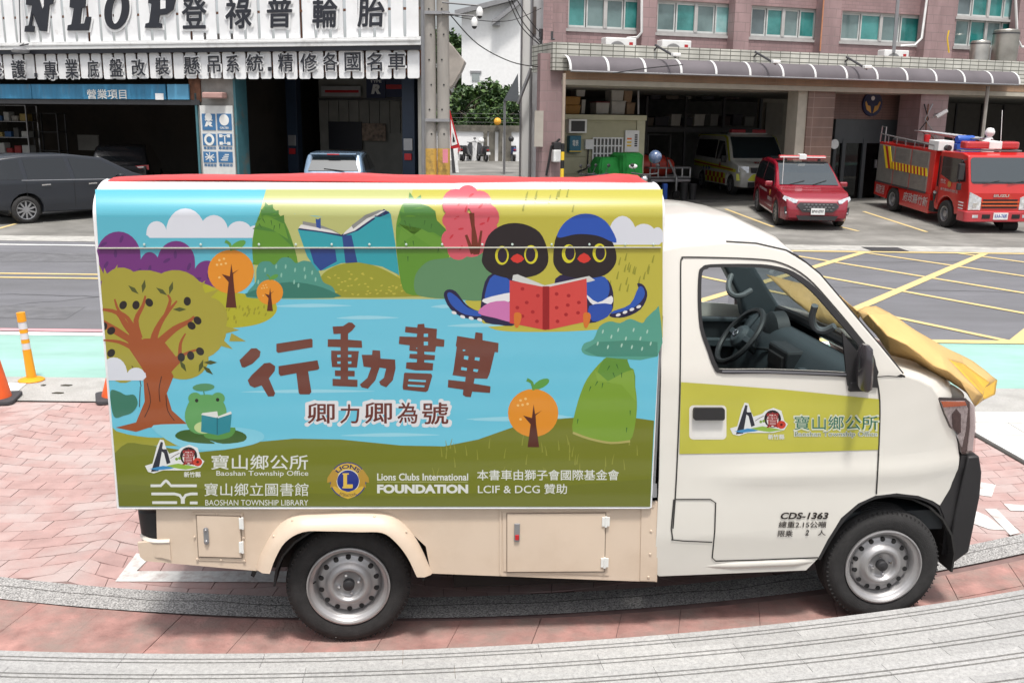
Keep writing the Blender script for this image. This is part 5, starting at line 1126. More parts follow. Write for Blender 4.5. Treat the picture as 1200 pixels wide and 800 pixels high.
# blue board and lintel
b0, b1 = LZ(220, 117, -.1), LZ(220, 99, -.1)
xs_ = [-22, LX(38, 110, -.1), LX(195, 110, -.1), LX(222, 110, -.1)]
for a, c_ in ((xs_[0], xs_[1]), (xs_[1]+.02, xs_[2]), (xs_[2]+.06, xs_[3])): MB().box(a, -.14, b0, c_, -.08, b1).build('blue_board', bluem if c_ != xs_[3] else mat('sign_blue_clean', (.10, .33, .52), r=.4, var=.05), gar, bevel=.006)
text('營業項目', 'board_lettering', mat('letter_white', (.75, .75, .72), r=.6), gar, LX(102, 110, -.15), LX(148, 110, -.15), LZ(120, 116, -.15), LZ(120, 105, -.15), -.15, .02)
b = MB(); b.box(LX(182, 110, -.15), -.16, LZ(182, 117, -.15), LX(191.5, 110, -.15), -.145, LZ(182, 109.5, -.15)); b.build('notice', wplate, gar)
b = MB(); b.box(-22, -.06, b0-.14, LX(235, 110, 0), .1, b0-.004); b.build('lintel', m('dark_metal'), gar)
b = MB(); b.box(LX(222, 110, 0)+.03, -.05, b0-.05, LX(236, 110, 0), .1, b1+.3); b.build('rust_post', rust, gar)
# pier between bays with the pictogram board
pxa, pxb = LX(234, 160, 0), LX(277, 160, 0)
pier = MB(); pier.box(pxa, 0, 0, pxb, .45, 4.6); pier.build('pier', mat('pier_grey', (.30, .29, .27), r=.8, var=.15), gar)
b = MB(); b.box(pxa-.06, -.05, 0, pxa, .5, 3.05); b.box(pxb, -.05, 0, pxb+.07, .5, 4.3); b.build('pier_edge', mat('edge_teal', (.06, .17, .20), r=.6, c2=(.2, .12, .07), mix=.35), gar)
hb = MB(); hb.c((pxa+pxb)/2+.1, -.2, LZ(255, 112, -.2), .62, .28, .16); hb.build('pier_lamp', mat('lamp_pinkish', (.45, .27, .24), r=.5), gar, bevel=.03)
bd = thing('pictogram_board', 'tall white board of six blue pictogram squares on the pier between the garage bays', 'sign', L, (LX(256, 160, -.12), -.12, 0))
ox_ = LX(256, 160, -.12)
w0, w1 = LX(236, 160, -.12)-ox_, LX(274, 160, -.12)-ox_; h1 = LZ(255, 124, -.12)
MB().box(w0, -.01, .35, w1, .04, h1).build('board', mat('board_white', (.62, .62, .60), r=.5, c2=(.5, .48, .44), mix=.3), bd, bevel=.005)
pic = mat('picto_blue', (.05, .16, .33), r=.5); wl_ = MATS['letter_white']
def cell(px0, py0, px1, py1):
    a = L.U(px0, py1, -.135); c_ = L.U(px1, py0, -.135); return a[0]-ox_, a[1], c_[0]-ox_, c_[1]
for r_, (y0, y1) in enumerate(((133.5, 152.5), (157, 170.5), (178, 190.5))):
    for k, (x0, x1) in enumerate(((237.5, 252), (255, 271))):
        x0 += r_*.7; x1 += r_*.7
        a, z0, c_, z1 = cell(x0, y0, x1, y1); MB().box(a, -.022, z0, c_, -.01, z1).build('pictogram', pic, bd)
        cx, cz_ = (a+c_)/2, (z0+z1)/2; s_ = (z1-z0)
        b = MB()
        if (r_, k) == (0, 0): b.T = Matrix.Identity(4); b.lathe([(.001, -.003), (.11, -.003), (.11, .002)], 16, (cx, -.0235, cz_+s_*.30), 'y'); b.T = Matrix.Identity(4); text('R', 'pictogram_print', wl_, bd, cx-.13, cx+.13, cz_-.28*s_, cz_+.02*s_, -.027, .06, .2); text('TYPE', 'pictogram_print', wl_, bd, cx-.13, cx+.13, cz_+.06*s_, cz_+.16*s_, -.027, .03)
        elif (r_, k) == (0, 1): b.lathe([(.001, -.003), (.15, -.003), (.15, .002)], 20, (cx, -.0235, cz_+s_*.12), 'y'); text('CALTEX', 'pictogram_print', wl_, bd, cx-.14, cx+.14, cz_-.42*s_, cz_-.30*s_, -.027, .03)
        elif (r_, k) == (1, 0): b.lathe([(.09, -.003), (.16, -.003), (.16, .002)], 20, (cx, -.0235, cz_), 'y')
        elif (r_, k) == (1, 1):
            for u in (-1, 1):
                for v in (-1, 1): b.c(cx+u*.12, -.0245, cz_+v*.10, .10, .004, .08)
                b.c(cx, -.0245, cz_+u*.10, .24, .004, .02)
            b.c(cx, -.0245, cz_, .03, .004, .2)
        elif (r_, k) == (2, 0):
            for a_ in (0, 40, -30): b.T = Matrix.Translation((cx, -.0245, cz_)) @ Matrix.Rotation(math.radians(a_), 4, 'Y'); b.c(0, 0, 0, .3, .004, .025)
            b.T = Matrix.Identity(4); b.c(cx, -.0245, cz_, .02, .004, .26)
        else:
            for q_ in range(4): b.c(cx-.04+q_*.03, -.0245, cz_-.08+q_*.05, .22-.03*q_, .004, .025)
        b.build('pictogram_mark', wl_, bd)
        if r_: text('專業維修', 'pictogram_caption', pic, bd, a+.01, c_-.01, z0-.11, z0-.03, -.013, .03)
# left bay contents: shelving with goods
def shelf(fr, name, label, x, y, wdt, h, d, rows, cols, group=None, rot=0, goods=None, fm='dark_metal'):
    t = thing(name, label, 'shelf', fr, (x, y, .3), rot, group)
    b = MB()
    for sx in (0, wdt):
        for sy in (0, d): b.box(sx-.02, sy-.02, 0, sx+.02, sy+.02, h)
    b.build('frame', m(fm), t)
    for r_ in range(rows): z = .3 + (h-.3)*r_/(rows-1) ; MB().box(-.02, -.02, z-.02, wdt+.02, d+.02, z).build('shelf_board', m(fm), t)
    return t
sh = shelf(L, 'parts_shelf', 'grey rack of boxed parts and oil bottles at the back left of the tyre garage', LX(-30, 180, 4), 4, LX(35, 180, 4)-LX(-30, 180, 4), 2.45, .5, 5, 0, fm='grey_metal')
cols = [mat('goods_%d' % k, c, r=.6) for k, c in enumerate([(.35, .33, .3), (.30, .03, .03), (.03, .10, .25), (.4, .3, .1), (.08, .08, .08), (.5, .5, .48)])]
def goods(fr, x0, x1, y, z, n, group, place, hmin=.15, hmax=.35, label='small box of parts'):
    for k in range(n):
        x = x0 + (x1-x0)*(k+.5)/n; w_ = (x1-x0)/n*random.uniform(.6, .92); h = random.uniform(hmin, hmax); i_ = random.randrange(6)
        o = MB().c(0, 0, h/2, w_, .28, h).build('parts_box', cols[i_], None, bevel=.01); o.matrix_world = fr.M @ Matrix.Translation((x, y, z)); tag(o, '%s parts box %s, %s' % (['grey', 'red', 'blue', 'yellow', 'black', 'white'][i_], ['first from left', 'second from left', 'third from left', 'third from right', 'second from right', 'first from right'][k], place), 'box', group)
gx0, gx1 = LX(-25, 180, 4), LX(33, 180, 4)
for r_, nm in zip((1, 2, 3), ('lowest', 'middle', 'upper')): goods(L, gx0, gx1, 4.25, .6 + 2.15*r_/4, 6, 'boxes on the garage rack', '%s rack shelf' % nm)
sh2 = shelf(L, 'tool_shelf', 'narrow dark rack standing between the parts rack and the dark parked suv', LX(42, 180, 4.5), 4.5, LX(70, 180, 4.5)-LX(42, 180, 4.5), 2.2, .4, 4, 0)
o = MB().box(0, 0, 0, .9, .05, .55).build('notice_board', mat('board_grey', (.30, .29, .27), r=.8), None); o.matrix_world = L.M @ Matrix.Translation(tuple(L.P(92, 176, 6.5))); tag(o, 'pale grey board hung on the brown back wall of the tyre garage left bay', 'board')
# lifts in the right bay
def lift(px, y, label):
    x = LX(px, 150, y); t = thing('car_lift', label, 'car lift', L, (x, y, .3)); bl = mat('lift_blue', (.015, .03, .06), r=.5)
    MB().box(-.18, -.15, .01, .18, .15, 3.3).build('column', bl, t, bevel=.01); MB().box(-.3, -.3, .005, .3, .3, .03).build('base_plate', bl, t); MB().box(-.13, -.19, 1.3, .13, -.15, 1.62).build('control_box', m('grey_metal'), t, bevel=.01)
    MB().box(-.1, -.2, 1.05, .1, -.15, 1.22).build('warning_sticker', m('red'), t); MB().box(-.2, -.9, .25, -.08, -.15, .33).build('arm', bl, t)
    return t
lift(481, 1.2, 'dark blue car lift post at the right end of the tyre garage'); lift(345, 3.5, 'dark blue car lift post in the shade left of the silver hatchback')
# banners on the back wall
def wallsign(fr, px0, py0, px1, py1, yl, name, label, cat, mt, th=.03):
    a = fr.U(px0, py1, yl); c_ = fr.U(px1, py0, yl); t = thing(name, label, cat, fr, ((a[0]+c_[0])/2, yl, a[1])); w_ = (c_[0]-a[0])/2; h = c_[1]-a[1]
    MB().box(-w_, -th, 0, w_, 0, h).build('board', mt, t, bevel=.004); return t, w_, h
nvy = mat('banner_navy', (.03, .04, .09), r=.6)
t, w_, h = wallsign(L, 430, 92, 452, 115, 4.9, 'r_banner', 'dark navy banner with a white R hung high on the garage back wall', 'banner', nvy); text('R', 'banner_print', wl_, t, -w_*.5, w_*.5, h*.2, h*.7, -.035, .06, .2); text('TYPE', 'banner_print', wl_, t, -w_*.6, w_*.6, h*.78, h*.93, -.035, .03)
t, w_, h = wallsign(L, 453, 93, 474, 114, 4.9, 'red_blue_banner', 'dark blue and red banner beside the R banner on the garage wall', 'banner', nvy); MB().box(-w_, -.035, h*.45, w_, -.031, h*.7).build('stripe', m('red'), t)
t, w_, h = wallsign(L, 377, 101, 423, 113, 4.9, 'white_banner', 'grey white banner with a red stripe left of the R banner', 'banner', mat('banner_grey', (.35, .35, .35), r=.6)); MB().box(-w_*.8, -.035, h*.35, w_*.9, -.031, h*.6).build('stripe', m('red'), t)
t, w_, h = wallsign(L, 425, 145, 452, 165, 4.9, 'poster', 'faded colour poster on the pale panelled wall behind the silver hatchback', 'poster', mat('poster_mix', (.22, .16, .12), r=.6, var=.6, sc=9))
t, w_, h = wallsign(L, 386, 143, 424, 175, 4.9, 'dark_screen', 'dark window panel on the pale panelled wall above the silver hatchback', 'window', ink)
# =====================================================  RIGHT: fire station
Rr = Frame(1.43, 25.8, 20)
fs = thing('fire_station', 'pink tiled fire station with teal windows above a long rounded metal canopy', 'building', Rr)
pinkt = tilemat('pink_tiles', (.31, .205, .205), (.21, .15, .15), .24, .095, ms=.006)
pinkt2 = tilemat('pink_tiles_pier', (.33, .225, .225), (.23, .17, .165), .48, .24, ms=.008)
whitet = tilemat('parapet_tiles', (.55, .545, .49), (.12, .12, .10), .30, .105, off=0, ms=.011, r=.4, var=.18)
tant = tilemat('tan_tiles', (.33, .205, .125), (.28, .19, .13), .30, .105, off=0, ms=.008)
brownt = tilemat('brown_tiles', (.17, .10, .085), (.10, .06, .05), .30, .075, off=0, ms=.006)
brownc = tilemat('brown_tiles_column', (.20, .125, .10), (.30, .22, .19), .9, .26, off=0, ms=.008)
creamw = mat('cream_wall', (.42, .385, .32), r=.8, var=.08)
greyal = mat('window_alu', (.42, .41, .40), r=.5)
def RX(px, py=100, yl=0): return Rr.U(px, py, yl)[0]
def RZ(px, py, yl=0): return Rr.U(px, py, yl)[1]
XE = 24.0; XA = RX(650, 50, 0)
D2 = 10.5
ZS = RZ(868, 43, 0)                       # window sill level
ZH = RZ(878, 6, 0)
slabZ = RZ(800, 97, -1.4)
# upper wall pieces between windows
wins = [(664, 752), (768, 860), (878, 955), (984, 1078), (1118, 1192)]
wx = [(RX(a, 30, .08), RX(c_, 30, .08)) for a, c_ in wins]; wx.append((wx[-1][1]+1.0, wx[-1][1]+3.6))
ZTOP = 8.0
b = MB(); b.box(XA, 0, slabZ, XE, .3, ZS); b.box(XA, 0, ZH, wx[4][0], .3, ZTOP); b.box(wx[4][0], 0, ZH+.77, wx[4][1], .3, ZTOP); b.box(wx[4][1], 0, ZH, XE, .3, ZTOP)
pr = [XA] + [v for q in wx for v in q] + [XE]
for i in range(0, len(pr), 2): b.box(pr[i], 0, ZS, pr[i+1], .3, ZH)
b.build('upper_wall', pinkt, fs)
for (a, c_) in ((752, 768), (860, 878), (963, 984), (1085, 1118), (1192, 1215)):
    xa, xb = RX(a, 30, -.3), RX(c_, 30, -.3); MB().box(xa, -.32, slabZ+.3, xb, -.002, ZTOP).build('pilaster', pinkt2, fs)
xa = RX(643, 30, -.3); MB().box(xa, -.32, slabZ+.3, RX(663, 30, -.3), -.002, ZTOP).build('pilaster', pinkt2, fs)
teal_g = [mat('pane_%d' % k, c, r=.06, var=.45, sc=1.3, spec=.9, c2=c2, mix=.45, msc=.7) for k, (c, c2) in enumerate((((.02, .17, .16), (.08, .30, .29)), ((.13, .20, .20), (.18, .25, .25)), ((.20, .40, .40), (.40, .60, .60)), ((.09, .12, .13), (.13, .17, .18))))]
def window(xa, xb, za, zb, kinds, upper=False):
    wd = bpy.data.objects.new('window', None); SC.collection.objects.link(wd); wd.parent = fs
    b = MB(); f = .05
    for z_ in (za, zb): b.box(xa, .06, z_-f/2*0 - (f if z_ == zb else 0), xb, .16, z_ + (f if z_ == za else 0))
    b.box(xa-.06, -.03, za-.07, xb+.06, .08, za); n = len(kinds)
    for k in (0, n//2, n):
        x = xa + (xb-xa)*k/n; b.box(max(xa, x-.05), .05, za+f, min(xb, x+.05), .17, zb-f)
    b.build('window_frame', greyal, wd)
    for k, kd in enumerate(kinds):
        x0, x1 = xa+(xb-xa)*k/n, xa+(xb-xa)*(k+1)/n; yy = .10 if k % 2 else .125
        MB().box(x0+.04, yy, za+f, x1-.04, yy+.008, zb-f).build('pane', teal_g[kd], wd)
        b = MB(); b.box(x0+.01, yy-.02, za+f, x0+.045, yy+.02, zb-f); b.box(x1-.045, yy-.02, za+f, x1-.01, yy+.02, zb-f); b.box(x0+.045, yy-.02, za+f, x1-.045, yy+.02, za+f+.045); b.box(x0+.045, yy-.02, zb-f-.04, x1-.045, yy+.02, zb-f); b.build('sash', mat('sash_pale', (.52, .54, .53), r=.45), wd)
    return wd
KD = [(0, 1, 1, 0), (1, 0, 1, 2), (3, 0, 1, 0), (1, 0, 1, 0), (1, 0, 1, 0), (1, 0, 3, 0)]
for i_, ((a, c_), kd) in enumerate(zip(wx, KD)): window(a, c_, ZS, ZH, kd)
window(wx[4][0], wx[4][1], ZH+.02, ZH+.75, (3, 0, 0, 2))
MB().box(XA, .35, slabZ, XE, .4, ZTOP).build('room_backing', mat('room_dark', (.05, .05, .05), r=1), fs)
# slab, parapet, tan band, soffit
pT, pB = RZ(700, 51.5, -1.4), RZ(649, 88, -1.4)
xL = RX(648, 60, -1.4)
b = MB(); b.box(xL, -1.4, RZ(800, 87, -1.4), XE, -1.2, pT); b.box(xL, -1.2, RZ(800, 87, -1.4), xL+.2, 0, pT); b.build('parapet', whitet, fs)
b = MB(); b.box(xL+.35, -1.36, slabZ+.004, XE, -1.15, RZ(800, 87, -1.4)-.003); b.build('tan_band', tant, fs)
b = MB(); b.box(xL+.3, -1.35, slabZ-.12, XE, .3, slabZ+.0); b.build('porch_slab', creamw, fs)
MB().box(xL+.2, -1.19, slabZ+.4, XE, 0, slabZ+.46).build('slab_top', m('concrete'), fs)
# rounded canopy with pale ribs
cT, cB = RZ(800, 71, -1.75), RZ(800, 88.5, -1.75)
cx0, cx1 = RX(664, 75, -1.6), RX(1187, 93, -1.6)
canm = mat('canopy_sheet', (.125, .112, .122), r=.62, m=0, spec=.25, var=.12, sc=1.5)
prf = [(-1.42, cT+.03)] + [(-1.42-.42*math.sin(PI/2*t/8)**1, cT+.03-(cT-cB)*(1-math.cos(PI/2*t/8))) for t in range(1, 9)]
N = 14; can = bpy.data.objects.new('canopy', None); SC.collection.objects.link(can); can.parent = fs
for k in range(N):
    a, c_ = cx0+(cx1-cx0)*k/N, cx0+(cx1-cx0)*(k+1)/N
    b = MB(); b.loft([[(a+.004, y, z) for y, z in prf], [(c_-.004, y, z) for y, z in prf]], closed=False, caps=False); b.build('canopy_sheet', canm, can, smooth=True, solid=.012)
for k in range(N+1):
    x = cx0+(cx1-cx0)*k/N; b = MB(); b.loft([[(x-.03, y-.012, z+.012) for y, z in prf], [(x+.03, y-.012, z+.012) for y, z in prf]], closed=False, caps=False); b.build('canopy_rib', mat('rib_white', (.62, .62, .62), r=.4), can, smooth=True, solid=.015)
b = MB(); b.tube([(cx0, -1.84, cB+.02), (cx1, -1.84, cB+.02)], .022); b.build('canopy_rail', m('grey_metal'), can)
# braces + lamps along the parapet
for px, py in ((768, 54), (885, 62), (992, 68)):
    q = Rr.P(px, py-1, -1.45); e = Rr.P(px+24, py+13, -2.1); t = thing('strut_lamp', {768: 'thin strut lamp on the parapet above the boxes and cream cabin', 885: 'thin strut lamp on the parapet above the cream column', 992: 'thin strut lamp on the parapet right of the brown tiled column'}[px], 'lamp', Rr, tuple(q), group='strut lamps along the parapet')
    b = MB(); b.tube([(0, 0, 0), tuple(e-q)], .03); b.tube([(0, .05, -.12), (.06, -.03, -.02)], .02); b.build('arm', m('dark_metal'), t); b = MB(); b.c(e.x-q.x, e.y-q.y, e.z-q.z+.05, .22, .12, .09); b.build('lamp_head', m('white'), t, bevel=.02)
# ground-floor columns, walls
zC = slabZ-.12
pk = mat('col', (1, 1, 1)) if 0 else None
def col(px0, px1, y0, y1, mt, nm='column', yp=None, z1=None):
    yp = y0 if yp is None else yp; a, c_ = RX(px0, 150, yp), RX(px1, 150, yp); return MB().box(a, y0, 0, c_, y1, z1 or zC).build(nm, mt, fs)
col(632, 659, -1.25, -1.05, pinkt2, z1=slabZ+.6)
xc_ = RX(944, 150, -1.15); yq = -1.1
while RX(921, 150, yq) < xc_-.3: yq += .02
MB().box(xc_-.3, -1.15, 0, xc_, yq, zC).build('cream_wall', creamw, fs)
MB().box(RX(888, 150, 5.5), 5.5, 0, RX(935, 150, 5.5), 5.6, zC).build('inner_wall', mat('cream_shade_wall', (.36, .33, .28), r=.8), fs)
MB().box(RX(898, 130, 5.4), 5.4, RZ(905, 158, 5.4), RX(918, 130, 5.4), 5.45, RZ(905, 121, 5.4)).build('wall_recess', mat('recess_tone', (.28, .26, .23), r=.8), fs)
col(945, 976, -1.2, -.3, brownc)
col(1076, 1108, -1.15, -.3, pinkt2)
XS = RX(634, 150, -1.04)+.18; MB().prism([(XS, -.6), (XS+.25, -.6), (XS+.25+.41*11.1, D2), (XS+.41*11.1, D2)], 0, ZTOP, 'z').build('side_wall', pinkt, fs)
bayx0, bayx1 = RX(970, 150, .0), RX(1085, 150, .0)
zd = RZ(1020, 140, 0)
b = MB(); b.box(bayx0-.5, .0, zd, bayx1+.3, .25, zC); b.build('bay_wall', brownt, fs)
# entrance doors
dk = mat('door_frame_dark', (.055, .06, .065), r=.4); dg = glassmat('door_glass', (.22, .26, .28), .03)
en = bpy.data.objects.new('entrance', None); SC.collection.objects.link(en); en.parent = fs
xa, xb = RX(976, 180, .05), RX(1078, 180, .05)
b = MB(); b.box(xa, .03, zd-.55, xb, .15, zd-.002); b.box(xa, .03, 0, xa+.10, .15, zd-.55); b.box(xb-.1, .03, 0, xb, .15, zd-.55)
for px in (988, 1012, 1032, 1050): x = RX(px, 180, .05); b.box(x-.06, .02, 0, x+.06, .16, zd-.55)
b.box(xa, .035, .0, xb, .14, .12); b.box(xa, .035, zd-.68, xb, .14, zd-.55); b.build('door_frame', dk, en)
MB().box(xa, .08, .1, xb, .09, zd-.6).build('pane', dg, en)
for px in (981, 996, 1002): x = RX(px, 180, .3); MB().box(x-.09, .3, .15, x+.09, .34, zd-.7).build('curtain', mat('curtain_blue', (.03, .05, .11), r=.9), en)
q = Rr.P(1026, 192, 0); b = MB(); b.box(q.x-.03, -.03, q.z-.12, q.x+.03, .02, q.z+.12); b.build('door_handle', m('grey_metal'), en)
q = Rr.P(978, 169, 0); b = MB(); b.lathe([(.001, -.01), (.14, -.01), (.14, .01)], 20, (q.x, 0, q.z), 'y'); b.build('door_sticker', m('white'), en)
# round emblem
q = Rr.P(1022, 122, -.03); em = thing('round_emblem', 'round dark blue emblem with gold wings on the brown tiled wall over the doors', 'emblem', Rr, tuple(q))
b = MB(); b.lathe([(.001, -.02), (.30, -.02), (.34, -.03), (.35, .02)], 32, ax='y'); b.build('disc', mat('emblem_navy', (.02, .025, .07), r=.4), em, smooth=True)
gold = mat('emblem_gold', (.55, .30, .08), r=.4, m=.3)
for s_ in (-1, 1): MB().prism([(s_*.03, -.26), (s_*.20, -.16), (s_*.27, .03), (s_*.24, .08), (s_*.17, -.04), (s_*.08, -.06), (s_*.06, -.14)], -.034, -.022).build('wing', gold, em)
b = MB(); b.lathe([(.001, -.03), (.06, -.028), (.065, -.02)], 12, (0, 0, .16), 'y'); b.build('star', m('white'), em)
# interiors
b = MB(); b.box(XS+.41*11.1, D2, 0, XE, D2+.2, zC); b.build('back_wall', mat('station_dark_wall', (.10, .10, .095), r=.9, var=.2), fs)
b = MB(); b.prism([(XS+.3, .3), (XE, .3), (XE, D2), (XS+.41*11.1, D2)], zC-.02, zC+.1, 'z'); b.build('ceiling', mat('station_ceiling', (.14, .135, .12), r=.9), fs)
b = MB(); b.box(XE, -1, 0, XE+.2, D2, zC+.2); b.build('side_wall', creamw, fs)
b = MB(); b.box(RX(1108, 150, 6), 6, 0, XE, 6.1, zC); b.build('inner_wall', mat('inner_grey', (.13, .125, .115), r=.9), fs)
for px in (1120, 1150, 1175): x = RX(px, 150, 5.9); MB().box(x-.03, 5.93, 0, x+.03, 6, zC).build('wall_post', m('dark_metal'), fs)
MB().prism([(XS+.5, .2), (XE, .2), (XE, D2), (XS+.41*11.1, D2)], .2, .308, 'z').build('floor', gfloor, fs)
# right-hand porch post and pipe
# scaffold pipe, conduits on the facade
def pipe(pts, r, nm, label, cat='pipe', mt=None):
    o = MB().tube([tuple(Rr.M @ Rr.P(*p)) for p in pts], r, 6).build(nm, mt or m('grey_metal'), None, smooth=True); return tag(o, label, cat)
pipe([(752, -8, -.36), (752, 38, -.36), (747, 44, -.3), (735, 45, -.05)], .035, 'drain_pipe', 'pale curved pipe beside the leftmost teal window', mt=m('white'))
pipe([(1087, -8, -.4), (1080, 45, -.4), (1072, 53, -.35), (1055, 54, -.2)], .035, 'drain_pipe', 'pale curved pipe right of the teal window above the doors', mt=m('white'))
pipe([(1053, -8, -.9), (1047, 62, -.9)], .05, 'mast', 'straight grey mast standing on the porch roof before a teal window', 'mast')
pipe([(966, -8, -.36), (961, 60, -.36)], .02, 'rust_pipe', 'thin orange pipe running down the pink pilaster', mt=mat('pipe_orange', (.5, .22, .12), r=.6))
pipe([(1158, 101, -1.6), (1150, 170, -1.6), (1150, 245, -1.6)], .05, 'canopy_post', 'thin pale post under the right end of the metal canopy', 'post', mat('post_pale', (.30, .28, .25), r=.7))
pipe([(1190, -5, -.5), (1192, 45, -.5), (1197, 55, -.5), (1210, 56, -.5)], .035, 'drain_pipe', 'pale curved pipe at the far right of the pink facade', mt=m('white'))
# air conditioner outdoor units on the slab
def acunit(px, py, lab, sc_=1):
    q = Rr.P(px, py, -.75); t = thing('air_conditioner', lab, 'air conditioner', Rr, (q.x, -.75, slabZ+.46), 0, 'outdoor units on the porch roof')
    z = pT - slabZ - .46 - .45 + .0
    b = MB(); b.box(-.42, -.15, z, .42, .15, z+.66); b.build('housing', m('white'), t, bevel=.02); b = MB(); b.box(-.4, -.1, 0, -.3, .1, z); b.box(.3, -.1, 0, .4, .1, z); b.build('foot', m('grey_metal'), t)
    b = MB(); b.lathe([(.001, -.155), (.23, -.155), (.25, -.15)], 20, (-.10, 0, z+.33), 'y'); b.build('fan_grille', m('plastic_dark') if 0 else mat('fan_grey', (.22, .22, .22), r=.6), t); MB().box(.22, -.158, z+.36, .32, -.15, z+.56).build('sticker', m('red'), t); return t
acunit(725, 50, 'white outdoor unit at the left end of the porch roof under the first window'); acunit(790, 50, 'white outdoor unit on the porch roof under the second teal window'); acunit(1047, 60, 'white outdoor unit beside the grey mast on the porch roof')
# steel water tanks
for px, r_, top, lab in ((1148, .27, 48, 'shorter steel water heater tank on the porch roof'), (1177, .36, 35, 'taller steel water tank at the right of the porch roof')):
    q = Rr.P(px, 60, -.7); zt_ = RZ(px, top, -.7); t = thing('water_tank', lab, 'tank', Rr, (q.x, -.7, slabZ+.46)); h = zt_-slabZ-.46
    b = MB(); b.lathe([(.001, 0), (r_, 0), (r_, h-.04), (r_*.9, h), (.001, h+.01)], 24); b.build('cylinder', mat('tank_steel', (.42, .40, .36), r=.3, m=.8, var=.3, sc=2), t, smooth=True); b = MB(); b.lathe([(r_+.006, h*.9), (r_+.006, h*.93)], 24); b.build('band', m('dark_metal'), t); MB().tube([(r_+.03, -.1, .2), (r_+.04, -.1, h*.8)], .02).build('pipe', m('grey_metal'), t)
o = pipe([(1112, 62, -1.3), (1110, 45, -1.3), (1112, 36, -1.3)], .02, 'roof_antenna', 'small whip aerial with a yellow stem on the parapet', 'aerial', m('yellow'))
# security camera on the pink column
q = Rr.P(1100, 133, -1.3); t = thing('security_camera', 'small white security camera on the pink column above the fire truck', 'camera', Rr, tuple(q)); b = MB(); b.tube([(-.16, -.1, -.10), (.10, -.2, .08)], .055, 10); b.build('housing', m('white'), t, smooth=True); MB().tube([(0, 0, 0), (0, .12, -.02), (-.05, .18, -.15)], .02).build('bracket', m('grey_metal'), t)
for k in range(3): pipe([(1083+k*5, 122, -1.22), (1088-k*2, 140, -1.25), (1078+k*7, 152, -1.22), (1092+k*4, 165, -1.22), (1086, 185, -1.2)], .018, 'cable', ['thin dark cable looped down the pink column', 'rust red cable looped down the pink column', 'grey cable looped down the pink column'][k], 'cable', [m('black'), rust, m('grey_metal')][k])
# ---- cream cabin
cb0, cb1 = RX(655, 160, .8), RX(755, 160, .8); cz = RZ(700, 134.5, .8)
cbn = thing('cream_cabin', 'cream panelled cabin with a white grilled window inside the fire station bay', 'cabin', Rr, ((cb0+cb1)/2, .8, 0)); hw = (cb1-cb0)/2
cbm = mat('cabin_cream', (.42, .40, .27), r=.7, var=.05); cbm2 = mat('cabin_edge', (.50, .48, .34), r=.7)
MB().prism([(-hw, .02), (hw, .02), (hw+.5, 2.4), (-hw+1.0, 2.4)], 0, cz-.05, 'z').build('body', cbm, cbn); MB().prism([(-hw-.05, -.06), (hw+.03, -.06), (hw+.5, 2.5), (-hw+1.0, 2.5)], cz-.14, cz, 'z').build('roof_edge', cbm2, cbn, bevel=.01); MB().box(hw-.25, -.03, 0, hw, .02, cz-.14).build('corner_post', cbm2, cbn)
for k in range(5): z0 = .1 + k*(cz-.3)/5; MB().box(-hw, -.005, z0+.01, hw-.26, .02, z0+(cz-.3)/5-.01).build('wall_panel', cbm, cbn, bevel=.004)
def CB(px, py): q = Rr.U(px, py, .78); return q[0]-(cb0+cb1)/2, q[1]
(a, z0), (c_, z1) = CB(694, 189), CB(729, 162)
g = bpy.data.objects.new('grilled_window', None); SC.collection.objects.link(g); g.parent = cbn
MB().box(a, -.02, z0, c_, -.008, z1).build('pane', mat('grey_pane', (.12, .12, .115), r=.3), g)
for k in range(9): x = a+(c_-a)*k/8; MB().box(x-.018, -.06, z0, x+.018, -.035, z1).build('grille_bar', m('white'), g)
for k in range(4): z = z0+(z1-z0)*k/3; MB().box(a-.02, -.068, z-.018, c_+.02, -.061, z+.018).build('grille_bar', m('white'), g)
t = thing('notice_board', 'white notice board with black marks and yellow labels on the cream cabin', 'notice', Rr, (CB(739, 178)[0]+(cb0+cb1)/2, .74, CB(739, 178)[1])); (a, z0), (c_, z1) = CB(730, 178), CB(747, 153); w_ = (c_-a)/2; h = z1-z0
MB().box(-w_, -.03, 0, w_, .03, h).build('board', m('white'), t)
for k in range(6): MB().box(w_*.35, -.036, h*(.25+.1*k), w_*.75, -.031, h*(.32+.1*k)).build('black_mark', ink, t)
for k, mt in enumerate(('yellow', 'yellow', 'orange')): MB().box(-w_*.75, -.036, h*(.25+.16*k), -w_*.1, -.031, h*(.33+.16*k)).build('label_mark', m(mt), t)
t = thing('window_air_conditioner', 'white window air conditioner with a dark grille set in the cream cabin', 'air conditioner', Rr, (CB(674, 156)[0]+(cb0+cb1)/2, .8, CB(674, 156)[1])); (a, z0), (c_, z1) = CB(663, 156), CB(684.5, 140); w_ = (c_-a)/2; h = z1-z0
MB().box(-w_, -.2, 0, w_, 0, h).build('housing', m('white'), t, bevel=.01); MB().box(-w_*.75, -.21, h*.12, w_*.75, -.19, h*.88).build('grille', m('plastic_dark'), t)
t = thing('blue_cabinet', 'blue green meter cabinet with white lettering below the window air conditioner', 'cabinet', Rr, (CB(671, 179)[0]+(cb0+cb1)/2, .8, CB(671, 179)[1])); (a, z0), (c_, z1) = CB(664, 179), CB(678, 159); w_ = (c_-a)/2; h = z1-z0
tb = mat('cabinet_teal', (.02, .13, .20), r=.45); MB().box(-w_, -.2, 0, w_, 0, h).build('box', tb, t, bevel=.02); text('電表', 'lettering', wl_, t, -w_*.5, w_*.5, h*.4, h*.75, -.203, .02); MB().box(-w_*1.02, -.21, h*.06, w_*1.02, -.19, h*.12).build('strip', m('yellow'), t)
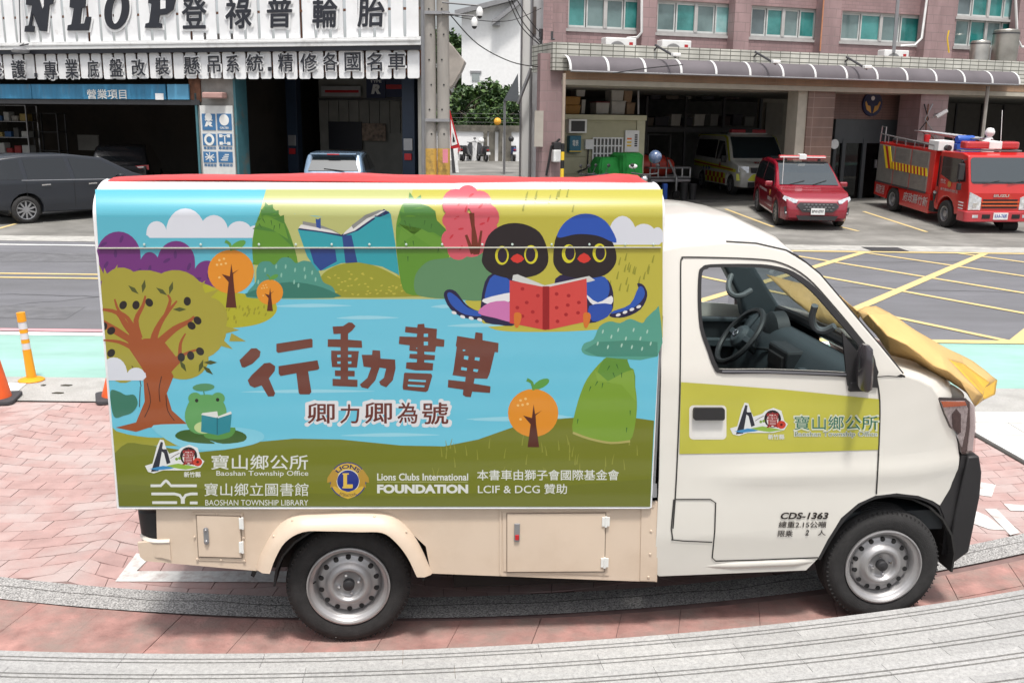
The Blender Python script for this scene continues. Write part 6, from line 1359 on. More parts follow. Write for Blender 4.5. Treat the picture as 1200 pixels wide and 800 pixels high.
t = thing('switch_box', 'small pale switch box left of the grilled cabin window', 'box', Rr, (CB(689, 175)[0]+(cb0+cb1)/2, .8, CB(689, 175)[1])); MB().box(-.12, -.12, 0, .12, 0, .26).build('box', m('white'), t, bevel=.01); MB().tube([(0, -.05, 0), (-.02, -.05, -.5), (-.3, -.05, -.6)], .02).build('cable', m('black'), t)
# boxes on top of the cabin
def crate(px0, px1, py0, py1, yl, lab, mt, nm='storage_box', lid=None, grp='boxes stored on the cabin roof'):
    a = Rr.U(px0, py1, yl); c_ = Rr.U(px1, py0, yl); w_ = (c_[0]-a[0])/2; h = c_[1]-a[1]; t = thing(nm, lab, 'box', Rr, ((a[0]+c_[0])/2, yl, a[1]), 0, grp)
    b = MB(); b.loft([[(-w_*.92, 0, 0), (w_*.92, 0, 0), (w_*.92, .4, 0), (-w_*.92, .4, 0)], [(-w_, -.03, h*.92), (w_, -.03, h*.92), (w_, .43, h*.92), (-w_, .43, h*.92)]]); b.build('tub', mt, t, bevel=.012)
    MB().box(-w_*1.04, -.045, h*.92, w_*1.04, .45, h).build('lid', lid or mt, t, bevel=.008); return t
wb = mat('tub_white', (.42, .41, .38), r=.5, var=.1); cbx = mat('cardboard', (.28, .19, .12), r=.8); yb = mat('box_orange', (.38, .19, .04), r=.6)
crate(662, 680, 123.5, 133.5, 1.2, 'orange crate low at the left end on the cabin roof', yb); crate(662, 680, 113.5, 123, 1.2, 'orange crate stacked on another at the left end of the cabin roof', yb)
crate(681, 686, 117, 133.5, 1.3, 'tall narrow white tub right of the orange crates', wb); crate(675, 686, 101, 113, 1.4, 'white tub high on the stack above the orange crates', wb)
crate(698, 714, 119.5, 133.5, 1.2, 'white tub with a round red lid on the cabin roof', wb, lid=mat('lid_red', (.20, .03, .04), r=.5)); crate(716, 733, 118.5, 134, 1.2, 'large white tub lowest of the stack in the middle of the cabin roof', wb); crate(716, 731, 104, 118, 1.2, 'white tub with coloured print on top of the large white tub', wb)
crate(734, 744, 120.5, 134, 1.25, 'brown cardboard box beside the large white tub', cbx); crate(731, 741, 105, 120, 1.25, 'brown cardboard box stacked up beside the printed tub', cbx)
MB_ = MB(); p_ = Rr.P(748, 118, 1.0); o = MB().tube([tuple(Rr.M @ Rr.P(748, 134, 1.0)), tuple(Rr.M @ Rr.P(748, 98, 1.0))], .03).build('cabin_post', m('grey_metal')); tag(o, 'thin grey post rising from the right end of the cabin roof', 'post')
# shelf beam deep inside with boxes
zb_ = RZ(850, 150, 4.5); sx0, sx1 = RX(757, 150, 4.5), RX(890, 150, 4.5)
t = thing('storage_rack', 'long dark metal storage rack across the back of the fire station bay', 'rack', Rr, (sx0, 4.5, 0)); W_ = sx1-sx0
for z in (zb_, zb_+1.25): MB().box(0, -.05, z-.14, W_, .9, z).build('shelf_board', mat('rack_steel', (.09, .09, .095), r=.5, m=.4), t)
for x in (0, W_/3, 2*W_/3, W_): MB().box(x-.04, -.04, 0, x+.04, .04, zC-.05).build('upright', m('dark_metal'), t)
dkb = [mat('dark_goods_%d' % k, c, r=.7) for k, c in enumerate(((.04, .04, .05), (.12, .10, .08), (.20, .20, .19), (.05, .03, .03)))]
for k, (a, c_, y0, mt, lab) in enumerate(((786, 798, 134, wb, 'pale tub on the lower rack shelf left of centre'), (813, 826, 134, wb, 'pale tub with a dark print on the lower rack shelf'), (800, 812, 138, dkb[0], 'black case between the two pale tubs on the rack'), (756, 766, 138, dkb[1], 'brown bundle at the left end of the rack shelf'), (767, 784, 137, dkb[0], 'dark helmet box left of the pale tubs on the rack'), (832, 842, 134, dkb[2], 'grey bag leaning on the rack right of the pale tubs'), (846, 856, 136, dkb[3], 'dark red case on the rack'), (858, 870, 134, dkb[0], 'black case at the right end of the rack'), (872, 884, 137, dkb[2], 'grey case beside the cream wall on the rack'))):
    crate(a, c_, y0, 147.5, 4.6, lab, mt, grp='boxes on the long rack')
for k, (a, c_, lab) in enumerate(((762, 775, 'leftmost dark case on the top rack shelf'), (780, 796, 'second dark case on the top rack shelf'), (802, 811, 'upright pale sack on the top rack shelf'), (822, 838, 'fourth dark case on the top rack shelf'), (850, 868, 'rightmost dark case on the top rack shelf'))):
    crate(a, c_, 103 + 4*(k % 2), 116.5, 4.6, lab, dkb[[0, 1, 2, 0, 3][k]], grp='boxes on the long rack')
# grey rear wall door frames (thin pale outline) below rack
b = MB(); a = Rr.P(758, 190, 6); c_ = Rr.P(787, 157, 6)
b.box(a.x, 6, a.z, a.x+.05, 6.05, c_.z); b.box(c_.x-.05, 6, a.z, c_.x, 6.05, c_.z); b.box(a.x, 6, c_.z-.05, c_.x, 6.05, c_.z); o = b.build('frame_stand', m('grey_metal')); o.matrix_world = Rr.M.copy(); tag(o, 'thin grey rectangular frame in the dark below the long rack', 'frame')
# =====================================================  ALLEY between the buildings
def px3(x, y, D):   # point on the ray of a pixel at distance D
    d = ray(x, y); return Vector((d.x*D/d.y, D, CH + d.z*D/d.y))
def fbox(name, x0, y0, x1, y1, D, depth, mt, label=None, cat=None, z0=None, parent=None):
    a, c_ = px3(x0, y1, D), px3(x1, y0, D); o = MB().box(a.x, D, a.z if z0 is None else z0, c_.x, D+depth, c_.z).build(name, mt, parent)
    if label: tag(o, label, cat)
    return o
house_m = mat('house_white', (.82, .82, .82), r=.8, var=.04)
DH = 66
h = thing('white_house', 'white gabled house with one small window rising beyond the trees at the alley end', 'building', WORLD, (px3(600, 190, DH).x, DH, .3)); hx = h.location.x
P_ = [px3(*q, DH) for q in ((541, 200), (541, 16), (605, -1), (700, -25), (700, 200))]
MB().prism([(p.x-hx, p.z-.3) for p in P_], 0, 10).build('wall', house_m, h)
b = MB()
for (q0, q1) in (((533, 15.5), (606, -3)), ((577, 27), (612, 0))): a, c_ = px3(*q0, DH-.5), px3(*q1, DH-.5); b.prism([(a.x-hx, a.z-.3-.15), (c_.x-hx, c_.z-.3-.15), (c_.x-hx, c_.z-.3+.15), (a.x-hx, a.z-.3+.15)], -.7, .3)
b.build('roof_edge', mat('roof_grey', (.25, .25, .26), r=.6), h)
a, c_ = px3(553, 95, DH), px3(562, 86, DH); MB().box(a.x-hx, -.05, a.z-.3, c_.x-hx, .02, c_.z-.3).build('window', mat('small_window', (.30, .33, .33), r=.3), h); MB().box(a.x-hx-.12, -.07, c_.z-.3, c_.x-hx+.12, -.0, c_.z-.15).build('window_hood', MATS['roof_grey'], h)
a, c_ = px3(577, 31, DH), px3(586, 24, DH); MB().box(a.x-hx, -.6, a.z-.3, c_.x-hx, .0, c_.z-.3).build('gutter_box', MATS['roof_grey'], h)
# grey side building
g = thing('grey_building', 'narrow light grey concrete building side with pipes at the right of the alley', 'building', WORLD, (px3(622, 200, 29).x, 29, .2)); gx = g.location.x
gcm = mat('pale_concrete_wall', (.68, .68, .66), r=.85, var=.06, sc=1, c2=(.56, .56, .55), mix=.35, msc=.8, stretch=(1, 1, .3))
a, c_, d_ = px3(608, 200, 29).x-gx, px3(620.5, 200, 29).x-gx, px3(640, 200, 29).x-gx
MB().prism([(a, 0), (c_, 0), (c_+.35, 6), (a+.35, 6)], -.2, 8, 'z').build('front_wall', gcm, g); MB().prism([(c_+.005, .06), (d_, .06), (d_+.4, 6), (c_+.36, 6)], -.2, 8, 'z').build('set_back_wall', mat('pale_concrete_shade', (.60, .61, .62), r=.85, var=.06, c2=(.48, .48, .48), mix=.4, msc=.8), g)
MB().tube([(c_, -.05, 0), (c_, -.05, 8)], .04).build('drain_pipe', m('grey_metal'), g); MB().tube([(a+.03, -.05, 0), (a+.03, -.05, 8)], .03).build('drain_pipe', m('grey_metal'), g)
q = px3(626.5, 21, 29); MB().box(q.x-gx-.09, .03, q.z-.65, q.x-gx+.05, .08, q.z+.1).build('slit_window', mat('slit_dark', (.12, .10, .09), r=.5), g)
pts = [px3(*q, 28.6) for q in ((607, 122), (612, 108), (620, 88), (622, 80), (640, 76))]; MB().tube([(p.x-gx, p.y-29, p.z-.2) for p in pts], .05).build('conduit', m('grey_metal'), g)
bx_ = fbox('meter_cabinet', 626, 130, 637, 172, 23.9, .3, mat('cabinet_beige', (.36, .33, .29), r=.7), 'tall beige metal cabinet hung beside the pink corner column', 'cabinet')
# charging unit and cables on pink column
q = Rr.P(651, 190, -1.3); t = thing('white_meter', 'white meter with a dark top on the pink corner column beside a striped pole', 'meter', Rr, tuple(q)); MB().box(-.11, -.15, 0, .11, .05, .30).build('meter_body', m('white'), t, bevel=.03); MB().box(-.10, -.13, .30, .10, .05, .48).build('meter_top', m('plastic_dark'), t, bevel=.02)
pipe([(656, 163, -1.4), (646, 172, -1.35), (643, 190, -1.35), (640, 206, -1.35)], .03, 'cable', 'thick black cable sagging beside the white meter', 'cable', m('black'))
# striped pole
q0, q1 = Rr.P(658.5, 212, -1.9), Rr.P(658.5, 168, -1.9); t = thing('striped_pole', 'slim pole with yellow and black stripes before the pink column and cream cabin', 'pole', Rr, (q0.x, -1.9, .12))
zt_ = q1.z-.12; n_ = 9
for k in range(n_): MB().cyl((0, 0, zt_*k/n_), (0, 0, zt_*(k+1)/n_), .045, 10).build('stripe', m('yellow') if k % 2 else m('black'), t, smooth=True)
MB().cyl((0, 0, zt_), (0, 0, Rr.P(659, 86, -1.9).z-.12), .04, 10).build('pole', mat('pole_beige', (.33, .27, .22), r=.7), t, smooth=True)
# awning in alley
a0 = thing('alley_awning', 'small dark sloping awning on a thin post on the right side of the alley', 'awning', WORLD, (px3(600, 118, 40).x, 40, .3)); ax_ = a0.location.x
P_ = [px3(*q, 40) for q in ((590, 118), (607, 86), (608, 119))]; MB().prism([(p.x-ax_, p.z-.3) for p in P_], 0, .8).build('sheet', mat('awning_dark', (.10, .11, .12), r=.5), a0); p = px3(590, 118, 40); MB().tube([(p.x-ax_+.05, .1, 0), (p.x-ax_+.05, .1, p.z-.3)], .05).build('post', m('grey_metal'), a0)
# wall, posts
DW = 54
wl = thing('alley_wall', 'low white panelled wall with mossy concrete posts and cap at the alley end', 'wall', WORLD, (px3(570, 180, DW).x, DW, .3)); wx_ = wl.location.x
zw = px3(570, 147, DW).z-.3; moss = mat('mossy_concrete', (.13, .12, .10), r=.95, var=.4, sc=3)
a, c_ = px3(500, 170, DW).x-wx_, px3(640, 170, DW).x-wx_
MB().box(a, .0, 0, c_, .2, zw-.3).build('panel', house_m, wl); MB().box(a, -.1, zw-.32, c_, .3, zw).build('cap', moss, wl)
for p0, p1 in ((566.5, 571), (573, 580), (584, 589), (592, 599)): x0_, x1_ = px3(p0, 170, DW-.1).x-wx_, px3(p1, 170, DW-.1).x-wx_; MB().box(x0_, -.12, 0, x1_, .25, zw-.3).build('post', moss, wl)
for y_ in (133, 138, 143): p0, p1 = px3(529, y_, DW+.1), px3(608, y_, DW+.1); MB().tube([(p0.x-wx_, .1, p0.z-.3), (p1.x-wx_, .1, p0.z-.3)], .006, 5).build('wire', m('dark_metal'), wl)
p = px3(583, 142.5, DW-.4); o = MB().ball((0, 0, 0), .20, 14).build('orange_ball', mat('ball_orange', (.75, .36, .03), r=.5)); o.location = p; tag(o, 'round orange ball hanging above the mossy alley wall', 'ball')
# trees
def tree(name, label, base, h, r, n, cols_, seed, squash=.9, trunk_h=.35):
    random.seed(seed); t = thing(name, label, 'tree', WORLD, base, 0, 'trees beyond the alley wall')
    bk = mat('bark', (.10, .08, .06), r=.9, var=.3)
    b = MB(); b.tube([(0, 0, 0), (.05*h, 0, h*.3), (0, .03*h, h*.6), (.02*h, 0, h*.85)], [h*.03, h*.022, h*.014, h*.005], 8)
    for k in range(7): a = random.uniform(0, 2*PI); z = h*random.uniform(.25, .6); b.tube([(0, 0, z), (math.cos(a)*r*.4, math.sin(a)*r*.4, z+h*.15), (math.cos(a)*r*.75, math.sin(a)*r*.75, z+h*.22)], [h*.012, h*.007, h*.003], 6)
    b.build('trunk', bk, t, smooth=True)
    cl = []
    for k in range(26): a = random.uniform(0, 2*PI); q = r*math.sqrt(random.random())*.85; cl.append((math.cos(a)*q, math.sin(a)*q, h*(trunk_h + (1-trunk_h)*random.uniform(.08, .92)*(1-.35*(q/r)**2)), r*random.uniform(.22, .40)))
    b = MB()
    for k in range(n):
        c_ = random.choice(cl); d_ = Vector((random.gauss(0, 1), random.gauss(0, 1), random.gauss(0, 1))).normalized()*c_[3]*random.uniform(.55, 1.05); p = Vector(c_[:3])+Vector((d_.x, d_.y, d_.z*squash)); s_ = random.uniform(.13, .26)*r/2.2
        u = Vector((random.gauss(0, 1), random.gauss(0, 1), random.gauss(0, .6))).normalized(); v_ = u.cross(Vector((random.gauss(0, 1), random.gauss(0, 1), 1))).normalized(); b.k = 0 if random.random() < .5 else (1 if random.random() < .6 else 2)
        b.add([tuple(p-u*s_), tuple(p-v_*s_*.5), tuple(p+u*s_), tuple(p+v_*s_*.5)], [(0, 1, 2, 3)])
    b.build('crown', cols_, t, fix=False); return t
lf = [mat('leaf_%d' % k, c, r=.6, var=.25, sc=3) for k, c in enumerate(((.04, .085, .02), (.075, .135, .03), (.02, .05, .015)))]
for k, (px, top, D, r, lab) in enumerate(((540, 93, 58, 1.8, 'dense dark green tree behind the left end of the alley wall'), (568, 90, 59, 1.9, 'rounded dark green tree behind the middle of the alley wall'), (597, 104, 58, 1.5, 'lower green tree behind the awning post'), (533, 28, 75, 2.4, 'taller pale green tree showing beside the concrete poles'), (555, 112, 56.5, 1.4, 'low bushy tree just behind the alley wall'), (583, 118, 56.5, 1.3, 'small bushy tree above the orange ball'), (552, 100, 61, 2.0, 'dark tree in the middle of the row behind the alley wall'), (584, 96, 61, 1.9, 'dark tree rising behind the small bushy tree'))):
    tp_ = px3(px, top, D); tree('leafy_tree', lab, (tp_.x, D, .3), tp_.z-.3, r, 5200, lf, 20+k, trunk_h=.12 if k != 3 else .45)
random.seed(3)
# scooters
def scooter(x, y, rot, col, lab, seat=True):
    t = thing('parked_scooter', lab, 'scooter', WORLD, (x, y, .3), rot, 'scooters parked along the alley wall'); cm = mat('scooter_%s' % col, {'black': (.02, .02, .022), 'grey': (.2, .2, .21), 'red': (.35, .02, .03), 'blue': (.03, .05, .15), 'white': (.5, .5, .5)}[col], r=.35, coat=.5)
    for wx__ in (-.6, .6):
        b = MB(); b.lathe([(.13, -.05), (.22, -.045), (.235, 0), (.22, .045), (.13, .05)], 18, (wx__, 0, .235), 'y'); w_ = b.build('wheel', m('rubber'), t, smooth=True); b = MB(); b.lathe([(.01, -.03), (.13, -.03), (.13, .03), (.01, .03)], 14, (wx__, 0, .235), 'y'); b.build('rim', m('grey_metal'), w_)
    b = MB(); rg = []
    for x_, w__, z0, z1 in ((-.85, .05, .55, .72), (-.7, .14, .42, .78), (-.3, .17, .35, .76), (-.02, .15, .30, .62), (.05, .16, .25, .34), (.3, .16, .25, .34), (.38, .16, .30, .80), (.48, .16, .45, .98), (.56, .08, .6, .95)): rg.append([(x_, -w__, z0), (x_, w__, z0), (x_, w__*.8, z1), (x_, -w__*.8, z1)])
    b.loft(rg); b.build('body', cm, t, smooth=True, bevel=.03)
    b = MB(); b.loft([[(-.8, -.1, .76), (-.8, .1, .76), (-.8, .08, .82), (-.8, -.08, .82)], [(-.4, -.14, .75), (-.4, .14, .75), (-.4, .12, .84), (-.4, -.12, .84)], [(.0, -.09, .70), (.0, .09, .70), (.0, .07, .77), (.0, -.07, .77)]]); b.build('seat', m('plastic_dark'), t, smooth=True, bevel=.02)
    b = MB(); b.tube([(.6, 0, .3), (.42, 0, 1.0)], .03); b.tube([(.40, -.33, 1.02), (.44, 0, .98), (.40, .33, 1.02)], .018); b.build('handlebar', m('dark_metal'), t)
    for s_ in (-1, 1): b = MB(); b.tube([(.42, s_*.22, 1.02), (.44, s_*.30, 1.18)], .008); b.ball((.44, s_*.31, 1.21), .055, 8, (.4, 1, .8)); b.build('mirror', m('plastic_dark'), t)
    b = MB(); b.ball((.55, 0, .88), .09, 10, (.5, 1, .8)); b.build('headlight', m('chrome'), t, smooth=True); MB().box(-.88, -.06, .60, -.85, .06, .66).build('tail_light', m('red'), t); MB().box(-.93, -.11, .38, -.92, .11, .52).build('number_plate', m('white'), t); return t
for (px, py, rot, col, lab) in ((535, 188, 112, 'red', 'red and black scooter at the left end of the alley wall'), (547, 189, 72, 'black', 'black scooter second from the left by the alley wall'), (565, 189.5, 112, 'black', 'black scooter with a white helmet parked before the first mossy post'), (583, 188.5, 160, 'black', 'black scooter standing sideways under the orange ball'), (600, 189, 100, 'blue', 'dark blue scooter beside the grey building')):
    p = GS(px, py); scooter(p.x, p.y+.3, rot, col, lab)
p = px3(599, 163, 51); o = MB().ball((0, 0, 0), .15, 12).build('helmet', m('plastic_dark'), None, smooth=True); o.location = p; tag(o, 'dark helmet resting on the dark blue scooter by the grey building', 'helmet')
p = px3(564, 165, 51); o = MB().ball((0, 0, 0), .15, 12).build('helmet', m('white'), None, smooth=True); o.location = p; tag(o, 'white helmet resting on a black scooter in the alley', 'helmet')
# utility poles
def upole(px, w_px, lab, D=21):
    a = px3(px, 205, D); t = thing('utility_pole', lab, 'pole', WORLD, (a.x, D, 0), 0, 'twin concrete utility poles'); r = w_px/2*D/1139
    cm = mat('pole_concrete', (.30, .28, .255), r=.9, var=.12, sc=3, c2=(.22, .205, .19), mix=.4, msc=2, stretch=(1, 1, .3)); zy = px3(px, 174, D).z; yl = mat('pole_yellow', (.50, .30, .06), r=.7, c2=(.05, .045, .035), mix=.36, msc=3.5)
    MB().tube([(0, 0, 0), (0, 0, zy)], [r*1.03, r*1.02], 20).build('painted_base', yl, t, smooth=True); MB().tube([(0, 0, zy), (-.02, 0, 8)], [r, r*.9], 20).build('shaft', cm, t, smooth=True)
    for k in range(9): z = zy+.3+.5*k; MB().cyl((.02*(-1)**k, -r*1.0, z), (.02*(-1)**k, -r*1.04, z), .018, 8).build('bolt_hole', m('black'), t)
    return t
u1 = upole(505.5, 13, 'left concrete utility pole with a worn yellow and black base at the garage corner'); u2 = upole(520, 14.5, 'right concrete utility pole with a pink sticker low on its yellow base')
q = px3(521.5, 183, 20.7); o = MB().box(q.x-.05, 20.72, q.z-.14, q.x+.06, 20.735, q.z+.14); MB_o = o.build('pole_sticker', mat('sticker_pink', (.6, .2, .25), r=.5), None); tag(MB_o, 'pink sticker on the yellow base of the right utility pole', 'sticker')
zc_ = px3(512, 141, 21).z
for z in (zc_, px3(512, 16, 21).z): tag(MB().box(px3(499, 100, 21).x, 20.82, z-.03, px3(527, 100, 21).x, 21.18, z+.03).build('pole_clamp', m('grey_metal')), 'lower grey steel clamp tying the twin concrete poles' if z == zc_ else 'upper grey steel clamp tying the twin poles near the camera arms', 'clamp')
o = MB().tube([tuple(px3(496, -5, 22)), tuple(px3(497, 212, 22))], .055, 10).build('metal_pipe', m('grey_metal'), None, smooth=True); tag(o, 'thin grey steel pipe standing left of the twin concrete poles', 'pipe')
# cameras on arms
for (x0, y0, x1, y1, lab) in ((518, 3, 562, 7, 'white security camera on the upper arm of the utility pole'), (518, 16, 556, 19, 'white security camera on the lower arm of the utility pole')):
    a, c_ = px3(x0, y0, 20.8), px3(x1, y1, 20.8); t = thing('pole_camera', lab, 'camera', WORLD, tuple(a), 0, 'cameras on the utility pole'); d_ = c_-a
    MB().tube([(0, 0, 0), tuple(d_)], .018, 6).build('arm', m('dark_metal'), t); b = MB(); b.lathe([(.001, -.14), (.06, -.13), (.075, -.06), (.06, .0), (.03, .05)], 12, (d_.x, d_.y, d_.z-.07)); b.build('housing', m('white'), t, smooth=True); b = MB(); b.ball((d_.x, d_.y, d_.z-.2), .055, 10); b.build('dome', m('plastic_dark'), t, smooth=True)
# small metal hood behind the poles
t = thing('metal_hood', 'curved translucent brown metal hood on the garage end wall beside the poles', 'hood', WORLD, tuple(px3(534, 100, 23.5))); o_ = t.location
P_ = [px3(*q, 23.5)-o_ for q in ((526, 49), (530, 53), (545, 72), (541, 82), (531, 100), (526, 104))]
b = MB(); b.prism([(p.x, p.z) for p in P_], 0, .7); b.build('sheet', mat('hood_brown', (.42, .38, .34), r=.35, m=.3, var=.3, sc=2), t, bevel=.02)
# leaning sign in the alley mouth
t = thing('leaning_sign', 'red bordered white triangular sign leaning on a stand right of the concrete poles', 'sign', WORLD, (px3(535, 200, 23).x, 23, 0)); o_ = t.location
def SG(pts): return [((px3(*q, 23)-Vector((o_.x, 0, 0))).x, px3(*q, 23).z) for q in pts]
MB().prism(SG([(527, 128), (539, 173), (528, 175)]), 0, .03).build('red_border', m('red'), t); MB().prism(SG([(528.5, 140), (536, 169), (529, 171)]), -.01, 0).build('white_face', m('white'), t); MB().prism(SG([(530.5, 155), (533.5, 166), (530.5, 167)]), -.016, -.01).build('black_mark', m('black'), t)
MB().prism(SG([(528, 174), (531, 174), (534, 203), (530, 203)]), 0, .05).build('stand', m('dark_metal'), t); MB().prism(SG([(532, 176), (535, 177), (538, 202), (534, 202)]), -.02, .0).build('white_strip', m('white'), t)
# overhead wires
def wire(pts, lab, r=.012):
    P_ = crom([tuple(p) for p in pts], 6, False); o = MB().tube(P_, r, 5).build('overhead_wire', m('black')); tag(o, lab, 'wire', 'overhead wires')
wire([px3(600, -10, 24), px3(618, 20, 24.5), px3(634, 40, 25)], 'upper black wire running down to the pink corner'); wire([px3(595, -10, 24), px3(612, 25, 24.5), px3(633, 50, 25)], 'second black wire running down to the pink corner'); wire([px3(592, -10, 24), px3(610, 30, 24.5), px3(634, 54, 25)], 'lowest black wire running down to the pink corner')
wire([px3(527, 17, 21), px3(560, 52, 22), px3(600, 73, 23), px3(634, 79, 24.5)], 'long sagging wire from the twin poles to the pink building')
wire([px3(515, 15, 20.9), px3(560, 24, 22), px3(600, 24, 24), px3(634, 10, 26)], 'thin wire crossing before the white house', .008)
b = MB()
for q in ((634, 38), (638, 40), (642, 38), (646, 41)): p = px3(*q, 25); b.cyl((p.x, p.y, p.z-.12), (p.x, p.y, p.z+.08), .05, 8)
p0, p1 = px3(631, 46, 25), px3(650, 46, 25); b.tube([tuple(p0), tuple(p1)], .025); p0 = px3(634, 44, 25); p1 = px3(634, 170, 25); b.tube([tuple(p0), tuple(p1)], .03)
tag(b.build('cable_bracket', m('dark_metal')), 'cluster of dark insulators and pipe on the pink corner', 'insulators')
for k, (q0, q1) in enumerate((((740, 84), (1005, 60)),)): pass
wire([px3(718, 86, 22.8), px3(760, 80, 23.3), px3(800, 76, 23.8), px3(755, 79, 23.4)][:3], 'thin wire lying over the rounded canopy')
# =====================================================  VEHICLES on the forecourt
def place(t, P_, loc, ang, k, slope=True):
    nz_ = Vector((0, -.05, 1)).normalized() if slope else Vector((0, 0, 1)); a = math.radians(ang); f = Vector((math.cos(a), math.sin(a), 0)); f = (f - nz_*f.dot(nz_)).normalized(); l = nz_.cross(f)
    M = Matrix(((f.x, l.x, nz_.x, 0), (f.y, l.y, nz_.y, 0), (f.z, l.z, nz_.z, 0), (0, 0, 0, 1))) @ Matrix.Scale(k, 4)
    t.matrix_world = Matrix.Translation(P_ - (M @ Vector((loc[0], loc[1], 0)))) @ M
class Car:
    def __init__(s, name, label, cat, prof, hw, mt, group=None):
        s.t = thing(name, label, cat, group=group); s.hw = hw
        cx = sum(p[0] for p in prof)/len(prof); cz_ = .75
        def shr(d): return [(x-(x-cx)/max(.6, abs(x-cx))*d*min(1, abs(x-cx)), z-(z-cz_)*d*1.1) for x, z in prof]
        ss = [(-1, .045), (-.985, .02), (-.93, .005), (-.7, 0), (-.3, 0), (.3, 0), (.7, 0), (.93, .005), (.985, .02), (1, .045)]
        rings = [[(x, q*hw(x, z), z) for x, z in shr(d)] for q, d in ss]
        b = MB(); b.loft(rings, caps=False)
        v_, f_ = skin(shr(.045), None, cell=.16, fn=lambda x, z: hw(x, z), px=False); b.add(v_, f_); b.add([(x, -y, z) for x, y, z in v_], f_)
        s.body = b.build('body', mt, s.t, smooth=True, ang=38)
    def panel(s, pts, name, mt, off=.006, sides=(-1, 1), cell=.12, par=None):
        for q in sides:
            v_, f_ = skin(pts, None, cell=cell, fn=s.hw, px=False); b = MB(); b.add([(x, q*(y+off), z) for x, y, z in v_], f_); r = b.build(name, mt, par or s.t, smooth=True, solid=.004)
        return r
    def across(s, p0, p1, f0, f1, name, mt, off=.012, n=8, seg=4, par=None):
        b = MB(); rg = []; d = Vector((p1[0]-p0[0], p1[1]-p0[1])); nr = Vector((-d.y, d.x)).normalized()
        if nr.y < 0: nr = -nr
        for i in range(seg+1):
            t_ = i/seg; x, z = p0[0]+d.x*t_, p0[1]+d.y*t_; f = f0+(f1-f0)*t_; rg.append([(x+nr.x*off, f*s.hw(x, z)*(2*k/n-1), z+nr.y*off) for k in range(n+1)])
        b.loft(rg, closed=False, caps=False); return b.build(name, mt, par or s.t, smooth=True, solid=.006)
    def wheels(s, xs, y, R, rr, n=10, rm='grey_metal', w=.2):
        for x in xs:
            for q in (-1, 1):
                wh = bpy.data.objects.new('wheel', None); SC.collection.objects.link(wh); wh.parent = s.t; wh.location = (x, q*y, R)
                b = MB(); b.lathe([(rr, -w/2), (rr+.02, -w/2-.01), (R-.03, -w/2), (R, -w/2+.03), (R, w/2-.03), (R-.03, w/2), (rr+.02, w/2+.01), (rr, w/2)], 28, ax='y'); b.build('tyre', m('rubber'), wh, smooth=True)
                b = MB(); b.lathe([(rr, -w/2), (rr-.015, -w/2+.01), (rr-.02, -.02), (.001, -.02)], 28, ax='y'); b.lathe([(rr, w/2), (rr-.015, w/2-.01), (rr-.02, .02), (.001, .02)], 28, ax='y')
                b.build('wheel_dish', m('dark_metal'), wh, smooth=True); b = MB()
                for k in range(n):
                    a = 2*PI*k/n; T = Matrix.Rotation(a, 4, 'Y')
                    for sg in (-1, 1): b.T = T; b.box(-rr*.09, sg*(w/2-.04), .04, rr*.09, sg*(w/2-.012), rr*.96)
                b.T = Matrix.Identity(4); b.cyl((0, -w/2+.005, 0), (0, w/2-.005, 0), rr*.25, 14); b.lathe([(rr*.93, -w/2+.0), (rr, -w/2-.004), (rr, w/2+.004), (rr*.93, w/2)], 28, ax='y'); b.build('rim', m(rm), wh, smooth=True, ang=30)
        b = MB()
        for x in xs: b.box(x-R*1.2, -y+.05, R*.6, x+R*1.2, y-.05, R*2.0)
        b.box(min(xs)-.3, -y+.15, .25, max(xs)+.3, y-.15, .5); b.build('underbody', m('underbody'), s.t)  # black core added between the wheels so the open arches stay dark inside
def arcpts(cx, cz_, r, a0, a1, n=8): return [(cx+r*math.cos(math.radians(a0+(a1-a0)*k/n)), cz_+r*math.sin(math.radians(a0+(a1-a0)*k/n))) for k in range(n+1)]
def hwf(W_, L0, L1, belt=.95, lean=.30, nose=.16, tail=.10):
    def f(x, z):
        y = W_
        if z > belt: y -= (z-belt)*lean*.9
        if z < .45: y -= (.45-z)*.10
        if x > L1-.9: y -= ((x-L1+.9)/.9)**2.2*nose
        if x < L0+.6: y -= ((L0+.6-x)/.6)**2*tail
        return y
    return f
gdk = m('glass_dark'); vglass = mat('glass_reflect', (.02, .03, .035), r=.04, var=0, spec=1, coat=1)
redp = mat('car_red', (.24, .006, .02), r=.22, coat=1, var=.02); plate = m('white'); lampc = mat('lamp_clear_car', (.62, .64, .66), r=.15, m=.3, coat=1, var=.3, sc=12)
# ---- red SUV
pf = [(-2.2, .35), (-2.28, .60), (-2.26, .98), (-2.12, 1.12), (-1.98, 1.40), (-1.80, 1.58), (-1.2, 1.655), (-.3, 1.66), (.22, 1.60), (.68, 1.36), (1.12, 1.08), (1.30, 1.03), (1.8, .97), (2.12, .88), (2.24, .74), (2.30, .52), (2.28, .34), (2.15, .24)] + [(1.78, .24)] + arcpts(1.38, .36, .40, -15, 195)[0:] + [(.98, .24), (-.95, .24)] + arcpts(-1.33, .36, .40, -15, 195) + [(-1.74, .30)]
suv = Car('red_suv', 'shiny dark red suv with a red and white light bar parked before the brown column', 'suv', pf, hwf(.93, -2.28, 2.3), redp)
suv.wheels((1.38, -1.33), .82, .355, .245, 10)
suv.panel([(-2.0, 1.12), (-1.88, 1.36), (-1.6, 1.52), (-.75, 1.56), (-.72, 1.05), (-1.5, 1.02)], 'side_window', gdk); suv.panel([(-.66, 1.05), (-.68, 1.56), (.16, 1.53), (.55, 1.32), (.90, 1.04)], 'side_window', gdk)
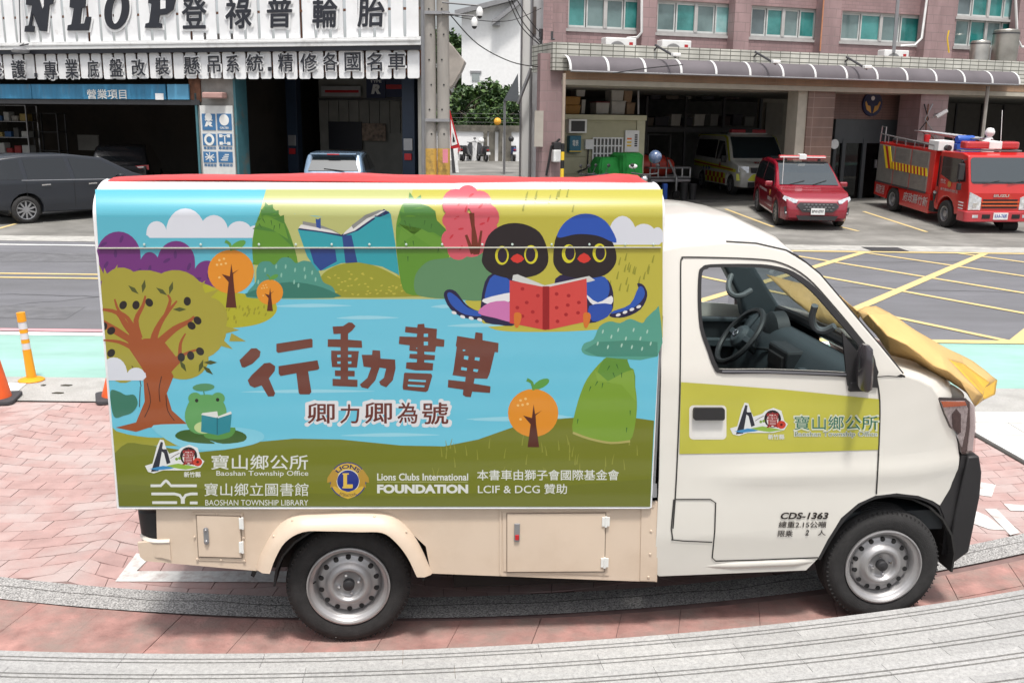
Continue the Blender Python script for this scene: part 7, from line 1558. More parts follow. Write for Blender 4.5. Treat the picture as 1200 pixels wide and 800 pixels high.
suv.across((.18, 1.605), (.68, 1.36), .93, .92, 'windscreen', vglass, .014); suv.across((.67, 1.367), (1.12, 1.08), .92, .90, 'windscreen', vglass, .014); suv.across((-1.75, 1.60), (-1.2, 1.655), .86, .9, 'roof_glass', gdk, .010); suv.across((-1.2, 1.655), (.20, 1.612), .90, .93, 'roof_glass', gdk, .02)
suv.panel([(-2.26, .34), (-2.2, .26), (-1.78, .26), (-1.72, .5), (-1.6, .68), (-1.33, .78), (-1.05, .68), (-.92, .45), (-.9, .32), (.9, .32), (.97, .5), (1.1, .68), (1.38, .79), (1.65, .68), (1.78, .50), (1.76, .26), (1.83, .26), (1.84, .5), (1.70, .74), (1.38, .85), (1.05, .74), (.88, .42), (-.86, .42), (-1.0, .72), (-1.33, .84), (-1.66, .72), (-1.80, .48)], 'lower_trim', mat('suv_trim', (.16, .006, .015), r=.5), .004)
def front(t, pts, x, name, mt, th=.02, bow=.10, W_=.93, par=None):
    "polygon in (y,z) laid on a bowed nose"
    P_ = [Vector((a, c_, 0)) for a, c_ in pts]; tri = tessellate_polygon([P_]); bm = bmesh.new(); vs = [bm.verts.new(v) for v in P_]
    for q in tri:
        try: bm.faces.new([vs[i] for i in q])
        except ValueError: pass
    c0 = -1.2
    while c0 < 1.2: bmesh.ops.bisect_plane(bm, geom=bm.verts[:]+bm.edges[:]+bm.faces[:], plane_co=(c0, 0, 0), plane_no=(1, 0, 0), dist=1e-5); c0 += .12
    bm.verts.index_update(); b = MB(); b.add([(x - bow*abs(v.co.x/W_)**2.6 - max(0, v.co.y-.55)*.30, v.co.x, v.co.y) for v in bm.verts], [tuple(v.index for v in f.verts) for f in bm.faces]); bm.free()
    return b.build(name, mt, par or t, smooth=True, solid=th)
front(suv.t, [(-.48, .74), (.48, .74), (.56, .66), (.40, .50), (-.40, .50), (-.56, .66)], 2.335, 'grille', m('plastic_dark'), bow=.05)
b = MB()
for r_ in range(3):
    for k in range(8): b.c(2.345-.3*max(0, .70-.07*r_-.55), -.35+.10*k+.05*(r_ % 2), .70-.07*r_, .012, .055, .018)
b.build('grille_mesh', m('grey_metal'), suv.t)
front(suv.t, [(-.55, .40), (.55, .40), (.48, .28), (-.48, .28)], 2.325, 'lower_intake', m('plastic_dark'), bow=.05)
for s_ in (-1, 1):
    front(suv.t, [(s_*.52, .80), (s_*.86, .90), (s_*.90, .82), (s_*.80, .74), (s_*.56, .72)], 2.375, 'headlight', lampc, bow=.22); front(suv.t, [(s_*.64, .58), (s_*.86, .62), (s_*.84, .42), (s_*.66, .38)], 2.335, 'fog_lamp_recess', m('plastic_dark'), bow=.18); MB().c(2.2, s_*.74, .46, .06, .18, .05).build('fog_lamp', lampc, suv.t, bevel=.01)
    b = MB(); b.c(.78, s_*1.03, 1.08, .13, .22, .14); b.build('door_mirror', redp, suv.t, bevel=.04, seg=3); 
MB().c(2.35, 0, .52, .012, .36, .17).build('number_plate', plate, suv.t)
text('BPW-0797', 'plate_lettering', ink, suv.t, -.155, .155, .48, .56, 0, .02, yaw=lambda x, y, z: (2.358, x, z))
lb = MB(); lb.box(-.06, -.66, 1.71, .14, .66, 1.81); lbo = lb.build('light_bar', mat('lightbar_red', (.45, .03, .035), r=.25, coat=.6), suv.t, bevel=.03, seg=3); MB().box(-.072, -.64, 1.75, .155, .64, 1.78).build('light_bar_strip', m('white'), lbo); MB().box(-.08, -.1, 1.70, .17, .1, 1.84).build('light_bar_centre', m('white'), lbo, bevel=.01); MB().box(.05, -.5, 1.655, .15, -.44, 1.72).build('light_bar_foot', m('black'), lbo); MB().box(.05, .44, 1.655, .15, .5, 1.72).build('light_bar_foot', m('black'), lbo)
MB().tube([(1.15, -.74, 1.1), (1.15, -.75, 1.85)], .008, 5).build('aerial', m('white'), suv.t)
b = MB(); b.tube([(1.14, .1, 1.10), (.98, .5, 1.21)], .009, 5); b.tube([(1.14, -.55, 1.10), (1.0, -.1, 1.20)], .009, 5); b.build('wiper', m('black'), suv.t)
text('新竹縣政府消防局', 'door_lettering', m('white'), suv.t, -.95, .1, .76, .84, 0, .02, yaw=lambda x, y, z: (x, -(.936), z)); text('災情勘查車', 'door_lettering', m('white'), suv.t, .25, .85, .58, .68, 0, .02, yaw=lambda x, y, z: (x, -(.936), z)); MB().prism([(.52, .88), (.60, .88), (.62, .80), (.56, .72), (.50, .80)], -.940, -.934).build('door_emblem', gold, suv.t)
place(suv.t, GS(909.5, 263.5), (1.38, -.86), -93, .865)
# ---- ambulance
pa = [(-2.5, .35), (-2.55, .8), (-2.5, 1.5), (-2.38, 1.92), (-2.0, 2.0), (.6, 2.0), (.95, 1.93), (1.35, 1.55), (1.66, 1.18), (1.9, 1.10), (2.25, 1.0), (2.40, .80), (2.44, .45), (2.35, .28), (2.12, .28)] + arcpts(1.68, .36, .40, -12, 192) + [(1.24, .28), (-1.0, .28)] + arcpts(-1.45, .36, .40, -12, 192) + [(-1.9, .3)]
amw = mat('ambulance_white', (.66, .65, .60), r=.3, coat=.5); amy = mat('ambulance_yellow', (.66, .66, .03), r=.35)
am = Car('ambulance', 'white and lime yellow ambulance with a red light bar inside the fire station bay', 'ambulance', pa, hwf(.96, -2.55, 2.44, 1.1, .16, .14, .05), amw)
am.wheels((1.68, -1.45), .85, .34, .22, 8)
am.across((.98, 1.90), (1.35, 1.55), .93, .92, 'windscreen', vglass, .014); am.across((1.34, 1.56), (1.64, 1.21), .92, .92, 'windscreen', vglass, .014)
am.panel([(-2.3, 1.2), (-2.2, 1.78), (.02, 1.80), (.02, 1.16)], 'side_window', gdk); am.panel([(.12, 1.14), (.12, 1.78), (.72, 1.76), (1.25, 1.16)], 'side_window', gdk)
am.panel([(-2.45, 1.84), (-2.3, 1.93), (.5, 1.93), (.80, 1.86), (1.5, 1.12), (1.62, 1.12), (.98, 1.90), (.7, 1.96), (-2.4, 1.96)], 'yellow_edge', amy, .009)
am.panel([(-2.5, .82), (-2.48, 1.06), (1.5, .92), (2.1, .86), (2.1, .76), (1.3, .80)], 'yellow_stripe', amy, .005); am.panel([(-2.49, .94), (-2.49, .99), (1.9, .86), (1.9, .82)], 'red_stripe', m('red'), .010)
for r_ in range(2):
    for k in range(10):
        x0_ = -.95+.215*k; am.panel([(x0_, .34+.18*r_), (x0_+.21, .34+.18*r_), (x0_+.21, .52+.18*r_), (x0_, .52+.18*r_)], 'check_square', m('red') if (k+r_) % 2 else amy, .006, sides=(-1,), cell=.3)
am.panel([(.58, 1.04), (.64, 1.04), (.64, .98), (.70, .98), (.70, .92), (.64, .92), (.64, .86), (.58, .86), (.58, .92), (.52, .92), (.52, .98), (.58, .98)], 'red_cross_mark', m('red'), .014, sides=(-1,))
text('119', 'side_lettering', mat('blue_letter', (.05, .08, .35), r=.5), am.t, -1.2, -.4, .74, .86, 0, .02, yaw=lambda x, y, z: (x, -(.975), z))
front(am.t, [(-.95, .72), (.95, .72), (.95, .50), (-.95, .50)], 2.47, 'yellow_bumper', amy, bow=.16); front(am.t, [(-.6, .46), (.6, .46), (.6, .30), (-.6, .30)], 2.47, 'lower_intake', m('plastic_dark'), bow=.06); front(am.t, [(-.52, .93), (.52, .93), (.5, .76), (-.5, .76)], 2.50, 'grille', m('plastic_dark'), bow=.05)
for s_ in (-1, 1): front(am.t, [(s_*.56, .96), (s_*.90, .98), (s_*.90, .78), (s_*.58, .76)], 2.54, 'headlight', lampc, bow=.20); MB().c(1.30, s_*1.08, 1.18, .1, .18, .22).build('door_mirror', m('plastic_dark'), am.t, bevel=.03)
text('救護車', 'bonnet_lettering', m('red'), am.t, -.3, .3, 0, .14, 0, .03, yaw=lambda x, y, z: (2.16-z*1.1, x, 1.055+z*.45))
b = MB(); b.box(.35, -.62, 2.04, .62, .62, 2.16); lo = b.build('light_bar', mat('lightbar_red2', (.5, .03, .05), r=.3), am.t, bevel=.03); MB().box(.34, -.12, 2.035, .63, .12, 2.165).build('light_bar_centre', m('plastic_dark'), lo); MB().box(.34, -.66, 2.0, .64, .66, 2.04).build('light_bar_base', m('white'), lo)
p_ = GS(855, 228); place(am.t, p_, (1.68, -.93), -83, .90, False)
# ---- dark parked cars on the left
mp = [(-2.2, .35), (-2.28, .6), (-2.25, 1.0), (-2.15, 1.3), (-1.95, 1.48), (-1.3, 1.56), (-.3, 1.57), (.5, 1.48), (1.2, 1.12), (1.5, 1.02), (2.0, .92), (2.25, .72), (2.3, .4), (2.2, .24), (1.80, .24)] + arcpts(1.4, .33, .38, -15, 195) + [(1.0, .24), (-.98, .24)] + arcpts(-1.36, .33, .38, -15, 195) + [(-1.76, .3)]
dkp = mat('car_charcoal', (.016, .019, .026), r=.35, coat=.3, var=.03)
mv = Car('dark_estate_car', 'dark grey estate car parked nose in before the left bay of the tyre garage', 'car', mp, hwf(.86, -2.28, 2.3), dkp)
mv.wheels((1.4, -1.36), .78, .315, .215, 10)
mv.panel([(-2.12, 1.02), (-2.05, 1.3), (-1.9, 1.42), (-1.42, 1.46), (-1.36, 1.0)], 'side_window', gdk); mv.panel([(-1.26, 1.0), (-1.32, 1.47), (-.40, 1.48), (-.30, .98)], 'side_window', gdk); mv.panel([(-.2, .98), (-.3, 1.48), (.42, 1.42), (.95, 1.12), (1.05, .97)], 'side_window', gdk)
mv.panel([(-1.4, .985), (-1.4, .999), (1.1, .97), (1.1, .955)], 'chrome_strip', m('grey_metal'), .008)
for x in (-.98, .08): mv.panel([(x, .86), (x+.2, .87), (x+.2, .90), (x, .89)], 'door_handle', m('chrome'), .025)
for x in (-1.31, -.25): mv.panel([(x, .35), (x+.01, .35), (x+.01, .98), (x, .98)], 'door_gap', m('black'), .003)
mv.panel([(-2.27, .78), (-2.2, .95), (-1.95, .98), (-2.02, .84)], 'tail_light', m('red'), .006); mv.panel([(-2.22, .80), (-2.2, .90), (-2.04, .93), (-2.08, .85)], 'tail_light_lens', lampc, .012)
for s_ in (-1, 1): b = MB(); b.c(.82, s_*.97, 1.03, .13, .2, .14); b.build('door_mirror', dkp, mv.t, bevel=.04, seg=3)
place(mv.t, GS(32, 262), (-1.36, -.83), 42, .98, False)
b_ = L.a
def cargar(c, px, py_top, D, ang, k, zt_):
    p = px3(px, py_top, D); c.t.matrix_world = Matrix.Translation((p.x, p.y, p.z - zt_*k)) @ Matrix.Rotation(math.radians(ang), 4, 'Z') @ Matrix.Scale(k, 4)
dsu = Car('dark_suv', 'black suv with red tail lights parked deep inside the left bay of the tyre garage', 'suv', pf, hwf(.93, -2.28, 2.3), mat('car_black', (.012, .012, .014), r=.25, coat=1))
dsu.wheels((1.38, -1.33), .82, .355, .245, 10)
dsu.across((-2.13, 1.13), (-1.82, 1.57), .86, .86, 'rear_window', gdk)
def rear(t, pts, x, name, mt, bow=.08, W_=.93, th=.02, par=None): return front_r(t, pts, x, name, mt, bow, W_, th, par)
def front_r(t, pts, x, name, mt, bow, W_, th, par):
    o = front(t, pts, 0, name, mt, th, bow, W_, par)
    for v in o.data.vertices: v.co.x = x - v.co.x - 2*max(0, v.co.z-.55)*.30 + max(0, v.co.z-.98)*.9
    return o
for s_ in (-1, 1): rear(dsu.t, [(s_*.5, .99), (s_*.90, 1.02), (s_*.90, .86), (s_*.6, .90)], -2.18, 'tail_light', mat('tail_red', (.4, .02, .03), r=.2, coat=1)); rear(dsu.t, [(s_*.55, .96), (s_*.75, .97), (s_*.74, .93), (s_*.58, .93)], -2.20, 'tail_lens', m('white'))
rear(dsu.t, [(-.2, .86), (.2, .86), (.2, .68), (-.2, .68)], -2.24, 'number_plate', m('white'), 0)
cargar(dsu, 149, 168, 31.0, 104, .90, 1.66)
hp = [(-1.9, .35), (-1.98, .6), (-1.95, .92), (-1.84, 1.02), (-1.70, 1.30), (-1.60, 1.42), (-1.0, 1.48), (-.2, 1.49), (.4, 1.42), (1.15, 1.06), (1.5, .98), (1.9, .82), (2.0, .5), (1.95, .26), (1.62, .24)] + arcpts(1.25, .32, .36, -15, 195) + [(.88, .24), (-.85, .24)] + arcpts(-1.22, .32, .36, -15, 195) + [(-1.6, .3)]
slv = mat('car_silver', (.16, .24, .34), r=.25, m=.2, coat=1)
hb_ = Car('silver_hatchback', 'pale blue silver hatchback at the mouth of the garage right bay', 'car', hp, hwf(.85, -1.98, 2.0), slv)
hb_.wheels((1.25, -1.22), .76, .31, .20, 8)
hb_.across((-1.87, 1.0), (-1.66, 1.36), .88, .78, 'rear_window', vglass); hb_.panel([(-1.6, 1.02), (-1.5, 1.32), (-.5, 1.40), (-.45, .98)], 'side_window', gdk); hb_.panel([(-.38, .98), (-.42, 1.40), (.3, 1.36), (.85, 1.0)], 'side_window', gdk)
MB().box(-1.82, -.62, 1.42, -1.52, .62, 1.47).build('spoiler', slv, hb_.t, bevel=.02); MB().box(-1.83, -.16, 1.425, -1.815, .16, 1.455).build('brake_light', m('red'), hb_.t); MB().tube([(-1.90, -.3, 1.0), (-1.86, .25, 1.06)], .012, 5).build('rear_wiper', m('black'), hb_.t)
cargar(hb_, 400, 176, 26.9, 93, .95, 1.5)
# ---- fire truck ------------------------------------------------------------
Pf, Pr = GS(1104, 266), GS(1042, 247); WB = (Pf-Pr).length
d_ = Pf-Pr; ANG = math.degrees(math.atan2(d_.y, d_.x))
ft = thing('fire_truck', 'red fire truck with roller shutters and yellow and red chevrons on the forecourt', 'fire truck')
fr_ = mat('fire_red', (.50, .015, .012), r=.28, coat=.8, var=.03); shm = mat('shutter_alu', (.30, .29, .27), r=.4, m=.5, var=.12); W2_ = 1.62; K = 1.0
FX = .98
# coordinates: x forward from the front axle, y=0 visible side, y=W2_ far side
cabp = [(-.62, .62), (-.52, 1.82), (.45, 1.86), (.74, 1.80), (.93, 1.16), (.98, .95), (.98, .42), (.50, .40)] + arcpts(0, .33, .42, 5, 175, 8) + [(-.55, .40)]
b = MB(); b.prism(cabp, .01, W2_-.01); cb = b.build('cab', fr_, ft, bevel=.035, seg=3)
b = MB(); b.box(-.50, -.015, .95, -.47, .01, 1.7); b.tube([(-.40, -.006, 1.68), (-.42, -.006, .55), (-.30, -.006, .52)], .006, 4); b.build('door_gap', m('black'), ft)
MB().prism([(-.36, 1.70), (.52, 1.70), (.66, 1.62), (.78, 1.20), (.20, 1.12), (-.20, 1.22), (-.36, 1.26)], -.008, .004).build('side_window', gdk, ft)
def fx(z): return .98 if z < .95 else (.98-(z-.95)*.24 if z < 1.16 else .93-(z-1.16)*.30)
def fpoly(pts, nm, mt, off=.012, th=.02, par=ft): b = MB(); n = len(pts); A_ = [(fx(z)+off, y, z) for y, z in pts]; B_ = [(fx(z)+off-th, y, z) for y, z in pts]; b.add(A_+B_, [tuple(range(n)), tuple(range(2*n-1, n-1, -1))]+[(i, i+n, (i+1) % n+n, (i+1) % n) for i in range(n)]); return b.build(nm, mt, par)
ws_ = fpoly(rr_(.06, 1.17, W2_-.06, 1.76, .08), 'windscreen', vglass, .010)
fpoly([(.10, 1.19), (W2_-.10, 1.19), (W2_-.10, 1.21), (.10, 1.21)], 'windscreen_trim', m('black'), .02)
fpoly([(.45, 1.23), (.95, 1.25), (1.0, 1.28), (.5, 1.30)], 'yellow_dash_item', m('yellow'), .004, par=ws_) if 0 else None
b = MB(); b.tube([(fx(1.16)+.03, .35, 1.17), (fx(1.25)+.025, .75, 1.24)], .010, 5); b.tube([(fx(1.16)+.03, .95, 1.17), (fx(1.25)+.025, 1.4, 1.24)], .010, 5); b.build('wiper', m('black'), ft)
for k in range(3): fpoly([(.38, .60+.085*k), (1.24, .60+.085*k), (1.24, .635+.085*k), (.38, .635+.085*k)], 'grille_slot', m('black'), .014)
for k in range(2): fpoly([(.34, .645+.085*k), (1.28, .645+.085*k), (1.28, .675+.085*k), (.34, .675+.085*k)], 'grille_bar', mat('grille_orange', (.62, .10, .02), r=.3, coat=.6), .03, .03)
text('ISUZU', 'grille_lettering', m('chrome'), ft, .62, 1.0, .86, .925, 0, .05, yaw=lambda x, y, z: (.998, x, z))
for s0, s1 in ((.03, .33), (1.29, 1.59)):
    a_, c_ = (s0, s1) if s0 < .5 else (s1, s0); h_ = fpoly([(a_, .56), (c_, .56), (c_, .84), (a_, .98)], 'headlight', lampc, .018); fpoly([((a_+c_)/2-.05, .62), ((a_+c_)/2+.05, .62), ((a_+c_)/2+.05, .72), ((a_+c_)/2-.05, .72)], 'lamp_bowl', m('chrome'), .026, .01)
bmr = mat('bumper_red', (.45, .04, .05), r=.35, coat=.5)
b = MB(); b.prism(rr_(.60, -.05, 1.06, W2_+.05, .10), .28, .53, 'z'); bo = b.build('bumper', bmr, ft, bevel=.02)
for y0 in (.36, 1.10): MB().box(1.055, y0, .36, 1.068, y0+.2, .46).build('bumper_slot', m('black'), bo)
for y0 in (.12, 1.36): MB().box(1.05, y0, .38, 1.066, y0+.14, .45).build('fog_lamp', lampc, bo)
MB().box(1.062, .64, .34, 1.075, 1.0, .50).build('number_plate', m('white'), ft); text('KAA-7600', 'plate_lettering', mat('blue_letter', ()), ft, .67, .97, .38, .47, 0, .02, yaw=lambda x, y, z: (1.078, x, z))
# mirror
b = MB(); b.tube([(.72, 0, 1.72), (.80, -.16, 1.68), (.80, -.16, 1.05)], .012, 6); mo = b.build('mirror_arm', m('black'), ft); MB().box(.74, -.22, 1.24, .84, -.08, 1.62).build('mirror', m('plastic_dark'), mo, bevel=.02); MB().box(.74, -.20, 1.0, .82, -.10, 1.16).build('mirror', m('plastic_dark'), mo, bevel=.02)
# cab side print
text('竹北', 'door_lettering', m('white'), ft, -.35, -.1, 1.05, 1.16, 0, .03, yaw=lambda x, y, z: (x, -.004, z)); text('新竹縣政府消防局', 'door_lettering', m('white'), ft, -.3, .5, .88, .95, 0, .02, yaw=lambda x, y, z: (x, -.004, z)); MB().prism([(.02, 1.12), (.14, 1.12), (.15, 1.02), (.08, .98), (.01, 1.02)], -.008, .004).build('door_emblem', gold, ft)
for k in range(3): MB().box(.60, -.004, .55+.07*k, .80, .008, .575+.07*k).build('data_print', m('white'), ft)
# rear body
rb0, rb1 = -5.05 * (WB/3.6) if 0 else -(WB+1.15), -.80
tz = 1.80; sb = .70
b = MB(); bodyp = [(rb0, .30), (rb0, sb), (rb1, sb), (rb1, .24), (-.75-.55, .24)] ; 
lowp = [(rb0, .34), (rb0, sb), (rb1, sb), (rb1, .22), (-WB+.42, .24)] + arcpts(-WB, .33, .42, 5, 175, 8) + [(-WB-.42, .30)]
b.prism(lowp, .0, W2_); b.build('lower_body', fr_, ft, bevel=.01)
MB().box(rb0, .02, sb, rb1, W2_-.02, tz).build('upper_body', fr_, ft, bevel=.015)
MB().box(rb1, .15, .45, rb1+.25, W2_-.15, 1.2).build('cab_gap', m('plastic_dark'), ft)
bays = [(rb0+.06, rb0+.98), (rb0+1.06, rb0+1.06+(rb1-.28-rb0-1.06)/2-.04), (rb0+1.06+(rb1-.28-rb0-1.06)/2+.04, rb1-.24)]
for i_, (xa, xb) in enumerate(bays):
    so_ = MB().box(xa, -.004, sb+.04, xb, .03, tz-.06).build('shutter', shm, ft); n_ = 22
    for k in range(n_): z = sb+.05+(tz-.12-sb)*k/n_; MB().box(xa+.01, -.013, z, xb-.01, -.004, z+(tz-.12-sb)/n_-.006).build('shutter_slat', shm, so_, bevel=.002)
    MB().box(xa, -.03, sb+.0, xb, .01, sb+.035).build('shutter_sill', m('dark_metal'), so_)
# chevrons
yl_ = mat('chevron_yellow', (.75, .55, .02), r=.5); rd_ = mat('chevron_red', (.35, .01, .02), r=.5)
zc0, zc1 = 1.13, 1.33
xs0_, xs1_ = rb0+.95, rb1-.20; n_ = 22; w_ = (xs1_-xs0_)/n_
for k in range(n_): x = xs0_+k*w_; MB().prism([(x, zc0), (x+w_, zc0), (x+w_-.06, zc1), (x-.06, zc1)], -.022, -.014).build('chevron', yl_ if k % 2 else rd_, ft)
for k, (dx, mt) in enumerate(((0, yl_), (.14, rd_), (.28, yl_))): MB().prism([(rb0+.62+dx, zc0), (rb0+.76+dx, zc0), (rb0+.45+dx, tz-.08), (rb0+.31+dx, tz-.08)], -.022, -.014).build('chevron', mt, ft)
text('府政縣竹新', 'side_lettering', m('white'), ft, -WB+.62, rb1-.06, .38, .62, 0, .03, .1, yaw=lambda x, y, z: (x, -.006, z)); text('局防消', 'side_lettering', m('white'), ft, rb0+.1, -WB-.5, .40, .64, 0, .03, .1, yaw=lambda x, y, z: (x, -.006, z))
# wheels
for x in (0, -WB):
    for y in (.09, W2_-.09):
        wh = bpy.data.objects.new('wheel', None); SC.collection.objects.link(wh); wh.parent = ft; wh.location = (x, y, .33); sg = -1 if y < .5 else 1
        b = MB(); b.lathe([(.19, sg*.09), (.21, sg*.10), (.30, sg*.095), (.33, sg*.06), (.33, -sg*.09), (.19, -sg*.09)], 28, ax='y'); b.build('tyre', m('rubber'), wh, smooth=True)
        b = MB(); b.lathe([(.19, sg*.09), (.17, sg*.085), (.16, sg*.02), (.10, sg*.0), (.08, sg*.07), (.04, sg*.08), (.001, sg*.08)], 24, ax='y'); ri = b.build('rim', m('grey_metal'), wh, smooth=True)
        for k in range(8): a = 2*PI*k/8; b = MB(); b.c(.13*math.cos(a), sg*.018, .13*math.sin(a), .03, .012, .03); b.build('vent_hole', m('black'), ri)
b = MB(); b.box(-WB-.4, .2, .3, .5, W2_-.2, .55); b.box(-1.35, .02, .30, -.55, .3, .55); b.build('chassis', m('underbody'), ft); MB().tube([(-.6, .1, .4), (-.55, 0, .75), (-.5, -.02, .8)], .05).build('air_intake', m('plastic_dark'), ft)
# roof gear
b = MB(); b.prism(rr_(.05, .12, .38, W2_-.12, .10), 1.93, 2.10, 'z'); lo = b.build('light_bar', mat('lightbar_red', ()), ft, bevel=.04, seg=3); MB().box(.03, .70, 1.925, .40, 1.02, 2.11).build('light_bar_centre', m('white'), lo, bevel=.02); MB().box(.10, .05, 1.87, .33, W2_-.05, 1.90).build('light_bar_base', m('grey_metal'), lo)
b = MB()
for y in (.02, W2_-.02):
    b.tube([(rb0, y, tz+.22), (rb1-.1, y, tz+.12)], .018, 6)
    for k in range(7): x = rb0+(rb1-rb0-.1)*k/6; b.tube([(x, y, tz), (x, y, tz+.22-.1*k/6)], .014, 6)
b.tube([(rb0, .02, tz+.0), (rb0+.05, .02, tz+.42), (rb0+.3, .02, tz+.42), (rb0+.3, .02, tz)], .018, 6); b.build('roof_rail', m('grey_metal'), ft)
b = MB()
for y in (.9, 1.25): b.tube([(rb0+.2, y, tz+.32), (rb1+.4, y, tz+.30)], .02, 6)
for k in range(16): x = rb0+.3+(rb1-rb0)*k/16; b.tube([(x, .9, tz+.32), (x, 1.25, tz+.32)], .012, 5)
b.build('ladder', m('grey_metal'), ft)
for k in range(4): x = rb0+.5+.75*k; MB().tube([(x, .2, tz+.08), (x+.62, .24, tz+.08)], .07, 8).build('hose_roll', m('plastic_dark'), ft, smooth=True)
MB().box(rb1-.40, .02, tz, rb1+.10, .42, tz+.24).build('white_case', m('white'), ft, bevel=.01)
b = MB(); b.lathe([(.001, -.22), (.09, -.22), (.10, -.18), (.10, .18), (.09, .22), (.001, .22)], 16, (rb1-.1, .80, tz+.27), 'y'); b.build('blue_drum', m('blue'), ft, smooth=True); MB().box(rb1-.2, .5, tz+.02, rb1+.1, 1.3, tz+.16).build('blue_tray', m('blue'), ft)
b = MB(); b.lathe([(.001, 0), (.15, 0), (.15, .22), (.09, .32), (.06, .36), (.11, .42), (.12, .48), (.08, .56), (.001, .58)], 16, (rb1+.2, 1.25, tz+.0)); b.build('white_beacon', m('white'), ft, smooth=True)
b = MB(); b.cyl((rb0+1.7, .5, tz), (rb0+1.7, .5, tz+.3), .08, 12); b.build('red_beacon', m('red'), ft, smooth=True); MB().tube([(rb1+.35, 1.5, tz), (rb1+.15, 1.52, tz+1.0)], .008, 5).build('aerial', m('white'), ft)
place(ft, Pf, (0, 0), ANG, .97)
# hose reel under bumper
o = MB().cyl((0, 0, .12), (.35, 0, .12), .12, 16).build('black_drum', m('rubber'), None, smooth=True); o.location = GS(1172, 270); tag(o, 'black rubber drum lying on the ground under the fire truck front bumper', 'drum')
# ---- things before the cream cabin: green covers, motorcycle, trailer with red boat, bins
gm = mat('green_cover', (.025, .27, .05), r=.75, var=.25, sc=3, bump=.5, bs=9, spec=.3)
def cover(px0, px1, py0, py1, yl, d, lab, top=.75, seed=1):
    a = Rr.U(px0, py1, yl); c_ = Rr.U(px1, py0, yl); h = c_[1]-.28; w_ = (c_[0]-a[0])/2; t = thing('green_cover', lab, 'cover', Rr, ((a[0]+c_[0])/2, yl, .28)); b = MB(); rg = []
    for z, k in ((0, 1.0), (h*.4, .97), (h*.75, .92), (h*.95, top), (h, top*.8)):
        ring = []
        for q in range(32): an = 2*PI*q/32; ex = (abs(math.cos(an))**.3)*math.copysign(1, math.cos(an)); ey = (abs(math.sin(an))**.3)*math.copysign(1, math.sin(an)); f = 1+(.07*math.sin(q*1.9+seed+z*3)+.05*noise.noise((q*.8, z*3, seed)))*(1.1-z/h*.8); ring.append((ex*w_*k*f, ey*d/2*k*f+d/2, z+.03*noise.noise((ex*2+seed, ey*2, z))))
        rg.append(ring)
    b.loft(rg); o = b.build('sheet', gm, t, smooth=True, ang=22); return t
cover(702, 733, 185, 215, -.6, .9, 'low green cover sheet over a scooter before the grilled window', .7, 2); cover(729, 757, 180, 215, -.8, .9, 'tall green cover sheet at the right corner of the cream cabin', .94, 5)
q = Rr.P(742, 196, -1.4)
for (px, py, rot, col, lab) in ((672, 205, -60, 'black', 'black scooter before the cream cabin beside the striped pole'), (688, 208, -75, 'grey', 'grey scooter half hidden behind the van roof before the cabin'), (756, 210, -120, 'black', 'black motorcycle beside the tall green cover')):
    x, z = Rr.U(px, py, -1.6); W_ = Rr.M @ Vector((x, -1.6, 0)); scooter(W_.x, W_.y, 20+rot, col, lab)
for o_ in [o for o in bpy.data.objects if o.name.startswith('parked_scooter')][-3:]: o_['group'] = 'two-wheelers before the cream cabin'; o_.location.z = .17
q = Rr.P(768, 184, -1.6); o = MB().ball((0, 0, 0), .17, 14).build('helmet', mat('helmet_blue', (.08, .12, .22), r=.25, coat=1, c2=(.5, .5, .55), mix=.35, msc=6), None, smooth=True); o.location = Rr.M @ q; tag(o, 'blue and white helmet hanging above the black motorcycle', 'helmet')
q = Rr.P(742, 195, -1.5); o = MB().ball((0, 0, 0), .11, 12, (1, .4, .55)).build('mirror_glint', m('white'), None, smooth=True); o.location = Rr.M @ q; tag(o, 'oval white ball painted as a mirror highlight before the tall green cover', 'mirror')  # mirror highlight painted as a white oval, the shine put into its colour
# trailer and inflatable
def TP(px, py, yl=1.2): return Rr.U(px, py, yl)
x0_, zt0 = TP(762, 197); x1_, _ = TP(809, 197); zl = TP(785, 208)[1]
tr = thing('boat_trailer', 'grey tubular trailer with small wheels carrying a red inflatable in the station bay', 'trailer', Rr, (x0_, 1.2, .3)); W_ = x1_-x0_; h0, h1 = zl-.3, zt0-.3
b = MB()
for y in (0, .9):
    for z in (h0, h1): b.tube([(0, y, z), (W_, y, z)], .028, 6)
    for k in range(6): b.tube([(W_*k/5, y, h0), (W_*k/5, y, h1)], .024, 6)
for z in (h0, h1):
    for x in (0, W_): b.tube([(x, 0, z), (x, .9, z)], .028, 6)
b.box(0, -.03, h0-.12, W_, .9, h0-.05); b.build('frame', m('grey_metal'), tr, smooth=True, ang=30)
b = MB(); b.tube([(W_*.62, -.1, h0), (W_*.62, -.1, .12)], .035, 8); b.tube([(W_*.4, -.1, h0+.5), (W_*.62, -.1, h0)], .03, 6); b.build('jockey_post', m('grey_metal'), tr)
for x in (W_*.62, W_*.2):
    b = MB(); b.lathe([(.02, -.04), (.11, -.04), (.11, .04), (.02, .04)], 16, (x, -.1 if x > W_*.5 else .45, .11), 'y'); b.build('wheel', m('rubber'), tr, smooth=True)
bt = thing('red_inflatable', 'red inflatable rescue boat roll lying on the grey trailer', 'boat', Rr, (x0_, 1.3, zl)); zb0_ = TP(780, 181)[1]-zl; xa = TP(753, 190)[0]-x0_; xb = TP(801, 190)[0]-x0_
b = MB(); rg = []
for k in range(15): t_ = k/14; r = (zb0_/2)*(math.sin(PI*min(1, max(0, t_)))**.35 if 0 < t_ < 1 else .15)*(1+.05*math.sin(k*2.1)); rg.append([(xa+(xb-xa)*t_, .45+r*math.cos(2*PI*q/16), r*1.0*math.sin(2*PI*q/16)+zb0_/2*(1-.10*t_)) for q in range(16)])
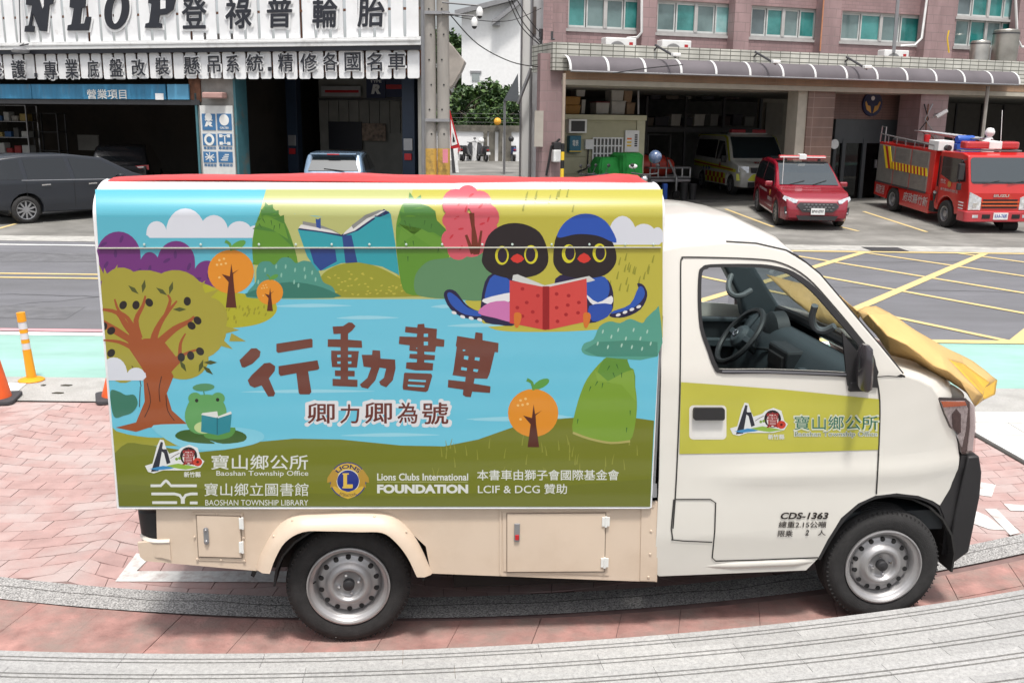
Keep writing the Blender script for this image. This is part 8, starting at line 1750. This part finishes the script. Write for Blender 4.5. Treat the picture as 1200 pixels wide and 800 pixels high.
b.loft(rg); b.build('tube', mat('boat_red', (.38, .035, .02), r=.45, var=.2), bt, smooth=True); 
for k in range(3): t_ = .3+.2*k; b = MB(); x = xa+(xb-xa)*t_; r = zb0_/2+.01; b.tube([(x, .45+r*math.cos(2*PI*q/16), r*math.sin(2*PI*q/16)+zb0_/2*.95) for q in range(16)], .015, 5, True); b.build('strap', m('plastic_dark'), bt)
for px0, px1, py0, py1, lab, mt in ((776, 781.5, 215, 228, 'blue crate on the ground under the grey trailer', m('blue')), (797, 806, 214, 228, 'dark bin left of another bin by the ambulance', m('plastic_dark')), (807.5, 816, 215, 228, 'dark bin nearest the ambulance', m('plastic_dark'))):
    a = TP(px0, py1, .5); c_ = TP(px1, py0, .5); r = (c_[0]-a[0])/2; h = c_[1]-.3; t = thing('bin' if 'bin' in lab else 'blue_crate', lab, 'bin' if 'bin' in lab else 'crate', Rr, ((a[0]+c_[0])/2, .5, .3))
    if 'bin' in lab: b = MB(); b.lathe([(.001, 0), (r*.8, 0), (r, h*.92), (r*1.06, h*.94), (r*1.06, h), (.001, h)], 18); b.build('tub', mt, t, smooth=True, ang=50)
    else: MB().box(-r, -r, 0, r, r, h).build('tub', mt, t, bevel=.02)
# =====================================================  NEAR LEFT: bollard and cones
bo_p = G(37, 446); t = thing('flexible_bollard', 'leaning orange flexible bollard with three white bands at the edge of the teal lane', 'bollard', WORLD, tuple(bo_p))
om = mat('bollard_orange', (.80, .33, .01), r=.45, var=.06, bump=.1, bs=60); topz = V.U(23, 366, 0)[1]
def bp(px, py): d = ray(px, py); k = bo_p.y/d.y; return Vector((d.x*k - bo_p.x, 0, CH + d.z*k))
ax0, ax1 = bp(37, 442), bp(24, 366)
b = MB(); b.lathe([(.001, .0), (.11, .0), (.115, .012), (.10, .022), (.06, .035), (.001, .04)], 28); b.build('base', om, t, smooth=True)
marks = [0, .44, .535, .595, .69, .75, .86, 1.0]; cs = [om, 1, om, 1, om, 1, om]
for k in range(7):
    p0, p1 = ax0.lerp(ax1, marks[k]), ax0.lerp(ax1, marks[k+1]); wdt = .052 if k == 0 else .044
    MB().tube([tuple(p0), tuple(p1)], [.043 if k == 0 else .037, .037 if k == 0 else .0355] if k < 6 else [.039, .038], 20).build('reflective_band' if cs[k] == 1 else 'tube', mat('band_white', (.62, .62, .64), r=.35) if cs[k] == 1 else om, t, smooth=True)
def cone(px, py, w_, hgt, lab, seed):
    p = G(px, py); t = thing('traffic_cone', lab, 'traffic cone', WORLD, tuple(p), 12*seed, 'orange traffic cones'); b = MB(); s_ = w_/2
    b.prism(rr_(-s_, -s_, s_, s_, .05), 0, .035, 'z'); b.build('base', mat('cone_base', (.05, .05, .055), r=.8), t, bevel=.008); b = MB(); b.lathe([(s_*.72, .03), (s_*.70, .05), (s_*.10, hgt), (.001, hgt+.005)], 28); b.build('cone', mat('cone_orange', (.75, .11, .02), r=.45, var=.1), t, smooth=True)
    text('宝山鄉', 'cone_lettering', m('white'), t, -.03, .03, .1, .36, 0, .02, yaw=lambda x, y, z: (x+.03, -(s_*.72-(z)*.62*s_/hgt)*1.02-.004, z)); return t
cone(-5, 469, .36, .60, 'orange cone with white lettering cut by the left edge of the photo', 1); cone(137, 467, .34, .38, 'orange cone half hidden behind the rear edge of the van', 2)
wl2_ = gpoly('white_patch', [(-30, 449), (31, 450), (13, 466), (-40, 466)], mk, .008)
for px, py, s_ in ((78, 452, .05), (51, 452, .02), (68, 461, .05), (1149, 499, .03)):
    p = G(px, py); b = MB(); b.prism([(p.x-s_, p.y-.012), (p.x+s_*.6, p.y-.018), (p.x+s_, p.y+.01), (p.x-s_*.4, p.y+.02)], .004, .010, 'z'); tag(b.build('fallen_leaf', mat('dry_leaf', (.05, .045, .03), r=.9)), 'dark fallen leaf at pixel' if 0 else {78: 'larger dark fallen leaf on the grey strip right of the bollard', 51: 'tiny dark leaf just right of the bollard base', 68: 'dark leaf nearest the red paving right of the bollard', 1149: 'small dark leaf on the pale paving in front of the van'}[px], 'leaf')
